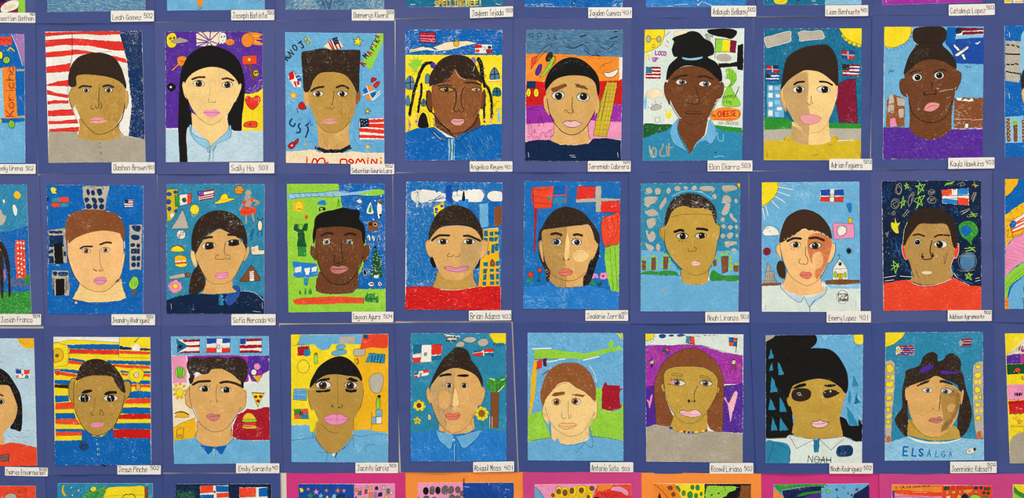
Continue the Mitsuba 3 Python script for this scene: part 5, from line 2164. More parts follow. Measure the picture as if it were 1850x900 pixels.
portrait(2, 7, 'self-portrait whose right cheek is orange, with pale collar, church, camera and round badge', (1367, 324), (34, 20, 668, 14, 676, 864, 34, 862), '''
@background
sk P 34 20 668 14 676 690 34 690
lb H 50 14 6 .45 50
wh H 30 26 3 .3 30
az H 60 12 6 .4 50 36 360 160 380 120 640 36 660
wh H 5 10 5 .6 40 140 20 660 16 660 40 140 44
pb H 70 10 5 .5 24 240 80 350 70 340 170 240 160
@sun
yl S 34 20 134 20 138 60 120 110 80 150 34 170
gd H 40 18 4 .3 30
ink C 2.5 134 22 138 66 112 118 70 154 34 172
wh M 5 140 50 236 68 136 80 216 108 120 110 186 150 100 140 146 190 60 176 74 236 40 190 52 260
gy M 1.5 140 46 236 62 130 100 200 140 90 150 130 200
@flag+
wh! P 414 64 568 64 566 146 412 144
cb P 416 66 478 66 476 106 416 102
cb P 506 66 568 66 566 106 506 104
rd P 414 116 476 114 474 146 414 144
rd P 506 118 566 114 564 146 504 146
ink O 2
ink M 2 478 66 474 146 506 66 504 146 414 106 568 106 414 116 568 114
cr E 490 106 12 12
ink O 2
@leaf
az S 584 164 610 152 620 180 612 220 596 206
tl M 2.5 590 170 606 210 606 160 610 212
@cloud
wh! S 38 344 60 310 90 302 130 322 148 360 110 366 60 368 40 354
ink O 2.4
ink C 1.6 60 324 76 316
ink C 1.6 80 340 92 336
@ladybug
dr E 67 470 24 24
k M 4 52 460 70 482 64 450 80 470 60 480 62 490
ink O 3.5
@camera
gd S 596 256 604 250 620 256 620 284 598 282
ink O 2
pk P 496 284 632 290 634 382 500 390
ink O 2
wh! S 530 310 552 300 580 310 586 340 566 366 536 366 524 340
ink O 3
ink C 2 530 322 548 306 576 312 582 346 556 366
@spider
k M 3 576 462 626 466 590 446 612 484 600 442 600 488 612 448 588 484 580 450 624 480
k E 600 466 15 16
@statue
gy P 60 602 110 600 120 650 132 668 46 674 56 640
dgy M 3 70 620 70 646 84 616 84 646 98 616 98 646 110 620 112 646 50 660 128 656
ink O 2
gy S 62 600 66 570 72 548 84 560 90 580 86 600
ink O 2
ink L 2.5 72 540 70 556
@church
wh! P 496 580 540 516 590 580 596 652 492 654
ink L 2.5 496 580 540 516 590 580 596 652 492 654 496 580
ink L 2.5 496 584 590 582
ink E 542 550 11 12
wh E 538 548 3 3
gd P 530 614 560 612 558 650 532 652
ink O 2
lm S 500 614 512 598 524 614 524 640 502 636
ink O 2
lm S 566 614 576 602 584 616 582 640 566 634
ink O 2
ink M 2.5 536 484 538 514 526 496 550 498 544 614 544 650
@ground
br P 34 680 160 672 154 690 34 694
br P 444 660 540 656 670 656 672 674 560 684 450 682
dk H 5 9 4 .5 40
ink L 2 446 658 670 656
@hair
hb! S 160 530 138 540 130 580 146 630 180 646 188 600 180 550
dk H 80 8 3 .5 20
@ear
s8 S 150 424 130 430 126 460 140 500 158 514
ink C 2.5 150 420 128 436 130 476 154 512
s8 S 490 420 510 424 508 470 490 520 464 548 462 500
ink C 2.5 492 416 512 424 510 480 486 536 464 546
@neck
s8 P 200 600 186 650 154 690 200 730 280 756 360 752 440 730 452 700 420 680 412 620
cl H 50 20 4 .2 24
@face
s8 S 152 412 200 380 250 360 290 325 310 324 330 450 330 560 330 690 280 668 220 620 180 540 160 470
s1 H 80 14 6 .35 40
s8 S 310 322 380 332 440 360 490 400 486 460 462 540 430 610 390 660 330 690 324 560 330 460
sp S 330 440 340 370 400 350 450 370 488 400 484 450 462 530 430 600 390 650 380 600 410 560 360 550 340 500
cl H 70 13 6 .35 30
s8 S 360 520 372 484 410 470 430 500 430 550 400 580 370 560
sp H 40 10 5 .35 22
sp H 50 10 6 .6 30 430 440 484 440 440 600 380 650 370 620
@hair
hb! S 152 410 160 340 190 260 240 218 300 198 360 208 420 244 470 310 488 380 470 376 440 352 390 334 340 330 316 318 290 326 250 356 200 386
dk H 30 12 4 .4 30
ink O 3
wh D 3 180 390 200 382 230 364 262 348 300 326 360 332 400 344 430 352 460 372
ink D 3.5 190 390 214 374 246 358 280 334 340 330 380 338 420 350 450 366 474 380
@shirt
pw! P 34 700 154 688 200 734 280 760 380 756 450 720 460 690 676 686 676 864 34 862
lb H 40 30 5 .25 24
wh H 30 20 8 .5 40
lb P 460 690 590 694 670 686 670 712 480 712
lb H 30 10 6 .5 30 180 730 300 760 340 830 290 820
@collar
pb S 156 680 168 690 200 736 280 760 310 762 280 800 220 760 160 710
ink C 2.5 156 676 160 710 220 766 280 802 310 764
pb S 420 676 456 690 458 720 430 760 350 826 316 780 380 756 440 726
ink C 2.5 418 660 430 690 456 706 440 750 380 790 344 830
ink C 2.5 310 764 340 830
wh S 418 664 446 680 450 700 428 696
k L 5 344 826 346 860
k L 3 346 828 380 780
@badge
wh! E 558 766 38 42
ink O 2.4
ink T 24 530 766 0 4 60 PSSM
ink T 22 532 792 0 4 64 Student
ink M 2 60 820 58 850 644 790 646 830
@outline
ink C 2.4 152 420 162 500 190 580 230 640 290 680 330 692 390 664 440 600 464 540
ink C 2 190 600 180 660 158 690
ink C 2 414 620 420 680
@eyebrow+
dk B 15 200 402 240 384 286 386
@eyebrow+
dk B 15 344 384 390 380 436 398
dk Y 252 426 70 40 18 2 0 2
dk Y 380 432 80 48 22 0 2 -4 4
s9 C 4 220 400 250 396 286 410
ol C 4 340 410 376 400 416 408
ink M 2 230 446 224 456 244 450 242 460 262 448 264 456
@nose
ink C 3 318 440 318 490 332 520 330 546 312 556 302 546
ink C 3 284 516 274 536 284 550 302 552
@mouth
cl S 280 622 296 602 320 606 350 606 356 630 334 648 300 640
dr O 2
dr C 2.5 282 624 318 622 356 624
''', (1493, 562, 1573, 583, 0, 'Emery Lopez', (1497, 1546, 579, 9.5), '401', (1552.7, 1566.8, 578.3, 9)))

portrait(2, 8, 'self-portrait in an orange-red shirt against a night sky of green stars', (1585, 324), (30, 12, 676, 8, 678, 850, 42, 856), '''
@background
dn P 30 12 676 8 678 700 42 690
k H 70 12 8 .5 50
nv H 50 16 6 .4 40
wh H 30 30 2.5 .22 12
bl H 70 10 7 .5 60 40 40 100 30 90 130 40 170
az H 70 9 6 .6 60 84 390 140 370 160 480 130 520 90 500
az H 50 10 6 .5 50 460 180 560 190 560 240 500 230
az H 50 9 6 .6 40 150 510 170 520 220 590 220 640 170 590
az C 6 490 560 500 620 560 660 620 680
wh M 4 46 640 120 628 50 662 110 654 150 630 230 636 500 610 520 640 560 670 600 690 640 646 666 640 640 664 670 656
@star+
lm L 5 176 40 204 36 184 66 190 22 206 60 176 40
@star+
lm L 6 250 44 312 34 264 100 276 20 304 76 250 44
@star+
lm L 6 246 128 310 104 256 190 276 110 296 170 240 140
@star+
lm L 5 150 150 186 138 154 190 170 110 178 170 150 150
@star+
lm H 60 5 5 .9 30 430 30 500 10 500 20 470 40
lm M 5 440 40 500 16 450 26 490 30
@star+
lm M 5 600 230 654 224 610 216 640 246 600 242 650 236
@star+
yl S 116 250 130 286 150 280 136 310 140 350 116 346 92 310 94 280 114 284
lm H 80 5 4 .9 30
@star+
lm L 6 90 590 140 548 120 612 104 530 144 570 92 560
@star+
lm M 6 570 450 636 444 600 440 640 470 576 468 630 456
@star+
lm L 6 574 620 620 618 580 650 598 608 614 656 574 626
@star+
ol M 5 620 36 656 40 630 20 644 50
@cloud+
gy C 3 124 40 150 24 160 60 150 96 124 90 120 60 140 36 156 70 136 94 126 60 146 46
@cloud+
gy C 3 92 150 110 126 140 136 142 170 120 192 96 180 94 150 120 134 136 160 120 184 104 160 124 150
@cloud+
gy C 3 206 120 230 84 240 100 224 150 206 176 204 130 228 100 222 146
@cloud+
gy C 4 332 80 352 66 376 80 360 96 340 100 334 84 368 82 344 92
@cloud+
gy C 4 326 130 350 112 380 126 376 152 340 152 330 130 370 130 344 144 356 124
@cloud+
gy M 4 164 240 200 196 174 246 210 204 540 214 600 190 560 220 604 196 550 230 590 206
gy C 3 96 220 110 206 116 226 100 232 108 214
gy C 3 520 34 550 20 572 34 540 44 550 26
gy M 4 612 130 630 84 624 146 646 90 620 140 640 84
gy M 3 54 360 76 340 60 374 74 350 56 346 70 376
@flag+
wh! P 422 70 596 56 598 170 424 156
vm P 422 70 488 64 488 102 422 106
az P 524 62 594 58 588 100 526 104
vm P 526 118 596 124 594 170 524 164
az P 426 128 490 130 522 136 524 164 470 160 424 152
wh L 8 488 64 490 106
ink M 3 420 108 596 106 424 128 524 124 524 60 524 166
ink D 3 496 66 508 66 450 66 576 62
@planet+
gn S 530 310 560 276 620 274 656 320 650 360 620 390 614 430 590 400 550 370
lm H 60 10 6 .4 30
bl S 546 320 580 300 610 320 606 350 576 372 554 350
az H 40 8 5 .5 20
@planet+
sl S 544 510 570 486 610 480 636 510 632 560 600 592 560 584 540 550
az H 60 9 5 .6 30
lg C 2 540 510 560 484 620 480 646 530 620 590 560 590 530 550 536 500 590 500 640 500
lg C 2 530 590 570 600 636 590
@ear
vm S 172 430 160 430 164 480 182 520 194 510
wh O 3
vm S 506 430 530 420 530 470 514 514 500 500
wh O 3
@neck
st P 230 580 234 640 206 660 300 690 400 682 470 660 492 630 480 560
s3 H 10 16 4 .3 30
@face
st S 180 420 200 390 250 320 280 292 360 294 440 292 480 360 500 430 500 500 484 560 470 620 420 660 340 676 270 664 234 620 210 540 180 480
s9 H 60 14 6 .3 40
s2 H 60 20 3 .25 20
st H 80 18 4 .3 20
@hair
dk! S 166 420 170 340 200 260 260 200 340 186 420 196 480 240 516 320 520 430 506 450 490 420 470 330 440 290 360 290 280 290 240 330 204 380 180 430
wh C 3 166 420 176 330 196 280
k H 30 12 5 .3 30
hb H 70 18 3 .2 24
@shirt
vm P 44 676 140 660 200 652 234 672 300 696 400 684 470 660 494 636 540 660 600 692 678 694 678 850 42 856
rd H 5 12 6 .4 50
wh H 12 22 2 .25 20
wh C 4 204 660 240 680 300 694 400 682 484 648
ink C 2 210 664 250 690 310 698 400 688 470 660
dk H 40 10 4 .5 14 170 820 200 830 220 850 190 846
@eyebrow+
hb B 11 236 364 270 358 306 370
@eyebrow+
hb B 11 374 374 410 362 470 366
k! Y 262 410 46 56 17 0 0
k! Y 412 424 88 52 22 -6 0 0
wh! P 430 412 446 404 446 438 430 444
wh D 3 420 402 440 410
cr D 1.5 238 404 250 388 276 386 284 430 240 430 366 430 380 444
@nose
hb C 8 356 400 344 460 352 500
hb C 8 296 484 290 508 310 522 330 520 350 516 366 496 356 480
k D 6 298 504 358 498
@mouth
cr S 288 606 310 598 350 600 352 614 310 618
s1 H 10 6 3 .5 20
s6 C 3 250 590 262 620 270 640
@outline
s6 C 3 434 500 440 550 456 476
wh C 3 222 600 228 640
wh C 3 500 510 480 560 490 620
''', (1712, 560.5, 1791.6, 580.4, -.3, 'Addison Agramonte', (1715.5, 1777.6, 576, 8), '502', (1778, 1789.5, 567.5, 5)))
portrait(3, 1, 'self-portrait in a blue buttoned top before yellow, blue and red stripes with sunflowers', (88, 597), (32, 42, 662, 44, 668, 874, 42, 878), '''
@background
wh! P 32 42 662 44 668 874 42 878
yl P 34 80 150 60 460 78 460 100 120 90 34 110
yl P 36 110 662 110 662 700 42 708
@stripe
bl P 120 94 200 92 300 90 460 92 460 124 300 124 180 120 130 118
rd P 130 122 200 124 460 128 460 156 340 154 200 150 130 150
yl P 130 152 460 158 460 170 660 180 662 200 400 190 130 184
bl P 130 180 200 188 240 200 232 210 130 194
bl P 370 194 460 196 662 200 662 228 520 220 400 216
vm P 130 194 240 210 234 222 160 220 130 216
vm P 420 220 540 226 662 232 662 250 520 246 420 236
yl P 38 220 130 218 230 226 210 250 120 250 38 240
yl P 430 240 520 246 662 252 662 268 480 262
bl P 38 244 120 252 206 262 190 282 110 270 38 262
bl P 466 262 540 266 662 264 662 280 480 276
vm P 38 262 110 274 186 286 180 302 110 296 38 282
vm P 470 278 540 284 662 284 662 302 480 292
yl P 38 298 180 304 176 330 38 320
yl P 480 296 560 300 662 306 662 326 480 318
bl P 40 322 160 324 130 352 40 346
bl P 480 322 520 320 662 328 662 352 500 346
dk P 40 352 130 352 128 378 40 372
vm P 530 350 600 354 662 354 662 372 540 366
yl P 40 378 130 380 128 424 40 422
yl P 530 372 600 370 662 376 662 392 540 392
bl P 44 424 130 424 136 460 46 470
bl P 530 400 580 392 664 400 664 440 510 440
vm P 46 474 160 468 166 510 46 512
vm P 500 450 580 440 664 444 664 474 496 476
yl P 46 514 166 510 168 536 46 536
yl P 494 480 560 478 664 482 664 500 480 500
bl P 46 540 168 538 178 572 46 576
bl P 474 504 560 500 664 506 664 542 470 540
vm P 46 578 180 574 206 612 46 606
sc P 462 548 560 540 664 546 664 576 458 574
yl P 46 610 210 612 222 640 46 640
yl P 450 580 560 578 664 580 664 600 440 602
bl P 48 642 222 642 220 660 48 660
bl P 430 606 560 602 664 604 664 644 424 640
vm P 48 660 218 658 218 684 48 684
sc P 420 646 500 640 664 646 664 700 424 698
yl P 48 688 216 682 216 714 42 720
ink M 1.5 130 122 460 126 130 152 460 158 40 352 128 352 46 474 160 468 46 514 166 510 46 540 168 538 46 578 180 574 46 610 210 612 48 642 222 642 48 688 216 682
ink M 1.5 470 540 664 544 458 576 664 578 440 604 664 602 424 642 664 646 500 440 664 442 494 478 664 482 480 502 664 504 34 80 150 60 150 60 460 78 460 176 660 180
ink L 2 420 646 424 698 664 700
ink L 1.6 462 44 458 176
@sun
yl P 464 46 662 46 662 116 464 100
gd H 40 20 4 .3 30
nv P 464 100 540 112 662 118 662 132 464 124
vm P 464 130 662 140 662 156 464 152
yl P 464 152 662 160 662 178 464 172
wh! S 540 122 556 96 576 86 594 108 592 132 560 132
ink M 3 560 80 566 66 570 74 574 58 574 60 592 46
ink C 2 556 76 566 70 572 80
@flower+
yl K 30 50 110 84 100 108 130 106 170 100 206 70 224 46 222 52 166
ink C 2 36 82 60 80 90 90 120 96 130 120 126 150 136 170 124 196 126 222 100 230 70 236 40 238
gd S 36 130 60 116 90 130 98 160 90 190 60 206 36 204
ink O 2.5
gn E 56 164 10 10
ink O 3
@flower_pot+
vm P 46 262 74 262 70 292 48 290
wh L 3 44 260 76 260
ink M 2 56 246 58 290 68 246 70 290
@flower+
yl K 20 540 276 560 260 590 262 604 280 600 308 580 322 550 316 532 300
ink C 2 524 290 530 262 556 246 590 246 618 268 620 300 600 330 560 334 532 316 522 296
cr S 558 290 572 272 586 284 580 304 562 306
ink O 2
ink M 2 564 304 584 278
@flower_pot+
vm P 562 352 602 350 598 390 568 388
ol R 572 352 596 386
ink M 2 568 350 570 390 600 350 598 390
@ear
s4 S 178 312 150 320 134 360 136 430 150 464 162 470 164 400
ink C 3 178 310 150 316 132 360 134 430 154 466
s3 C 4 164 330 154 370 156 440
s4 S 492 340 520 332 536 360 530 410 508 450 492 460
ink C 3 494 336 522 330 538 362 530 416 504 450
@shirt
bl P 42 718 216 714 220 650 236 642 290 690 350 690 420 636 424 700 664 702 668 874 42 878
az H 70 14 7 .5 50 300 690 440 660 400 870 240 870
wh H 20 24 2.5 .22 14
tl H 60 30 3 .25 24
tl Z 5 610 826 656 860 6
@badge
nv E 230 750 28 30
sl H 50 6 4 .7 20
ink O 1.5
@button
lb D 9 320 738 324 772 326 806
ink D 4 322 738 326 774 328 808
ink L 2 322 690 330 866
@face
s4 S 190 330 210 290 300 280 420 296 480 360 500 400 494 470 470 540 430 620 370 666 310 684 260 664 210 600 176 530 164 460 170 390
s3 H 70 11 6 .35 34
s5 H 50 14 5 .3 30
s3 H 20 12 5 .3 24
ink C 2 205 320 260 296 330 292 410 298
@hair
dk S 180 322 190 286 206 240 240 204 290 188 340 190 400 214 440 250 474 300 490 340 500 400 480 398 450 364 430 330 410 298 330 290 240 300 200 318
k H 30 10 5 .4 30
wh H 40 24 3 .25 14
lg H 160 22 3 .2 14
ink O 2
@outline
k C 4 170 330 164 400 166 480 184 550 220 620 260 664 310 684 350 676 400 650 440 600 480 500 498 420
@eyebrow+
k S 218 404 240 388 280 386 282 398 250 408 224 412
@eyebrow+
k S 362 414 390 396 440 396 442 412 410 412 380 420
k! Y 235 442 82 54 27 0 0
k! Y 406 442 96 48 25 0 0
wh M 3 236 420 240 460 402 424 410 460
@nose
s5 C 4 306 440 296 500 290 540
ink C 3 284 530 276 548 300 550
ink C 3 334 550 340 520 346 516 358 544 350 552
@mouth
pk S 272 616 300 600 330 600 362 602 350 622 310 630 290 628
dp C 2.5 274 616 320 610 360 604
''', (212.8, 840.4, 291.5, 857, 0, 'Jesus Pinche', (215.4, 266.4, 852.5, 10), '502', (273.4, 287.5, 848.5, 7)), staples=[(183, 839, 191, 842)])

portrait(3, 2, 'self-portrait under three flags with ice cream, pizza and hamburger on coloured patches', (299, 597), (34, 40, 672, 38, 680, 866, 56, 870), '''
@background
sk P 34 40 672 38 674 166 40 164
lb H 60 10 6 .6 40
wh H 30 40 3 .2 14
@flag+
wh! P 72 58 222 58 222 146 74 148
dr P 110 62 222 58 222 72 120 76
dr P 140 98 222 94 222 108 146 110
dr P 110 138 222 134 222 146 80 148
tl P 72 58 148 102 74 148
k A 20 0 96 106
ink M 2 72 58 222 58 222 58 222 146 222 146 74 148 74 148 148 102 72 58 148 102
@flag+
wh! P 266 54 420 52 418 144 264 146
cb P 268 54 332 52 330 84 268 88
cb P 370 54 420 52 420 80 370 84
rd P 266 116 332 114 330 144 266 146
rd P 366 116 418 114 418 144 366 146
ink M 2 266 54 420 52 264 146 418 144 266 54 264 146 420 52 418 144 268 112 330 110 366 112 418 108 332 84 330 144
wh S 336 104 346 94 354 104 348 118 338 116
ink O 3
@flag+
wh! P 482 56 626 54 626 144 482 146
dr P 524 56 626 54 626 68 524 72
dr P 484 98 560 96 626 96 626 112 560 116 484 116
dr P 484 134 560 128 626 136 626 146 484 146
cb P 484 56 522 54 522 88 484 90
ink M 2 482 56 626 54 482 146 626 144 482 56 482 146 626 54 626 144 484 96 626 94
@background
pk P 38 166 132 164 140 200 138 340 48 346
lp H 80 14 4 .2 24
vi P 140 168 300 160 440 162 540 170 540 330 500 340 300 300 150 220
pu H 60 14 4 .3 24
pu P 538 166 674 164 674 262 640 280 600 340 560 330 530 250
wh H 60 18 2.5 .2 12
wh H 10 8 4 .5 20 60 158 640 156 640 164 60 166
pw! P 674 260 640 280 620 320 580 340 500 362 524 400 520 500 480 540 540 520 600 516 640 500 674 502
wh H 40 20 8 .5 40
cr P 48 346 138 342 132 400 140 480 186 520 190 560 110 590 50 632
gd P 50 634 110 600 194 566 200 660 190 700 100 716 54 716
or H 30 16 4 .25 30
dr P 470 546 510 530 530 510 560 514 590 516 640 500 676 502 680 712 560 716 470 712 436 690 440 620
rd H 60 14 4 .25 24
wh H 20 34 3 .22 14
ink C 2 470 546 436 600 432 660 450 706 500 718
ink C 2 54 716 140 712 188 696 204 656
ink L 2 44 640 60 628 110 600 194 568
@watermelon
lm S 64 280 70 250 92 234 120 250 128 280 112 308 84 310
gn M 6 78 250 84 304 94 240 96 308 110 246 108 304
ink O 1.8
@sun
gd K 10 58 380 72 358 96 350 120 364 128 392 124 420 104 440 76 440 58 416
ink M 2 58 350 70 370 96 346 92 366 128 356 110 374 130 400 116 404 118 440 104 424 80 448 84 430 52 420 70 412 50 390 68 392
yl E 92 404 24 30
ink O 2
@taco
gd S 64 564 80 544 110 534 140 546 150 564 110 568
br B 8 64 540 90 530 120 532 150 548
ink C 2 60 566 90 538 130 536 152 564 60 566
@fries
gd P 76 642 120 634 112 700 74 696
ink L 3 76 642 74 696 112 702 120 634
ink M 2 80 630 84 646 90 626 92 646 100 626 102 644 110 628 112 642 118 632 118 640
ink T 16 82 690 0 3 20 m
@ice_cream
pk E 596 236 22 22
ink O 1.6
wh! E 575 272 18 19
ink O 1.6
vi E 614 274 18 18
ink O 1.6
gd P 566 294 628 292 600 342
ink O 2
or M 2.5 572 302 612 330 580 294 620 310 624 300 588 326 610 294 578 314
@pizza
yl P 564 404 642 408 600 498
ink O 2.5
br L 7 562 406 642 410
dr E 588 432 10 8
ink O 2
dr E 618 430 10 8
ink O 2
dr E 602 460 10 9
ink O 2
@hamburger
gd S 504 580 510 554 530 538 560 540 580 560 588 584 540 588
ink O 2
lm S 500 582 540 578 590 580 590 594 550 600 504 594
ink O 1.5
rd S 502 600 540 598 586 598 584 618 540 622 502 616
ink O 2
wh L 4 506 618 586 622
gd S 500 624 540 626 590 624 590 638 530 640 500 632
ink O 2
@ear
s2 S 160 370 140 380 130 420 136 480 170 510 180 450
ink C 2.4 158 376 132 410 134 480 170 510
s2 S 504 394 522 396 526 450 516 500 480 530 480 470
ink C 2.4 506 392 524 400 524 470 512 506 478 532
@neck
s2 P 200 590 204 660 190 700 240 744 320 756 390 744 440 700 428 650 430 590
s3 H 60 18 3 .2 24
@face
s2 S 160 380 180 330 240 290 300 250 360 246 440 290 500 350 506 420 490 490 450 560 400 630 340 660 280 650 226 600 190 520 170 450
s9 H 70 14 6 .3 40
s3 H 30 26 3 .2 14
s3 D 2.2 208 490 260 476 222 460 388 500 420 480 440 530 230 530
@hair
dk~ S 160 290 140 240 146 200 180 180 250 178 330 172 400 180 450 174 510 190 534 240 530 300 510 340 480 326 440 290 400 266 360 250 300 254 280 280 240 286 204 270 176 290
k H 40 9 5 .5 24
wh H 20 18 2 .25 10
dk~ P 160 280 190 290 180 330 164 350 156 330
ink O 1.5
ink C 3 142 210 160 182 210 176 260 184 330 172 400 184 460 174 510 190 534 236 528 300
k P 490 330 508 340 508 376 494 372
@shirt
sk P 56 716 190 700 200 730 250 750 320 758 390 746 440 706 560 718 680 714 680 866 56 870
lb H 5 18 4 .3 40
tq H 10 40 3 .15 30
@collar
sk S 184 700 204 690 210 720 260 748 320 756 390 744 440 704 446 716 400 756 300 764 220 748
ink C 2 190 706 240 744 320 758 400 742 444 704
bl P 226 750 270 752 320 764 314 772 280 806
ink O 2
bl P 320 764 360 756 400 752 364 808 330 772
ink O 2
lb S 304 780 316 766 324 784 318 826 306 828
ink O 1.8
ink D 3 314 790
@outline
ink C 2.5 156 360 160 450 190 540 230 610 290 654 340 660 400 634 450 570 490 500
ink C 2 204 600 206 650 190 690
ink C 2 430 640 428 680 440 704
@eyebrow+
dk B 15 180 352 220 334 288 330
@eyebrow+
dk B 15 358 340 400 334 450 344 496 364
k! Y 253 380 74 42 20 4 2 0
k! Y 393 388 72 38 20 4 0 0
ink M 2 220 366 212 358 236 358 230 350 254 356 250 346 270 358 270 348 284 364 290 354 366 374 358 366 394 368 394 360 418 374 426 366
@nose
ink C 2 340 350 330 390 330 440 336 466
ink C 2 292 450 294 470
ink C 2 330 468 346 460
@mouth
dp S 268 556 296 544 320 548 352 550 350 570 320 590 290 582
dr C 2.4 270 558 310 560 352 556
dr O 1.8
''', (426.7, 837, 505, 855, 0, 'Emily Sarante', (431.5, 489.8, 851, 9), '401', (492.8, 504.5, 848.5, 7)))

portrait(3, 3, 'self-portrait with large bright pink lips on a yellow and orange ground of small shapes', (517, 597), (30, 28, 664, 24, 662, 860, 34, 858), '''
@background
yl P 30 28 664 24 662 670 420 660 200 680 150 660 148 616 30 616
gd H 60 14 5 .25 40
gd P 440 130 480 120 664 110 662 670 430 650 440 560 500 400 490 300 440 200
or H 70 14 7 .35 50
gd H 60 18 8 .3 50 250 160 480 110 560 200 440 240
sk P 90 30 500 24 490 90 440 90 380 86 340 90 300 88 280 120 240 132 210 120 180 90 90 100 66 96
lb H 10 12 5 .5 40
@sun
yl P 30 28 92 30 86 66 66 96 30 104
ink L 2 30 102 62 98 82 76 94 30
@roof
vm P 500 28 664 24 662 114 620 118 560 112 478 122
rd H 80 12 5 .4 30
lg P 346 42 446 38 446 84 346 88
gy M 2 350 46 444 42 350 84 440 82
@scribble
tl Z 5 502 26 534 52 8
ink Z 2 502 30 534 56 9
@flag+
dr P 72 108 150 102 156 164 74 166
pk H 80 20 3 .3 20
tq P 116 126 156 122 156 164 116 168
ink H 80 9 2 .4 20
ink M 2.5 80 90 84 108 96 88 100 106 112 86 116 104 130 90 134 104 140 100 150 96 130 104 128 160
@cloud+
sk S 326 120 330 100 356 92 384 98 374 120 350 126
ink O 2
@cloud+
sk S 294 146 320 132 350 128 390 130 386 152 350 162 320 166 300 160
ink O 2
lg S 440 126 480 120 514 128 510 160 470 168 440 162
ink O 1.5
@board
tq P 540 148 644 156 638 214 516 208
nv M 5 560 160 556 200 580 166 572 204 600 160 592 208 622 166 610 206
ink O 2
@moon
gd E 458 206 12 18
ink O 2
ink C 2 444 190 462 200 456 220
@pencil+
lm P 180 160 204 160 204 216 182 218
ink O 2
ink E 192 154 10 8
yl E 192 156 5 4
@sun
ol E 110 236 40 44
ink O 1.6
yl E 110 236 37 41
ol M 3 70 200 60 190 150 200 160 190 64 236 54 236 156 236 166 236 72 276 62 286 148 276 158 286 110 186 110 176 110 286 110 294
@board
sk P 50 382 134 380 132 456 44 452
lb M 3 50 420 130 420
cb L 2 60 398 72 398 72 414 60 414 60 398
cb L 2 84 394 98 394 98 410 84 410 84 394
cb L 2 110 394 124 394 124 410 110 410 110 394
cb L 2 58 426 70 426 70 442 58 442 58 426
cb L 2 82 426 96 426 96 442 82 442 82 426
cb L 2 108 428 122 428 122 444 108 444 108 428
ink L 1.6 50 382 134 380 132 456 44 452 50 382
@flag+
gn P 48 514 90 512 90 544 52 546
vm P 94 514 140 514 144 544 96 546
vm P 50 548 90 548 92 574 54 572
tq P 96 548 144 548 148 574 96 576
bl H 70 9 5 .5 14 60 520 140 520 140 570 60 570
ink M 2 46 514 140 512 48 574 148 576 48 546 146 544 92 512 94 576
ink Z 3 84 530 108 556 6
@balloon
lg S 546 376 540 320 560 290 590 278 620 284 632 320 622 380 600 410 566 404
gy H 10 9 4 .4 24
ink O 1.5
@pencil+
lm P 588 442 610 440 608 512 586 514
ink O 2.5
ink E 604 430 12 9
lm M 3 592 460 604 460 592 490 604 490
@grid
sk P 582 522 622 518 620 562 584 564
sk P 560 568 584 562 584 606 556 608
wh! P 586 566 622 562 622 604 586 606
ink L 2 556 530 552 612 620 608 624 518 582 520 586 608
ink M 2 556 566 622 562
ink L 2 556 608 548 668
@ear
s4 S 158 380 142 390 140 430 152 490 170 520 178 470
s4 S 490 370 502 400 492 470 470 520 462 500
ink C 1.6 140 384 142 440 158 500 172 520
ink C 1.6 498 370 502 410 486 490 470 520
@shirt
sk P 34 618 148 616 156 660 190 666 190 700 260 790 300 808 360 770 430 690 440 650 520 648 660 670 662 860 34 858
lb H 10 20 4 .3 40
tq H 70 14 3 .25 20 36 620 140 620 140 710 36 710
ink C 1.8 34 716 130 706 180 692
ink C 1.8 190 640 170 670 176 700
ink C 1.6 440 680 480 690 540 680 600 676 660 684
ink C 1.8 180 690 230 760 276 796
ink C 1.8 200 790 240 796 270 800 258 858
ink C 1.8 440 690 436 730 444 760
ink C 1.6 520 790 510 760 540 744 580 746
k M 6 330 796 320 824
k D 4 380 764 370 772
wh S 296 806 316 800 310 820
ink C 1.5 320 820 326 840 340 858
@neck
s4 P 200 590 190 696 250 780 300 806 340 790 430 690 440 560
st H 60 22 3 .2 20
ink C 1.6 196 600 188 690 250 780 290 800
ink C 1.6 438 570 430 700 340 790
@face
s4 S 156 380 170 320 230 290 330 286 440 296 490 340 500 400 484 480 450 560 400 620 330 660 280 650 226 610 190 540 160 460
s3 H 20 14 5 .3 30
s4 H 75 10 7 .6 40
so H 70 14 4 .25 30 200 420 330 420 330 560 230 560
s6 C 2 334 290 336 480
cr M 1.8 140 382 190 384
@hair
k! S 156 372 160 330 180 290 210 240 260 200 310 176 360 170 410 190 460 240 490 300 490 330 460 304 400 296 330 286 260 292 210 320
hb H 60 10 4 .5 30
k H 40 10 6 .5 30
ink C 3 460 180 470 200 462 220
@eyebrow+
k P 188 344 220 318 284 308 282 324 230 332
@eyebrow+
k P 386 318 420 306 466 326 460 338 420 328
hb Y 242 356 104 58 26 -4 2 0 3
hb Y 420 358 84 54 26 -4 2 0 3
k P 190 390 230 392 290 382 284 398 230 404 196 402
k P 384 380 420 388 460 382 458 400 420 406 386 396
wh D 3 240 338 414 342
ink M 1.6 212 340 206 330 240 334 240 324 266 338 272 328 400 338 398 330 440 338 444 328
@nose
ink C 3 300 484 294 496 312 500
ink D 4 298 492 340 500 364 490
ink C 2.5 336 510 350 500 362 504 366 486
@mouth
pk S 244 576 270 556 310 544 330 552 350 544 380 560 402 576 370 606 330 616 280 608
mg O 2.5
mg M 2 246 580 400 580 330 546 332 616
mg C 4 400 586 404 580 412 574
@outline
ink C 1.5 226 610 270 650 310 668 340 664
''', (642, 836, 719.4, 855, 0, 'Jacinto Garcia', (645.8, 701.2, 850.3, 10), '503', (704, 715, 844, 5.5)))

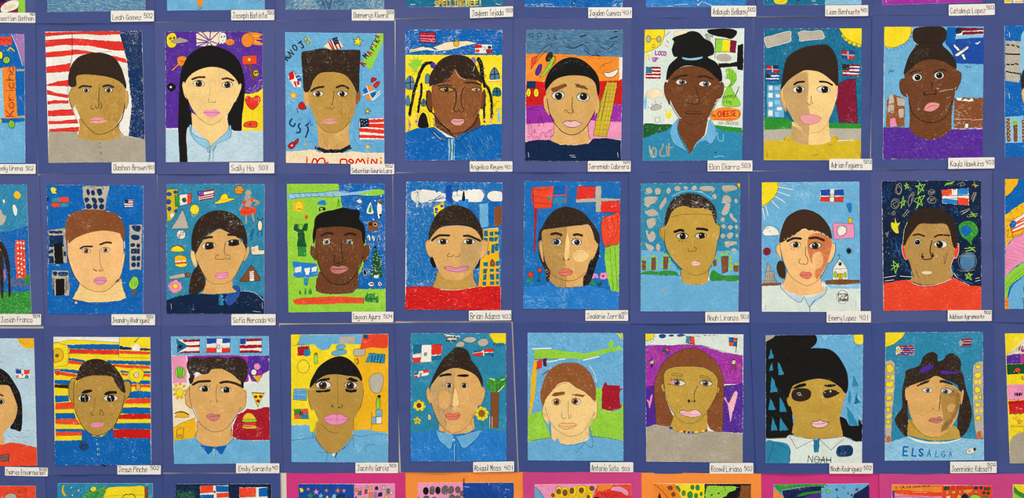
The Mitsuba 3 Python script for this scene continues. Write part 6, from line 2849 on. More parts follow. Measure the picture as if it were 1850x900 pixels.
portrait(3, 4, 'self-portrait with a topknot, red lips, sunflowers and brown-trunked tree on teal', (733, 597), (32, 20, 652, 18, 654, 850, 34, 852), '''
@background
tq P 32 20 652 18 654 660 34 670
tl H 50 13 6 .5 40
sk H 60 24 3 .2 24
wh H 40 40 2 .15 12
@sun
yl S 548 20 652 18 652 84 620 80 580 82 560 60
ink C 2 548 24 560 60 582 82
gd H 40 14 4 .3 20
nv M 5 570 100 582 84 590 104 600 88 608 104 618 88 626 100 636 84
@cloud+
lg S 372 62 400 44 440 44 460 60 430 80 390 76
ink O 2
@cloud+
lg S 466 80 490 56 520 54 540 76 520 100 484 102
ink O 2
@cloud+
lg S 324 96 350 72 380 80 376 104 340 108
ink O 2
@speech
wh! P 250 24 290 30 350 34 356 50 320 60 280 56 256 46
wh! P 262 58 300 60 326 66 300 78 270 74
k T 14 254 48 3 4 96 DominiKan
k T 12 264 72 0 4 60 Republic
@flag+
wh! P 44 96 234 90 234 156 200 166 166 206 46 210
tl P 48 96 104 94 100 146 46 154
rd P 170 92 234 90 234 154 170 158
rd P 46 180 98 174 98 206 48 210
tl P 168 168 234 160 230 190 170 196
ink L 2 104 94 100 176 46 180
ink L 2 168 92 168 206
ink M 2 170 158 234 156 100 150 46 156
ink M 2 44 96 234 90 46 210 166 206
gy P 122 146 136 144 134 164 122 164
ink O 2.5
@flag+
wh! P 54 270 152 254 152 288 120 296 56 312
tl P 56 272 84 266 80 288 56 294
rd P 112 260 150 254 148 274 114 278
rd P 56 296 78 292 76 308 58 312
gy P 92 280 104 278 102 298 92 298
ink O 2.5
ink M 2 54 270 152 254 56 312 120 296 152 254 150 290
@flag+
wh! P 438 134 500 128 574 120 574 148 500 166 440 166
rd P 440 150 500 140 500 166 440 168
rd P 506 122 572 118 572 140 508 142
tl P 440 134 496 128 494 138 440 146
tl P 508 148 574 144 570 172 512 160
ink M 2 438 134 574 120 440 168 500 166 500 126 502 166 574 120 566 176
@flower+
yl K 13 66 478 86 464 108 474 116 494 104 510 78 510 62 496
ink C 2 58 480 84 460 112 468 122 496 104 514 70 512 56 496
br E 86 488 16 18
ink E 86 488 10 12
br E 86 488 6 7
tl B 5 90 520 98 552
gn S 76 536 96 530 90 544
@flower+
yl K 9 60 580 76 570 92 582 86 600 66 600
ink C 2 52 590 66 568 92 570 96 590 80 606 60 600
ol E 72 586 9 8
ink O 2
gn C 3 74 606 76 624
@flower+
cr S 144 560 152 544 164 560 162 580 148 580
ink O 2
ol E 154 566 6 10
tl C 4 154 580 154 626
gn S 160 604 176 598 168 612
@flower+
yl K 14 470 520 490 508 512 516 526 536 520 560 500 574 478 568 466 546
ink M 2 470 508 484 530 496 502 496 522 522 512 510 530 536 540 514 540 524 566 506 556 496 580 496 560 470 566 484 552 456 536 476 538
br E 494 540 20 22
ol H 40 5 3 .6 8
ink O 2
tl C 4 496 586 498 612
gn S 486 600 498 594 510 598 500 606
@tree
br P 556 400 606 398 600 634 550 634
mb H 88 9 4 .5 40
ink M 2 556 404 552 630 606 400 600 630
wh M 3 548 560 546 634 562 560 562 632
gn S 530 370 526 340 540 316 570 308 600 316 620 304 650 306 652 360 620 390 590 400 560 400
lm H 50 9 5 .5 24
dg H 120 14 4 .4 24
wh M 5 546 312 580 322 600 400 640 360 620 324 644 316
ink C 2.5 566 400 570 360 560 330
ink C 2.5 590 400 596 350 600 320
ink C 2.5 604 390 620 350 650 320
@ear
s2 S 152 370 136 384 136 430 152 470 166 470 162 420
ink C 1.8 148 370 134 390 138 440 154 472
s2 S 500 370 518 390 510 440 490 486 476 480 486 420
ink C 1.8 502 368 518 392 510 440 486 490
@neck
s2 P 220 590 216 650 300 676 400 666 450 640 440 570
s5 H 20 10 6 .6 30 220 610 340 650 340 676 220 656
@face
s2 S 164 380 190 320 250 264 330 244 420 266 470 310 498 370 484 450 460 520 420 600 370 650 310 670 260 650 210 580 170 480
s9 H 85 10 7 .4 40
sh P 164 380 190 320 250 262 322 248 320 380 298 480 306 540 252 560 268 652 210 590 176 500
s5 H 80 12 6 .35 40 170 400 320 250 320 400 280 640 230 610
st H 80 10 6 .4 40 170 380 300 260 310 520 260 640 210 560
s2 S 214 450 224 404 260 392 286 420 284 470 260 510 226 500
s1 H 75 9 6 .5 40 390 400 440 400 440 500 390 500
s1 H 75 9 6 .4 30 260 580 330 570 350 640 290 660
s3 H 70 11 5 .4 34 330 240 470 300 440 360 320 340
@hair
dk S 150 380 180 300 210 240 240 190 280 150 320 118 370 116 410 146 430 196 470 250 500 320 498 370 470 310 420 270 330 244 260 262 210 300 170 352
hb H 40 13 5 .4 40
k H 60 12 5 .4 40
wh H 30 30 2 .25 10
ink C 2.5 300 120 350 112 400 130 420 180
@shirt
az P 34 668 130 658 204 652 230 668 300 676 400 668 460 650 560 652 654 656 654 850 34 852
bl H 70 13 6 .45 50
sk H 75 26 4 .25 40
wh H 30 44 2.5 .15 16
@collar
sk S 200 656 220 660 300 676 310 700 290 770 250 740 220 716
ink C 1.8 200 656 218 720 290 772 310 710
sk S 490 652 470 690 430 730 376 766 340 710 330 690 380 680 440 660
ink C 1.8 490 652 460 710 376 766 330 700
ink C 1.8 300 676 330 684 400 670 450 654
wh D 8 312 714
ink D 4 312 716
ink L 1.6 306 730 312 850
ink L 1.6 330 740 326 850
pb M 3 316 740 316 850
@outline
s6 C 3 164 470 200 570 250 640 300 668
s6 C 2 310 670 370 650 420 600 440 540
s5 C 2.5 424 600 440 640 450 650
@eyebrow+
k S 218 296 250 282 290 280 296 292 250 296 230 302
@eyebrow+
k S 332 294 360 286 400 286 410 296 390 302 350 300
k Y 283 358 50 32 13 0 0 2
k Y 380 358 48 34 14 0 0 -2
@nose
s1 S 318 380 332 400 344 480 330 500 310 490 304 470
ink C 2.4 300 478 294 492 310 496
ink C 2.4 326 490 340 500 348 486
s5 C 3 310 370 306 440 298 480
@mouth
cl S 256 556 280 538 300 544 346 538 350 560 330 578 290 580
dr O 2.5
dr C 2.5 260 558 300 560 350 554
vm H 5 8 4 .5 20
''', (854.8, 834.5, 929, 853, -1.2, 'Abigail Moss', (856.6, 904.8, 850.3, 10), '401', (911.4, 925.6, 850, 8)))

portrait(3, 5, 'self-portrait with auburn hair, pale face, dark red block and green hill', (943, 597), (36, 16, 658, 18, 660, 850, 38, 846), '''
@background
sk P 36 16 658 18 660 700 38 700
lb H 20 12 5 .4 40
wh H 15 11 4 .3 40 40 20 640 30 640 100 40 100
wh H 60 14 4 .5 24 380 60 440 60 440 140 370 140
wh H 88 9 4 .6 40 36 20 60 20 60 400 36 400
wh H 88 9 4 .5 40 640 120 660 120 660 400 640 400
wh H 40 16 3 .5 16 480 200 640 180 630 340 500 380
az H 40 13 6 .3 40
@ribbon
lm P 80 126 200 124 300 138 420 150 540 120 640 100 656 124 540 150 400 188 280 180 180 184 76 184
yl H 10 10 4 .3 40
gn H 10 16 4 .2 30
wh M 8 160 206 230 196 240 190 280 186 70 120 190 116 400 194 500 170
ink L 1.5 80 190 220 186
lm S 560 100 580 60 594 80 586 110
@pole
gd P 76 196 98 196 92 330 80 440 60 540 42 556 54 440 60 320
lm H 88 8 5 .4 40
or H 88 10 4 .3 40 70 400 84 400 64 540 46 550
@flag+
rd P 96 208 118 184 132 190 130 244 110 252 94 256
dn P 134 186 160 178 160 236 140 232
rd H 40 6 4 .5 16
@sun
yl M 8 620 22 656 40 630 30 650 54 650 20 640 50
ink M 2 640 30 652 52
@block
dr P 520 380 546 330 556 356 636 360 640 390 634 420 640 510 610 516 570 528 520 510
mr H 60 10 5 .5 24
wh H 30 22 2.5 .2 12
dr M 9 632 390 650 380 640 500 656 480
@hill
lm P 36 556 90 536 130 520 150 600 200 720 40 730
gn H 55 12 4 .35 50
yl H 60 14 5 .3 40
wh H 55 18 4 .25 30
lm P 480 374 520 372 516 510 600 530 640 514 660 450 660 714 500 696 450 680 440 600 470 540
yl H 60 14 5 .3 40
gn H 70 18 4 .25 24
wh H 50 24 3 .2 16
@ear
s1 S 160 500 136 500 134 540 150 590 176 600
ink C 2 136 490 132 540 148 588 176 600
ink C 1.6 140 540 156 556 146 560
s1 S 470 466 490 470 484 560 466 580 452 580
ink C 2 476 462 492 474 484 560 456 584
ink C 1.6 466 530 474 546 466 556
@neck
s1 P 190 610 190 700 240 736 300 742 380 730 430 700 440 670 430 600
pp H 60 20 4 .3 24
ink C 1.8 180 610 186 680 196 700
ink C 1.8 438 620 440 660 430 686
@face
s1 S 140 490 160 430 210 370 290 340 380 360 450 420 470 470 460 550 440 620 390 670 330 690 270 676 210 640 170 570
s8 H 80 16 6 .3 40
pp H 70 14 5 .5 30 160 520 220 540 210 610 180 590
cr H 60 24 5 .3 30
@hair
mb S 136 490 120 420 140 330 180 260 240 220 300 210 370 216 430 260 460 310 480 380 476 460 440 430 400 396 350 372 300 336 240 346 200 390 160 440
br H 30 9 6 .5 50
wh H 35 20 4 .3 20
wh C 5 440 230 470 280 484 340
mb M 7 120 400 140 420 134 290 160 270 176 260 144 280
@shirt
sk P 38 730 90 712 190 700 230 736 300 746 390 730 450 700 540 700 660 718 660 850 38 846
lb H 20 14 5 .3 40
wh H 40 18 3 .3 20
az H 60 22 5 .25 30
@collar
ink C 1.8 60 716 120 708 180 700
ink C 1.8 220 730 232 706 250 734 300 746 360 742 400 726
ink C 1.8 400 726 430 750 460 760 462 720 448 680 456 660 440 650
ink C 1.8 460 690 560 700 656 720
ink C 1.5 350 800 400 740
sk S 216 720 232 706 250 740 240 744
@outline
ink C 1.8 150 500 176 580 220 640 280 680 330 688 390 664 440 600 466 540
@eyebrow+
au P 188 424 210 406 280 398 276 420 220 428
@eyebrow+
au P 316 418 360 414 410 420 400 434 350 428
@hair
ink C 1.6 204 380 250 350 290 340
au! Y 222 466 56 46 20 2 0 0 2
au! Y 352 464 62 46 20 -6 0 4 2
k D 8 346 458 226 466
wh D 4 358 474
ink M 1.8 330 440 326 432 350 440 350 430
@nose
ink C 2 302 460 300 520 306 572
ink C 2 262 530 258 560 270 574 290 566
ink C 2 304 572 318 566 314 544
@mouth
s8 S 238 620 260 604 300 606 340 604 354 620 320 636 280 642
ink O 1.6
ink C 1.5 244 622 300 626 350 618
''', (1066, 835, 1144, 853, 0, 'Antonio Soto', (1068.7, 1117, 851, 11), '503', (1124, 1137, 850.6, 6.5)))

portrait(3, 6, 'self-portrait with long straight reddish-brown hair, purple hills and dotted pink hearts', (1158, 597), (30, 22, 668, 26, 662, 860, 34, 856), '''
@background
pw! P 30 22 668 26 662 200 30 130
vi P 30 100 120 96 200 100 300 92 400 100 520 140 664 164 662 350 520 350 30 370
mg H 60 11 6 .4 30
lv H 70 14 5 .4 30
or H 75 14 5 .4 40 60 110 130 110 120 220 70 230
cl H 75 12 5 .45 40 540 200 660 220 650 300 540 340
wh H 50 24 3 .25 14
pu P 30 372 90 358 100 640 34 630
pu P 530 362 600 356 664 340 662 670 520 660
lv H 60 16 5 .3 24
wh H 60 26 3 .25 14
ink C 2 30 104 60 96 130 98 200 100 300 90 400 98 500 128 640 166
ink C 2 530 356 590 356 660 320
ink C 2 30 356 90 372
@sun
yl S 30 22 84 24 82 46 60 62 30 70
ink M 2.5 86 30 94 26 84 44 96 46 76 56 88 66 60 64 68 78 46 68 46 80
ink C 2 84 24 82 46 60 62 30 66
@cloud+
cb S 118 34 136 26 160 32 156 46 130 50
ink O 2.5
@cloud+
cb S 182 34 200 28 214 34 200 40
ink O 2.5
@cloud+
cb S 236 32 260 24 286 32 270 38 246 40
ink O 2.5
@bird
ink M 3 356 36 366 40 370 36 382 42 408 30 420 36 440 32 454 36 470 30 484 34 416 34 426 30
@flag+
tq P 296 40 322 42 320 86 292 80
vm P 322 42 348 44 352 90 322 86
tl H 80 8 4 .6 16 296 40 322 42 320 86 292 80
ink M 3 292 38 350 44 294 82 354 92 322 42 322 88
@flag+
bl P 572 48 602 48 602 74 572 72
vm P 604 50 628 54 626 78 604 74
vm P 572 74 600 76 600 98 574 96
bl P 604 78 626 80 624 104 602 100
ink M 3 572 46 630 54 574 98 624 106 602 48 602 102 572 74 626 78
ink L 4 626 52 618 144
@flag+
bl S 138 134 150 116 160 116 158 136
rd P 160 118 182 120 180 138 160 136
rd P 138 138 158 138 158 156 142 152
bl P 160 140 180 140 176 158 160 158
ink C 3 136 134 150 112 184 116 178 160
ink M 3 160 114 158 160 138 138 182 138 178 160 172 184
@figure+
lg S 56 210 66 196 86 196 84 216 66 222
ink O 3
k C 4 60 196 70 186 84 184
ink P 62 224 78 222 70 250
@figure+
cr S 590 210 596 196 616 196 616 214 600 222
ink O 3
k D 3 598 206 610 206
ink C 3 590 196 606 190 622 200
br P 598 224 612 222 616 254 600 250
ink M 2.5 594 230 590 260 614 230 618 270
@heart+
pk S 46 470 38 456 46 450 56 462 62 430 74 416 74 440 60 500 54 506
ink M 1.5 60 450 62 452 66 440 68 442 58 470 60 472
@heart+
pp S 566 488 540 440 550 440 570 474 600 420 616 396 628 410 620 450 590 560 582 590
dp D 1.6 560 460 566 480 574 500 590 470 600 440 610 420 616 430 604 470 596 500 584 520 580 550 588 540 600 480 610 450 576 480 586 490
pk O 3
@hair
br S 100 610 92 500 86 380 100 300 140 220 190 170 260 130 320 116 390 130 450 170 500 220 530 290 540 380 536 500 528 656 470 650 440 620 430 540 480 380 490 300 400 240 320 236 220 240 160 270 150 340 160 440 190 520 214 580 190 628 130 618
mb H 80 10 6 .5 40
wh H 50 26 2.5 .25 12
ink O 1.6
ink M 1.8 324 120 326 236
@ear
so S 146 350 132 360 136 390 150 400
ink C 2 140 346 130 364 140 394 150 402
so S 500 370 512 380 506 400 490 410
ink C 2 498 364 514 380 500 410
@neck
so P 214 550 190 626 240 656 320 662 400 656 434 648 430 540
yl H 60 14 4 .25 18
ink L 1.8 214 560 186 630
@face
so S 150 340 156 270 210 240 320 234 420 246 490 296 500 350 490 420 460 480 420 540 370 590 320 606 270 596 220 550 170 460
yl H 60 13 4 .35 16
s4 H 40 15 4 .3 20
cr H 70 18 3 .3 12
ink O 2.2
@shirt
gy P 34 632 90 612 186 628 240 664 320 670 440 656 560 664 664 674 662 860 34 856
lg H 8 13 4 .35 40
dgy H 8 20 3 .2 24
wh H 30 30 2 .2 8
@necklace
cb E 196 636 12 8
ol E 216 646 11 7
cl E 240 654 11 8
yl E 262 660 11 8
dr E 284 660 10 7
cb E 312 664 10 7
br E 336 664 10 7
yl E 360 662 11 7
cl E 384 658 11 8
yl E 404 656 10 8
br E 424 652 9 8
ink C 2 186 630 230 656 310 674 400 664 434 652
@eyebrow+
s4 S 202 282 230 278 266 288 270 298 230 296 204 292
ink O 1.8
@eyebrow+
s4 S 384 296 410 294 440 306 456 322 420 312 390 308
ink O 1.8
dgy Y 240 342 100 42 20 -6 0 6 2.6
dgy Y 424 346 84 38 20 -4 0 4 2.6
pk P 192 330 218 328 216 348 190 346
k D 6 236 344 424 348
ink M 3 200 324 194 314 220 322 216 312 236 320 236 310 254 322 258 312 270 326 278 318 404 330 400 320 420 328 420 318 440 332 446 322 454 338 462 330 172 350 196 352
@nose
ink C 3 370 360 350 400 346 440 352 460
ink S 306 466 308 450 318 456 314 470
ink S 342 466 350 452 354 464
ink C 2.5 316 466 330 460 344 466
@mouth
pp S 250 530 270 520 310 528 350 516 386 534 388 556 340 566 300 560 262 548
ink O 2.5
dp C 2.5 260 536 310 546 376 550
pk H 5 10 4 .3 20
''', (1281.8, 836.4, 1361, 856, 0, 'Roswil Liriano', (1284.8, 1339.3, 852.4, 10.5), '502', (1345, 1358.3, 850.8, 8)))

portrait(3, 7, 'self-portrait with a round black afro, black smudged eyes and white collar', (1373, 597), (36, 32, 670, 28, 662, 864, 38, 864), '''
@background
sk P 36 32 670 28 662 730 38 710
az H 60 14 6 .4 40
lb H 40 16 5 .3 30
k! P 36 70 92 40 100 32 356 28 360 60 340 110 240 140 200 300 220 420 210 560 220 680 170 700 38 700
dg H 20 22 5 .12 30
gy! P 36 34 94 34 80 52 36 76
k! P 510 560 540 566 560 580 580 620 640 620 640 572 664 590 662 720 620 722 580 700 540 690 500 640
wh M 2 640 570 664 610 650 566 664 580
@sail+
tq P 70 118 90 180 54 186
@sail+
tq P 66 236 78 208 84 262 58 266
@sail+
tq P 114 206 130 220 158 286 120 290
@sail+
tq P 74 300 90 320 114 400 64 404
@sail+
tq P 66 440 84 470 102 516 54 520
@sail+
tq P 126 424 150 470 176 530 126 530
@sail+
tq P 80 560 96 600 114 650 70 652
@sail+
tq P 130 562 160 610 186 648 126 654
@sail+
tq P 606 292 640 360 598 362
ink L 1.6 606 292 640 364 598 364
tl H 60 8 4 .4 20
@sail+
tq S 580 390 592 430 584 480 570 450
tl P 626 400 634 440 650 470 612 480
@sail+
tq P 560 490 590 530 620 580 636 620 580 620
az H 60 9 4 .4 20
@cloud
lb S 400 34 430 28 442 44 430 62 410 58
tq O 2
@sun
yl S 612 28 668 30 668 84 640 92 614 74
ink M 2 600 50 612 54 598 70 612 70 606 84 620 80 624 100 628 86 640 104 642 90 654 100 654 88
@ear
so S 190 436 174 440 176 470 190 494 204 480
ink C 1.8 186 430 172 450 182 490
so S 540 404 556 410 550 450 530 480
ink C 1.8 544 400 556 410 546 460
@neck
so P 220 590 204 668 240 690 320 704 440 700 540 690 530 640 514 560
s4 H 30 14 4 .3 24
@face
so S 186 400 210 366 280 330 360 312 440 320 510 360 556 410 540 470 520 560 470 650 410 700 340 698 280 660 230 590 200 500
yl H 60 16 3 .25 14
s3 H 30 15 5 .3 24
cr H 60 24 2.5 .25 10
st C 3 230 560 290 630 370 690 440 650 510 580
s4 H 80 10 4 .5 24 360 440 410 440 400 540 360 540
@hair
k! S 186 420 160 400 150 320 170 220 200 160 260 120 330 116 390 116 450 124 500 160 540 220 566 280 572 360 556 410 520 370 460 330 390 314 320 322 250 344 210 364
hb H 10 26 3 .12 24
k! K 50 300 74 320 60
hb H 30 20 4 .3 24 110 40 330 34 330 100 120 110
@shirt
pw! P 38 706 170 698 190 676 250 690 320 706 440 704 546 690 600 720 662 724 662 864 38 864
wh H 30 20 8 .4 40
lb H 40 40 5 .2 24
dgy L 6 38 704 170 698
tq S 38 724 100 722 170 736 196 770 194 820 180 864 38 864
tl H 20 10 6 .5 40
ink M 2.5 196 780 190 850 90 728 50 850 100 728 180 770
@collar
ink L 2.5 184 676 210 720 236 768 310 730 356 706
ink L 2.5 380 700 420 740 460 778 500 740 546 706
ink L 2 184 676 230 690 330 706 440 704 544 690
tq P 346 712 386 706 382 790 350 794
nv M 3 350 716 352 790 364 712 362 792 380 708 376 790
nv M 2 350 730 384 726 352 750 384 744 352 770 380 766
@badge
nv S 496 790 510 756 550 748 590 752 602 780 590 812 540 820 506 816
bl H 20 8 4 .6 24
k O 3
k M 4 516 770 514 800 540 766 560 790 560 766 540 796 584 764 570 800
@lettering
ink T 42 310 856 4 4 150 NOAH
ink M 4 352 838 460 842
@eyebrow+
k S 218 372 250 352 290 344 298 358 270 368 240 374
@eyebrow+
k S 414 358 440 352 490 352 480 364 440 368
@eye+
dk! S 204 420 214 390 250 378 300 378 330 400 322 440 280 460 240 460 212 446
wh C 3 238 410 252 404 262 408 258 418 270 424
wh M 3 244 416 256 424
k L 4 194 374 250 378
@eye+
dk! S 410 420 414 396 450 384 490 390 516 404 480 428 440 440 418 436
wh D 7 456 396
ink D 3.5 454 396
wh M 3 416 400 424 408 500 396 514 400
@nose
st C 5 392 440 396 500 388 540
st C 4 350 500 366 530 396 536
@mouth
pp S 332 602 350 592 376 590 386 580 410 592 446 598 430 620 390 634 344 626
ink O 3
ink C 2.5 334 606 380 608 444 600
wh H 10 10 5 .4 20
''', (1497.6, 836.3, 1576.2, 855.6, 0, 'Noah Rodriguez', (1500.5, 1556, 851, 9), '502', (1559.8, 1573.3, 848.2, 7)))

portrait(3, 8, 'self-portrait with two brown hair buns and purple ties between grey towers', (1588, 597), (42, 14, 676, 10, 684, 846, 38, 848), '''
@background
tq P 42 14 676 10 680 720 40 730
tl H 50 13 6 .5 40
sk H 50 16 4 .25 24
wh H 50 26 2.5 .22 16
tl H 50 7 5 .6 24 250 100 310 60 320 80 260 130
@sun
yl P 42 14 172 14 150 50 100 90 42 112
ink L 2.5 172 14 150 50 100 90 42 110
gd H 40 14 4 .3 30
@flag+
wh! P 110 104 230 96 228 160 110 160
dr P 130 102 228 96 228 108 136 112
cb P 136 114 228 110 228 122 144 126
dr P 146 126 228 124 228 136 150 138
cb P 140 140 228 138 228 146 136 150
dr P 124 152 228 148 228 156 116 162
wh! P 110 106 146 132 110 162
yl A 16 0 124 132
ink O 1.5
ink M 2 110 104 146 132 146 132 110 162 110 104 108 162
@flag+
dr P 530 56 600 54 598 64 540 66
lg P 524 60 552 80 524 106
dr P 552 70 596 68 598 80 560 82
mr P 548 88 598 84 600 98 540 100
gy A 12 0 534 84
wh M 3 560 66 598 66 556 84 598 82
mr L 5 530 106 600 104
@tower+
lg P 42 200 80 192 104 216 104 330 96 440 84 560 80 720 42 730
gy H 85 10 5 .4 40
dgy O 1.5
yl S 50 230 76 222 96 250 80 274 56 270
ink O 1.5
yl S 50 296 66 290 72 306 54 318
ink O 1.5
yl S 76 300 96 292 94 318 80 316
yl S 48 338 90 332 88 366 50 366
ink O 1.5
yl S 50 388 66 384 68 402 52 404
yl S 72 388 96 378 90 400 76 404
yl P 48 428 84 424 84 452 50 454
ink O 1.5
yl S 50 470 66 468 66 490 52 490
yl S 70 470 86 466 82 488 72 488
yl P 48 504 70 502 70 528 50 530
ink O 1.5
yl S 50 560 66 548 84 546 78 564 54 572
yl S 50 584 72 584 70 606 52 606
ink O 1.5
yl P 48 618 58 616 58 636 48 640
yl P 64 616 76 616 76 634 64 636
@tower+
lg P 610 230 640 204 676 196 682 700 640 706 624 640 612 500 608 340
gy H 85 10 5 .4 40
dgy O 1.5
yl S 628 232 650 224 660 246 636 250
ink O 1.5
yl S 622 282 656 272 664 300 640 312 626 306
ink O 1.5
yl S 620 326 636 322 640 344 624 346
yl S 646 326 662 322 662 348 648 348
yl S 622 376 640 364 660 384 652 404 628 404
ink O 1.5
yl P 622 426 640 424 642 450 624 450
yl P 648 424 668 420 666 448 650 450
ink O 1.5
yl S 624 478 640 468 660 484 650 498 628 496
ink O 1.5
yl P 628 516 646 514 644 536 630 536
yl P 656 512 674 512 672 534 658 536
yl P 626 560 662 556 660 582 630 584
ink O 1.5
@flame+
sp S 50 724 48 696 64 686 80 704 78 728
br C 2.5 60 724 56 702 68 694 72 724
@flame+
sp S 636 702 634 670 650 654 664 656 670 680 668 706
br C 2.5 644 700 650 664 660 702
@hair
dk S 180 690 130 640 104 590 110 560 150 500 150 400 170 300 180 260 260 230 290 170 340 140 380 160 380 200 420 190 440 160 480 150 520 180 536 220 530 250 550 300 566 380 590 460 604 550 580 640 550 680 530 690 510 600 540 420 520 390 500 350 390 310 320 330 240 350 190 390 186 500 190 600
hb H 60 10 5 .35 24
k H 80 12 5 .4 24
wh H 50 18 2.2 .28 10
ink M 3 290 172 286 220 376 180 384 250
@hair_tie+
pu S 264 266 280 240 320 228 352 224 348 246 310 266 280 274
cb H 10 6 4 .5 16
@hair_tie+
pu S 400 264 430 262 480 268 520 270 500 282 440 284 406 282
@neck
so P 190 580 184 680 260 700 360 720 460 712 530 700 520 650 480 620
yl H 50 14 4 .25 20
so S 400 690 440 640 480 620 510 640 520 690 460 710
s9 H 30 12 6 .3 24
@ear
s2 S 186 372 168 390 170 440 184 452
ink C 1.8 182 364 168 390 172 450
s2 S 540 390 552 400 544 460 532 480
ink C 1.8 540 384 552 396 542 470
@face
s2 S 186 380 230 350 320 320 372 296 440 330 510 380 534 420 520 500 500 580 450 650 390 690 330 692 270 660 220 590 190 500
s9 H 70 16 6 .3 40
so H 60 22 4 .25 24
st P 402 374 440 352 510 384 534 420 520 500 490 570 440 640 402 660 420 590 404 480
sx P 480 380 530 420 522 500 496 566 440 640 404 664 416 620 470 570 500 500
st H 70 10 6 .6 40 400 370 520 380 530 450 500 560 440 640 400 650 430 560 400 480
s3 H 60 10 6 .5 30 400 380 520 380 500 560 410 560
s6 H 60 9 7 .6 30 470 380 530 420 520 500 480 580 420 640 400 660 410 620 470 560 500 460 450 420
s9 S 440 520 446 490 470 478 494 486 490 510 470 534 450 540
s6 C 4 436 512 446 530 470 540
k H 40 8 7 .5 24 400 620 480 590 460 640 410 660
@hair
dk P 270 340 300 330 330 322 320 340 250 364
dk P 392 322 430 326 480 350 470 356 420 340 400 340
@shirt
lb P 40 736 100 716 186 690 260 716 360 732 460 724 540 700 620 708 684 712 684 846 38 848
pb H 30 14 8 .5 50
sk H 30 14 6 .4 50
az H 20 20 4 .25 40
wh H 30 40 6 .3 40
wh S 184 688 240 706 320 724 400 728 480 716 536 700 500 720 420 736 320 736 240 722
@lettering
az T 56 156 812 5 11 0 E
bl T 56 156 812 5 6 0 E
bl T 50 214 816 4 9 0 L
bl T 46 260 816 4 10 0 S
bl T 44 312 820 4 5 0 A
bl T 40 366 822 4 5 0 L
bl T 40 406 826 0 5 0 G
bl T 34 456 822 -4 4 0 A
@patch
wh S 568 790 580 770 620 764 628 778 606 800 580 804
ink O 2
ink T 14 582 792 -4 2 0 BC
ink P 614 766 630 764 628 782 616 784
@outline
ink C 2 192 500 200 580 240 640 290 680 340 696 380 690
@eyebrow+
dk B 10 250 360 290 344 320 330
@eyebrow+
dk B 9 398 336 440 336 476 352
dgy Y 314 390 68 34 14 2 0 4 2
dgy Y 438 396 74 40 17 -6 2 6 2
s1 C 3 404 380 440 364 480 384
s1 C 3 274 376 314 368 350 384
@nose
s6 C 6 398 420 396 470 390 510
ink C 2 346 500 350 514 362 510
ink C 2 372 520 388 524 400 512
@mouth
dp S 322 586 350 568 374 572 390 560 414 582 390 600 350 600
s6 C 3 324 588 370 582 412 584
s6 O 1.5
''', (1716, 834, 1800, 855, -.4, 'Joennielez Rabsatt', (1718.6, 1791.2, 852, 10), '502', (1783, 1798, 842, 5)))
# ---------------------------------------------------------------- sheets cut off by the picture's edge
portrait(1, 0, 'drawing at the left edge with an orange banner of upright letters on blue', (0, 48), (-430, 40, 145, 45, 152, 822, -424, 826), '''
@background
bl P -430 40 145 45 152 822 -424 826
az H 60 14 6 .4 40
sk P -424 590 60 580 150 570 152 822 -424 826
lb H 70 14 6 .5 40
wh H 60 24 3 .3 16
lb P -40 250 18 250 30 552 -40 560
lv P 72 48 145 45 146 240 130 200 96 110
pk H 60 8 4 .4 20
wh C 4 70 50 100 120 138 236
gy P 98 256 148 254 148 268 100 270
gy P 104 538 150 536 150 550 106 552
@sign
vm P -40 62 70 60 72 110 -40 114
ink C 2.5 0 80 14 76 22 90 36 74 50 86 66 74
dr H 20 8 4 .5 16
@banner
or P 14 244 92 240 96 400 106 550 28 554 20 400
vm H 85 12 6 .4 40
ink T 46 84 540 -90 2.6 300 Koriche
dr T 42 80 540 -90 3 296 Koriche
@fruit+
yl E 6 172 12 24
ink O 2.5
@fruit+
lm E 40 202 22 22
ink O 3
ink M 2.5 32 192 32 206 46 192 46 206
@fruit+
lm E 70 588 20 24
ink O 2.5
gn M 3 58 574 62 604 70 566 70 610 80 572 78 606
@banana
yl C 9 46 146 64 128 88 148
ink C 2 44 150 64 122 92 150
tl C 6 54 160 68 170 84 160
gd P -10 530 14 570 -10 590
''', (-16, 296.5, 65, 314.4, 0, 'vely Urena', (-1, 41.5, 308.3, 9), '502', (47.5, 60.5, 308, 7.5)), scale=3.333)

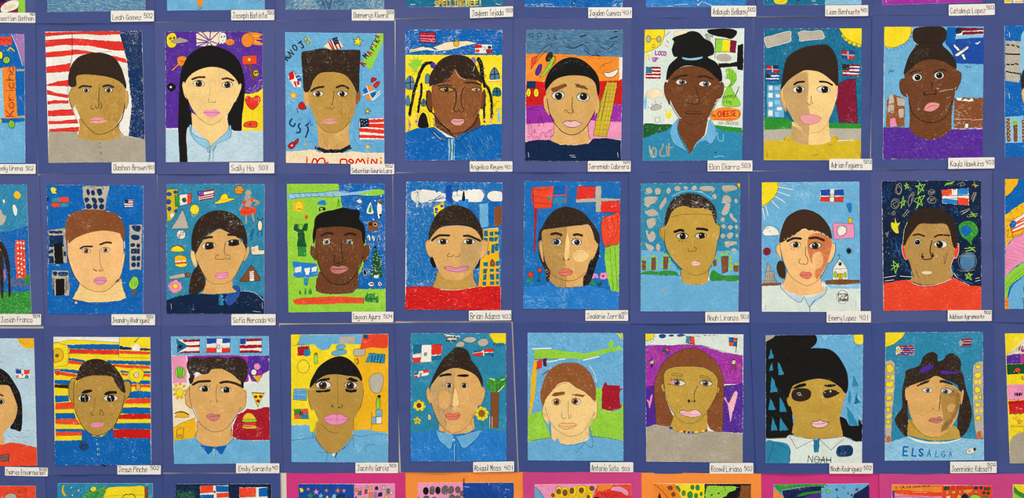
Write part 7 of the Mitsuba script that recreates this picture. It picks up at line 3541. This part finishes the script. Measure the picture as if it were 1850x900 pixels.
portrait(2, 0, 'drawing at the left edge with long dark braids, red tower and green grass', (0, 320), (-430, 42, 160, 45, 190, 822, -404, 826), '''
@background
tq P -430 42 160 45 182 400 -420 400
az H 60 12 6 .5 40
lb H -50 16 6 .35 40
sl H 60 14 6 .4 40
bl P -420 330 60 330 178 290 186 690 -410 690
az H 40 12 6 .3 40
wh H 50 16 3 .45 12
gn P -410 686 100 690 186 684 190 822 -404 826
lm H 20 14 4 .3 20
wh H 30 13 4 .5 12
dg H 10 12 6 .4 30
cb C 4 0 690 90 694 186 682
@sun
gd S 86 100 104 84 124 100 128 116 110 132 88 120
yl H 40 6 4 .5 10
@cloud+
wh S 78 176 92 168 106 200 100 232 86 222
@cloud+
wh S 18 140 26 134 32 148 24 158
@cloud+
lg S -60 230 -20 190 8 196 20 226 40 236 28 276 0 292 -50 280
@tower
vm P 94 382 152 380 156 500 160 608 104 612 92 500
wh H 88 6 3 .3 10
wh D 6 108 396 126 396 142 400 110 430 130 426 146 430 112 460 130 462 112 490 130 492 146 500 112 516 132 524 148 540 114 548 134 556 116 574 136 580 122 600
ink M 2 120 388 124 610 138 388 144 606
@bush
gn H 70 7 5 .7 16 60 620 186 580 186 660 60 660
gn S 150 620 166 590 186 600 184 640 160 640
@face
s2 S -200 420 -90 360 0 380 10 460 20 500 10 540 -40 600 -140 620
@braid+
dk S -20 380 10 390 40 440 60 520 64 600 66 700 54 716 50 600 30 500 8 440
@braid+
dk S -10 440 18 470 24 600 20 720 8 716 4 600
mb H 85 9 3 .3 16
@shirt
lv P 22 560 36 550 40 600 26 640
wh H 60 8 3 .4 12
''', (-10, 567.3, 75.3, 587.4, 0, 'Josiah Franco', (3, 59.4, 582.4, 10), '504', (61, 73.4, 574.2, 6)), scale=3.333)

portrait(3, 0, 'self-portrait at the left edge with bobbed black hair, orange-red shirt and a small flag', (0, 590), (-390, 72, 202, 72, 222, 840, -374, 846), '''
@background
pb P -390 72 202 72 222 840 -374 846
gy H 20 16 6 .35 40
lb H 30 16 6 .4 50
sk H 20 16 6 .5 50 20 620 222 640 222 720 20 700
@sun
gd S 104 72 150 70 202 72 202 124 170 132 130 118
br M 2 100 90 92 96 116 116 106 128 170 136 164 150 180 136 182 152 120 90 150 110 160 90 180 112
or H 40 10 5 .4 20
@flag+
wh! P 92 258 180 262 178 312 94 308
cb P 92 256 126 262 128 286 94 284
rd P 142 266 178 264 176 286 146 290
cl P 94 294 112 292 112 308 94 308
sl S 150 296 166 292 172 308 152 312
dr S 128 288 138 286 134 298
ink M 1.8 92 256 180 264 94 310 178 314
@neck
s2 P -120 620 10 600 24 710 -120 730
@face
s2 S -140 400 -60 330 20 340 62 370 90 450 100 500 80 570 40 620 0 660 -80 660 -130 560
s9 H 60 12 5 .3 30
@ear
s9 S 92 480 106 480 104 530 84 572 76 560
ink C 2 96 472 108 490 100 540 82 574
@hair
k! S -160 420 -120 300 -60 250 0 254 50 290 90 350 120 410 132 500 126 624 90 622 60 610 90 560 104 490 90 440 70 390 50 356 0 352 -60 340 -120 420
lg H 60 16 2.5 .25 14
br H 40 14 4 .4 20 -20 250 40 280 30 340 -30 330
@eyebrow
k B 8 -30 420 0 412 16 418
k! Y 4 454 40 36 13 0 0
@shirt
vm P -374 720 -60 716 20 712 60 700 120 706 220 730 222 840 -374 846
rd H 20 12 6 .4 40
or H 60 16 5 .25 30
@flag+
dgy P -20 780 50 768 52 812 -10 806
ink O 3
vm M 4 4 780 48 776 4 800 30 802
''', (9, 843.5, 86.5, 859.5, 1.5, 'Tsarys Encarnacion', (10.6, 81, 857, 8.5), '502', (71.3, 84.5, 849.3, 5)), scale=3.333, curl=.002)

portrait(1, 9, 'drawing at the right edge with a pale dashed tower and dotted brown trunks on blue', (1770, 40), (150, 22, 740, 20, 744, 812, 152, 815), '''
@background
bl P 150 22 740 20 744 812 152 815
az H 85 12 6 .4 40
wh H 70 22 3 .3 12
wh M 3 178 60 180 90 176 760 178 790 176 430 180 460
lb S 240 200 246 120 260 60 320 30 500 20 560 200 500 400 270 340
@tower
lg P 154 112 246 116 242 180 244 340 236 364 154 352
wh H 80 14 5 .3 30
ink M 8 162 136 176 138 192 138 208 142 224 144 236 152 158 190 174 194 180 192 196 194 202 194 240 194 162 254 178 256 190 256 204 256 214 250 230 254 160 296 176 302 182 302 194 306 202 304 216 308 224 308 238 312
@hair
dk S 262 290 250 330 254 400 290 420 500 420 560 330 460 240 300 250
@face
s2 S 262 400 252 430 262 480 300 560 380 640 460 600 540 460 500 390 300 390
@garden
lb P 152 572 264 562 264 726 154 730
az O 3
@trunk+
br P 158 580 180 576 186 716 164 722
wh D 3 166 592 176 600 168 612 178 622 170 634 180 646 172 658 180 668 172 680 182 692 174 704
@trunk+
br P 200 620 226 616 226 720 206 722
lm K 10 200 606 212 598 222 606
gn D 4 206 604 218 606
@trunk+
br P 254 590 290 586 290 720 256 722
wh D 3 262 600 264 620 260 640 264 660 260 680 264 700
@shirt
bl P 152 732 270 724 744 720 744 812 152 815
az H 80 12 6 .4 30
''', None, scale=3.333)

portrait(2, 9, 'drawing at the right edge with a scaly yellow rainbow, striped flag and pink band', (1770, 310), (150, 44, 740, 44, 740, 826, 150, 828), '''
@background
bl P 150 44 740 44 740 826 150 828
gd P 150 262 200 226 270 180 420 120 420 300 270 370 200 400 154 455
pk P 154 458 200 404 270 372 420 300 420 500 270 540 200 580 152 640
lm P 150 640 200 588 270 540 420 490 420 600 270 622 200 670 176 700 160 770 150 760
sk P 176 740 200 680 270 626 500 560 740 640 740 826 150 828
lb H 60 18 6 .3 40
az H 30 22 4 .2 30
or P 150 760 170 762 172 826 150 828
br M 3 152 780 170 790 154 800 168 810
mg M 1.6 156 470 200 484 158 490 230 500 158 506 240 520 156 524 220 540 156 542 200 556 154 560 190 572 154 580 180 592 154 600 168 610 210 420 266 440 200 440 266 466 190 456 266 490
gn C 2 152 690 200 630 266 580
gn C 2 152 720 200 660 266 604
br C 2 160 290 170 300 178 286 190 300 200 280 214 290 226 270 240 276 256 250
br C 2 156 350 166 360 172 346 168 390 180 400 188 388 204 394 216 376 240 384 262 360
br M 2 160 420 178 410 158 330 168 326 166 380 160 400 180 240 190 256 220 220 226 234 250 206 256 220
@sun
gd P 150 44 232 44 226 76 200 112 170 140 150 152
or H 50 12 5 .5 30
ink O 1.8
@flag
wh! P 180 312 290 236 300 330 200 366
vm M 8 186 352 290 300 196 366 290 330 200 320 290 262 214 316 290 284
bl E 198 318 18 24 20
lb D 3 190 310 204 312 196 326
ink L 2 178 320 202 402
@shirt
nv S 264 690 290 680 290 740 266 736
ink C 2 258 760 264 800 260 826
''', None, scale=3.333)

portrait(3, 9, 'drawing at the right edge banded yellow, purple, green, pink and red above a grey shirt', (1770, 590), (154, 42, 760, 40, 780, 820, 184, 826), '''
@background
yl P 154 42 760 40 780 820 184 826
gd H 60 16 5 .4 30
cr P 162 172 210 130 250 90 300 40 400 40 400 200 164 170
ink M 2 166 170 172 158 178 172 186 154 192 168 198 146 206 160 214 138 220 150 230 126 240 140 246 110 256 124
ink Z 2 234 120 266 146 8
vi S 250 140 262 136 270 150 256 156
@band+
pu P 162 176 200 168 300 162 300 222 164 228
wh H 30 18 3 .3 14
mg S 246 180 262 170 290 190 290 220 250 216
@band+
dg P 164 230 300 222 300 286 168 288
k H 40 9 4 .4 14
@rose
rd S 210 262 222 250 244 252 246 266 226 276
ink O 2.5
lm D 4 208 272 236 278
@band+
yl P 168 292 300 286 300 350 170 352
ink M 2.5 250 304 264 300 246 312 266 312 252 322 266 318 258 296 262 324
@band+
pk P 168 352 300 346 300 440 176 446
ink T 18 214 418 0 5 40 HHH
ink M 2 180 440 194 444 200 440 216 444 228 440 240 442 240 370 240 380 226 384 238 384 254 376 256 388
@band+
sc P 174 452 300 442 300 522 182 530
mr H 40 14 6 .4 20
ink C 2.5 176 456 190 464 200 454 214 464 226 454 240 462 254 452 266 458
gn C 3 184 530 200 522 214 532 230 520 246 530 266 518
@star
ink A 20 0 242 574
gd A 16 0 242 574
ink C 2 190 604 220 600 266 606
or H 30 14 5 .4 30 180 540 280 530 270 640 190 650
@shirt
gy P 184 700 200 664 230 646 270 634 500 600 780 640 780 820 184 826
lg H 60 12 5 .4 30
dgy H 60 24 3 .2 20
''', None, scale=3.333)

Z = 5.781
def strip(r, c, label, x0, sheet, drawing, card=None, y0=0, z=Z, **k):
    portrait(r, c, label, (x0, y0), sheet, drawing, card, scale=z, **k)

strip(0, 0, 'drawing cut off at the top left corner with white bubble and lime edge', 0, (-760, -1300, 258, -1300, 258, 132, -760, 140), '''
@background
mr P -760 -1300 258 -1300 258 132 -760 140
pu H 40 14 8 .4 40
dn P -760 -1300 30 -1300 60 20 -760 60
lm P 190 -1300 258 -1300 258 132 186 134
gn H 80 12 5 .5 40
@bubble
wh S 4 90 40 40 110 6 180 4 194 40 170 90 90 120 30 136
ol T 50 50 100 -14 5 110 Dylan
''', (-20, 22.5, 64, 40.8, .6, 'bastian Dathan', (-1, 61, 37, 8.5), '403', (54.5, 63.4, 27.5, 4)))
strip(0, 1, 'drawing cut off at the top with a plain streaky pale teal shirt', 0, (486, -1300, 1512, -1310, 1520, 112, 497, 127), '''
@background
bl P 486 -1300 1512 -1310 1520 112 497 127
@shirt
sl P 486 -300 1512 -300 1520 112 497 127
lb H 10 14 8 .6 60
pb H 25 22 9 .4 60
tq H 8 16 6 .45 60
pw H 12 30 7 .3 40
dgy M 2 540 40 540 100 1480 40 1460 90
''', (201.2, 20, 279, 40, -.6, 'Leah Gomez', (204.5, 256, 36.6, 9.5), '502', (261, 276, 33.5, 8)))
strip(0, 2, 'drawing cut off at the top with sky-blue shirt and an orange cone', 290, (60, -1300, 1080, -1310, 1088, 100, 68, 110), '''
@background
tq P 60 -1300 1080 -1310 1088 100 68 110
@shirt
sk P 60 -300 1080 -300 1088 100 68 110
lb H 20 22 6 .3 40
dgy M 2.5 180 50 260 50 190 66 256 64 170 82 250 82 870 0 900 40 920 -10 910 30 1000 20 1050 0
tq C 4 920 10 980 30 1040 0
@cone
or P 380 -60 470 -60 420 70 386 72
yl H 80 12 6 .4 30
gy C 6 492 -10 440 60 400 100
ink C 4 366 90 400 102 430 80
ink C 2.5 376 60 410 76 440 66
''', (418, 18.4, 496, 37.3, -.5, 'Joseph Batista', (421, 482, 33, 10), '503', (483.8, 495, 27, 6.5)))
strip(0, 3, 'drawing cut off at the top with a dark teal to cream streaked shirt', 600, (-500, -1300, 535, -1310, 543, 97, -489, 97), '''
@background
sk P -500 -1300 535 -1310 543 97 -489 97
@shirt
sl P -500 -300 535 -300 543 97 -489 97
tl H -30 12 8 .6 50
pb H -20 16 8 .5 50
pw H -20 14 9 .6 50 -420 0 -200 -20 -120 97 -380 97
pw H -60 14 9 .6 50 300 30 543 -30 543 97 400 97
nv H -50 14 6 .6 50 -200 -60 200 -60 100 60 -100 97
nv M 6 -110 0 -70 80 -60 0 -40 90 -10 0 -30 90
''', (635.5, 17.3, 712.5, 37.3, 0, 'Daenerys Rivera', (639.4, 700.3, 32.3, 10), '503', (699, 711, 25.2, 6)))
strip(0, 4, 'drawing cut off at the top with yellow bubble lettering on a teal shirt', 600, (765, -1300, 1790, -1310, 1784, 80, 780, 72), '''
@background
sk P 765 -1300 1790 -1310 1784 80 780 72
@shirt
tl P 765 -300 1790 -300 1784 80 780 72
tq H 30 14 6 .4 50
wh H 40 30 3 .2 14
wh M 6 820 48 868 46 1710 40 1760 52
gy M 3 926 20 916 44
@lettering
wh T 58 1078 70 -1 15 300 SPELLING
wh T 58 1400 62 -1 15 145 BEE!
ink T 52 1080 66 -1 13 296 SPELLING
ink T 48 1404 60 -1 13 140 BEE!
gd T 52 1080 66 -1 8 296 SPELLING
yl T 48 1404 60 -1 7 140 BEE!
gd D 10 1130 4 1220 4 1300 0
''', (849, 14.5, 927, 33.5, -2.8, 'Jayleen Tejada', (852.6, 909, 30, 10.5), '503', (914, 925.6, 25.5, 7)))
strip(0, 5, 'drawing cut off at the top with a bright blue shirt, white patches and buttoned placket', 900, (270, -1300, 1290, -1300, 1300, 80, 277, 70), '''
@background
sk P 270 -1300 1290 -1300 1300 80 277 70
@shirt
bl P 270 -300 1290 -300 1300 80 277 70
az H 10 13 7 .5 50
lb H 25 15 6 .4 40
wh! H 10 12 5 .5 30 277 50 500 30 700 60 700 80 277 70
wh! H -50 12 5 .5 30 1180 20 1300 -20 1300 80 1200 80
wh! H 60 14 5 .6 30 740 30 810 30 810 80 740 80
cb H 10 14 7 .4 60 800 -60 1180 -60 1180 70 800 70
ink L 3 766 -100 766 80
ink L 3 800 -100 800 80
''', (1062.6, 13.5, 1141.7, 33, 0, 'Jayden Cuevas', (1065, 1121.5, 28.7, 10), '401', (1125, 1138.7, 27, 8)))
strip(0, 6, 'drawing cut off at the top with a streaky mid-blue shirt and a tiny pink mark', 1200, (-190, -1300, 850, -1300, 857, 66, -186, 72), '''
@background
sk P -190 -1300 850 -1300 857 66 -186 72
@shirt
az P -190 -300 850 -300 857 66 -186 72
lb H 10 15 6 .45 50
bl H 15 14 8 .5 60
wh H 20 16 4 .4 30
wh M 5 30 66 90 58 110 50 250 40 370 40 400 10 410 20 500 56
pp D 10 352 0 360 44 352 50
''', (1284.8, 10.3, 1366, 30.3, 0, 'Aalayah Bellamy', (1288, 1349.7, 26.5, 11), '502', (1351.4, 1364, 20.6, 7)))
strip(0, 7, 'drawing cut off at the top with a spiral yellow flower on teal', 1200, (1030, -1300, 2050, -1300, 2058, 50, 1040, 52), '''
@background
sk P 1030 -1300 2050 -1300 2058 50 1040 52
@shirt
tl P 1030 -300 2050 -300 2058 50 1040 52
tq H 20 14 7 .5 50
lb P 1690 -300 2050 -300 2058 50 1676 50
sl H 20 13 7 .5 50
wh M 4 1560 48 1600 48 1540 10 1580 14 1074 0 1076 14
@flower
yl S 1150 -30 1146 20 1170 40 1220 46 1264 40 1284 10 1270 -30
or C 4 1190 0 1210 -10 1230 4 1214 14 1200 6
ink C 3 1180 0 1200 -16 1236 -8 1238 14 1210 20 1190 14
ink M 3 1160 10 1180 20 1190 26 1184 40 1214 28 1214 44 1240 24 1256 40 1250 6 1276 14
ink E 1400 -6 24 16
''', (1490, 10, 1567.7, 30, -.4, 'Liam Benhuete', (1493, 1552, 26.5, 9.5), '401', (1554.9, 1565.3, 23, 7)))
strip(0, 8, 'drawing cut off at the top with a solid magenta-purple shirt', 1500, (490, -1300, 1440, -1300, 1450, 20, 500, 48), '''
@background
sk P 490 -1300 1440 -1300 1450 20 500 48
@shirt
vi P 490 -300 1440 -300 1450 24 500 48
mg H 10 14 7 .4 50
wh H 20 20 3 .3 16
wh M 4 530 0 536 30 960 0 1010 -4
''', (1713.4, 8.5, 1796.5, 28.8, -1.6, 'Cataleya Lopez', (1716.6, 1779, 24.8, 10), '503', (1782, 1795, 18.8, 7)), z=5.286)
strip(0, 9, 'drawing cut off at the top right corner with yellow and white stripes', 1500, (1660, -1300, 2700, -1300, 2700, 20, 1668, 30), '''
@background
cr P 1660 -1300 2700 -1300 2700 20 1668 30
yl P 1668 -300 1720 -300 1726 20 1676 28
gd S 1684 0 1700 -14 1716 4 1700 20
sk P 1732 -300 1748 -300 1748 30 1732 30
or M 6 1780 0 1830 -20 1770 20 1840 10
sk P 1840 -300 1900 -300 1900 30 1844 30
''', None, z=5.286)

def painting(c, label, x0, sheet, drawing, paper, name='abstract_painting', cat='painting', group='cut-off pictures of the bottom row', **k):
    portrait(4, c, label, (x0, 820), sheet, drawing, None, scale=Z, paper=paper, name=name, cat=cat, group=group, **k)
painting(0, 'orange-red drawing on a blue sheet at the bottom left corner', 0, (-620, 336, 370, 336, 380, 1760, -610, 1760), '''
@background
vm P -620 336 370 336 380 1760 -610 1760
or H 20 16 7 .3 40
rd H 60 18 6 .35 40
@flag
ink M 2.5 190 380 270 370 186 396 270 390 180 410 270 410 190 450 274 440 190 376 184 450 272 360 274 450
@cloud
lg S 56 440 84 418 130 414 166 430 164 470 60 470
ink O 2.5
''', 'b')
painting(1, 'teal night drawing on a blue sheet with crescent moon and large yellow shape', 0, (597, 310, 1592, 310, 1600, 1750, 600, 1750), '''
@background
tq P 597 310 1592 310 1600 1750 600 1750
bl H 20 14 7 .4 40 680 340 900 340 900 480 680 480
wh H 60 26 3 .25 14
tl H 50 14 7 .4 40
gn P 860 440 920 380 1010 350 1110 330 1096 480 840 480
pb H -40 12 6 .5 40
@moon
gd S 650 340 668 330 660 380 690 440 668 440 644 400
@star+
cr D 9 820 384 744 354 756 434
ink D 4 736 350 750 362 764 430 752 446 836 386 800 430 850 440
@planet
yl S 944 370 970 344 1000 356 996 386 960 394
ink C 4 940 350 936 384 960 396
@hat
yl S 1096 480 1098 400 1110 366 1180 348 1360 344 1500 346 1510 480 1300 500
ink C 4 1098 480 1100 390 1120 362
gd H 10 22 6 .3 60
ink C 2.5 1110 446 1300 430 1500 430
br P 1508 346 1544 344 1546 480 1510 480
ink C 7 1266 480 1290 440 1316 424 1340 430 1370 420 1400 436 1420 480
@sea
tq H 50 12 7 .6 40 600 480 1590 480 1590 1700 600 1700
''', 'c')
painting(2, 'dark navy drawing on a blue sheet with two quartered red and blue flags', 290, (160, 316, 1160, 312, 1170, 1750, 170, 1750), '''
@background
dn P 160 316 1160 312 1170 1750 170 1750
nv H 60 14 7 .4 40
wh H 60 22 3 .2 10
@grass
gn H 75 9 7 .8 40 170 380 210 370 260 400 350 370 370 480 170 480
lm H 75 12 4 .5 24 180 400 350 400 350 480 180 480
@flag+
wh! P 414 334 710 326 716 480 414 480
vm P 416 334 552 326 552 398 416 410
bl P 580 332 710 336 712 392 582 394
bl P 416 428 556 424 556 480 416 480
vm P 590 410 716 404 718 450 590 460
br S 556 390 572 384 578 404 560 408
ink M 3 416 412 552 400 582 396 712 394 556 428 556 480 590 408 592 480
@flag+
wh! P 824 350 1118 346 1120 480 824 480
vm P 824 354 996 348 996 446 826 452
bl P 1030 360 1118 350 1122 440 1032 446
ink M 3 826 454 996 446 998 350 998 446 1030 362 1030 440 1032 446 1120 440
''', 'c')
painting(3, 'painting on a hot pink sheet, starry blue left half and pink half with coloured squares', 600, (-353, 316, 655, 312, 660, 1750, -348, 1750), '''
@background
cb P -353 316 230 318 230 1750 -348 1750
nv H 50 16 9 .6 40
pk P 230 318 655 312 660 1750 230 1750
pp H 40 20 6 .3 30
@star+
yl P -340 362 -318 358 -300 372 -300 396 -330 400
or A 20 10 -250 370
pk A 34 -4 -166 400
gn A 40 0 -226 440
sk A 34 8 -118 440
or A 22 10 -60 384
@star+
or A 26 8 60 386
pk A 24 0 124 386
lb S 0 450 20 420 40 440 30 480 0 480
yl R -60 440 -40 470
nv S 40 480 60 430 100 420 140 440 150 480
ink C 3 118 440 122 480
@square+
or R 242 362 268 396
ink O 3
@square+
pk E 308 362 14 14
mg O 3
@square+
lb P 352 336 374 334 372 356 348 356
ink O 3
@square+
yl R 388 344 410 374
ink O 3
@square+
ink P 448 346 480 340 482 376 450 380
@square+
pb P 530 332 554 334 552 374 526 374
ink O 3
@square+
dgy P 276 390 308 388 304 430 270 432
ink O 3
@square+
br P 342 372 368 374 366 416 338 418
ink O 2.5
@square+
gn P 572 368 600 366 598 416 570 414
ink O 3
@square+
wh P 616 394 634 392 630 422 612 424
ink O 3
@square+
or P 392 406 424 404 418 470 384 468
ink O 3
@square+
lv P 438 402 470 402 468 460 436 460
@square+
dn P 484 408 520 400 522 440 480 450
@square+
yl P 556 430 578 430 576 470 552 470
ink O 3
@square+
cb R 240 446 258 480
yl R 310 452 340 480
ink O 2
''', 'pink')
painting(4, 'painting on an orange sheet, pink half with black ovals and deep blue half', 600, (893, 306, 1896, 303, 1900, 1750, 895, 1750), '''
@background
pk P 893 306 1370 306 1370 1750 895 1750
pp H 70 18 7 .4 40
lp H 70 18 7 .3 40
cb P 1366 306 1896 303 1900 1750 1372 1750
nv H 40 15 9 .6 50
dn H 20 20 9 .5 50 1380 380 1890 420 1890 600 1380 600
wh L 5 1380 346 1432 350
wh L 5 1808 370 1850 378
wh M 3 1640 306 1640 330 1668 500 1668 520
@oval+
k! E 978 390 30 40
@oval+
dgy S 1030 350 1062 346 1068 390 1056 424 1024 420 1020 380
ink O 4
@oval+
k! E 1104 384 28 40
dgy H 60 14 5 .5 20
@oval+
dgy S 1150 360 1178 336 1206 350 1202 410 1176 424 1146 408
ink O 4
@oval+
dgy S 1214 370 1236 344 1264 350 1268 390 1246 416 1218 412
ink O 4
@oval+
dgy E 1312 378 25 34
ink O 4
@oval+
dgy E 1356 416 20 28
ink O 4
@oval+
dgy E 984 470 32 30
ink O 4
@oval+
dgy E 1068 476 28 26
@oval+
dgy E 1252 460 28 34
ink O 3
@oval+
dgy E 1314 470 36 34
dgy S 890 470 904 450 910 480
''', 'orange', staples=[(838, 865, 838, 876)])  # upright staple added where the orange sheet has a faint brown crease
painting(5, 'painting on a magenta sheet with a bunch of sunflowers beside red and orange', 900, (380, 318, 1388, 314, 1390, 1750, 384, 1750), '''
@background
pk P 380 318 1388 314 1390 1750 384 1750
pp H 20 16 8 .5 50
mg H 60 22 6 .25 30
sk S 384 350 420 380 470 440 500 500 384 500
az H 50 10 5 .4 20
ink C 5 386 346 440 400 486 470
gd P 560 480 600 400 720 360 860 330 1000 340 980 480
yl H 40 14 7 .5 30
vm P 1040 320 1386 320 1386 480 990 480
or H 30 14 8 .5 40
rd S 1040 390 1120 370 1250 380 1340 430 1386 440 1386 500 1040 480
or P 1036 322 1200 320 1180 360 1040 400
wh H 60 16 8 .6 30 1010 330 1040 320 1030 380 1006 440
pk S 1170 376 1200 344 1260 336 1320 360 1360 400 1350 440 1310 420 1280 400 1220 390
ink O 3
ink C 5 1044 330 1010 400 986 480
ink C 4 1040 400 1060 390 1080 430 1100 400 1130 450 1160 410
ink C 3 1180 460 1220 430 1270 440
k S 990 460 1040 450 1080 480 990 480
@sunflower+
gd S 550 440 560 410 590 400 600 430 580 450
br E 572 432 20 22
@sunflower+
yl S 600 390 620 350 656 350 662 400 640 430 604 420
br E 632 394 24 28
ink O 3
ink C 2 596 400 610 350 650 340 664 390
@sunflower+
yl S 664 370 690 346 726 370 730 430 700 450 666 430
br E 698 406 26 34
ink O 3
ink C 2 662 390 690 346 734 380 732 440
@sunflower+
yl S 744 370 770 346 806 360 804 420 770 430
br E 770 384 22 32
ink O 3
@sunflower+
yl S 820 380 840 340 880 330 916 350 914 400 880 416 836 410
br E 868 380 26 28
ink O 3
ink C 2 826 400 836 346 880 326 920 350 912 404 850 414
@sunflower+
yl S 940 370 956 340 1000 334 1004 370 980 396 946 390
br E 978 360 28 28
@sunflower+
yl S 900 470 916 430 960 416 986 440 976 480
br E 940 448 20 22
ink C 2 896 470 914 430 960 414
yl S 780 480 810 446 840 460 830 490
''', 'magenta')
painting(6, 'painting on an orange sheet with green ovals on yellow and a lime shape on black', 1200, (-119, 312, 905, 314, 906, 1750, -116, 1750), '''
@background
or P -119 312 110 316 180 480 200 1750 -116 1750
vm H 30 20 8 .3 40
yl P 110 314 422 316 420 1750 190 1750 176 470
gd H 30 20 6 .3 40
k P 422 316 905 314 906 1750 420 1750
ink L 5 -108 316 -30 380 50 470
ink L 4 108 320 150 390 178 480
br P 800 330 900 330 900 480 780 480
or H 70 18 6 .35 40
nv H 60 14 6 .5 40 700 440 800 380 800 480 720 480
@leaf+
br S 30 350 60 334 90 350 80 380 50 376
ink H 40 8 5 .6 14
@leaf+
br S 74 420 94 398 118 420 108 446 84 446
ink H 40 8 5 .6 14
@leaf+
ink S -70 480 -60 440 -48 410 -36 440 -34 480
br H 60 8 4 .6 14
@oval+
gn S 126 346 140 334 166 370 164 396 146 384
ink O 4
@oval+
gn E 204 412 18 28
ink O 4
@oval+
gn E 294 350 18 24
ink O 4
@oval+
gn E 348 354 20 28
ink O 4
@oval+
gn E 270 430 26 36
ink O 4
@oval+
gn E 332 440 18 26
ink O 4
@oval+
gn E 386 420 12 22
ink O 3
@lime_shape
lm S 444 350 500 332 600 336 700 336 748 346 740 380 690 400 680 440 620 450 590 480 440 480
yl H 40 14 6 .4 24
ink D 4 466 390 500 410 480 440 520 350 540 376 556 346 590 390 520 420 560 420 620 350 640 380 660 400 714 366 610 420 700 350
dg D 10 496 430 568 414
ink L 3 632 340 632 390
wh L 4 730 356 776 348
k! S 660 420 690 396 740 390 780 360 800 380 740 440 700 480 640 480
''', 'orange', staples=[])
painting(7, 'painting on a hot pink sheet with a green ridge, dark purple hills and starry sky', 1200, (1142, 322, 2143, 312, 2150, 1750, 1144, 1750), '''
@background
sk P 1142 322 2143 312 2150 1750 1144 1750
az H 60 18 7 .4 40
lb H 30 20 6 .4 40
dn P 1230 390 1350 370 1500 345 1640 340 1640 480 1260 480
pu H 20 16 9 .6 60
pu P 1500 440 1640 400 1640 480 1440 480
gn P 1142 322 1690 316 1680 338 1560 340 1400 350 1300 370 1230 384 1220 410
lm H 20 20 6 .3 30
gn S 1380 450 1440 414 1540 396 1640 388 1640 410 1540 420 1460 440
ink C 3 1380 450 1440 430 1540 424 1640 408
or P 1146 360 1230 440 1260 480 1146 480
ink C 4 1142 330 1180 370 1230 430
dn P 1960 480 1990 420 2060 380 2140 324 2146 480
pu H 60 16 8 .6 40
@star+
lm A 30 0 1712 396
ink O 2
@star+
lm A 22 8 1676 340
ink O 2
@star+
mr A 20 10 1802 376
@star+
lb A 16 0 1880 350
ink O 2
@star+
dr A 24 0 2014 374
@star+
dr A 16 10 1960 434
ink O 1.5
@star+
dr A 14 0 1922 414
@star+
nv A 16 4 1712 470
@star+
nv A 18 4 1812 466
''', 'pink', staples=[(1481.5, 880.2, 1488, 880.6)])
painting(8, 'painting on a hot pink sheet with a doodle border over orange and red waves', 1530, (470, 320, 1515, 332, 1520, 1750, 474, 1750), '''
@background
or P 470 320 1000 326 990 480 474 480
vm P 490 384 700 392 990 410 990 450 760 440 500 410
wh C 4 680 402 760 400 830 404
pk P 496 420 700 440 990 444 990 1750 480 1750
pu P 472 386 494 386 496 480 474 480
ink C 4 490 382 600 382 700 394 850 396 900 408 990 404
mr C 5 500 450 620 440 720 450 820 456 900 450
vm P 992 330 1515 332 1520 1750 990 1750
sc H 30 20 8 .4 40
@border
br K 11 512 354 586 348 628 348 656 346 692 346 714 344 736 342 758 342 786 338 806 338 828 338 852 336
or D 5 512 354 628 348 692 346 736 342 786 338 828 338
ink C 3 540 350 556 346 566 366 580 350 596 352 606 364
ink T 14 870 344 -2 2.4 110 Coooon
@square+
dg P 1010 346 1066 340 1070 372 1014 378
ink O 3
@square+
or R 1028 384 1062 424
ink O 3
@square+
pp R 1036 436 1076 480
ink O 2
@square+
rd R 1090 340 1120 368
ink O 3
@square+
rd P 1148 336 1196 336 1196 362 1150 364
ink O 3
@square+
rd R 1212 336 1246 366
ink O 3
@square+
rd R 1264 332 1306 360
ink O 3
@square+
ol P 1092 386 1134 384 1132 416 1094 418
ink O 3
@square+
or R 1162 378 1194 414
ink O 3
@square+
ol P 1214 378 1296 372 1304 392 1260 410 1216 400
ink H 20 9 5 .5 20
@square+
nv E 1344 356 22 14
ink O 3
@square+
nv E 1398 354 13 16
ink O 3
@square+
dg R 1432 350 1456 376
ink O 3
@square+
dg R 1464 352 1490 380
ink O 3
@square+
or E 1344 396 22 14
ink O 3
@square+
dg E 1428 406 15 16
ink O 3
@square+
dg E 1472 410 16 14
ink O 3
@leaf+
dn S 1190 480 1200 436 1230 416 1262 440 1268 480
@leaf+
lm S 1280 470 1300 430 1340 426 1384 444 1390 480
ink O 3
gd S 1146 470 1160 430 1186 440 1186 480
@leaf+
gn S 1410 470 1430 440 1460 450 1466 480
ink O 2
''', 'magenta', staples=[])
painting(9, 'painting on a hot pink sheet at the bottom right corner with yellow and green stripes', 1530, (1735, 322, 2740, 318, 2740, 1750, 1738, 1750), '''
@background
yl P 1735 322 2740 318 2740 1750 1738 1750
gn P 1740 340 1790 390 1860 430 1860 480 1800 440 1740 400
dg H 30 14 6 .4 30
lm P 1738 410 1790 440 1850 480 1738 480
ink C 4 1740 330 1790 390 1860 426
ink C 3 1738 404 1790 438 1860 486
gd H 20 18 6 .4 40 1780 330 1900 320 1900 420 1820 400
''', 'magenta')
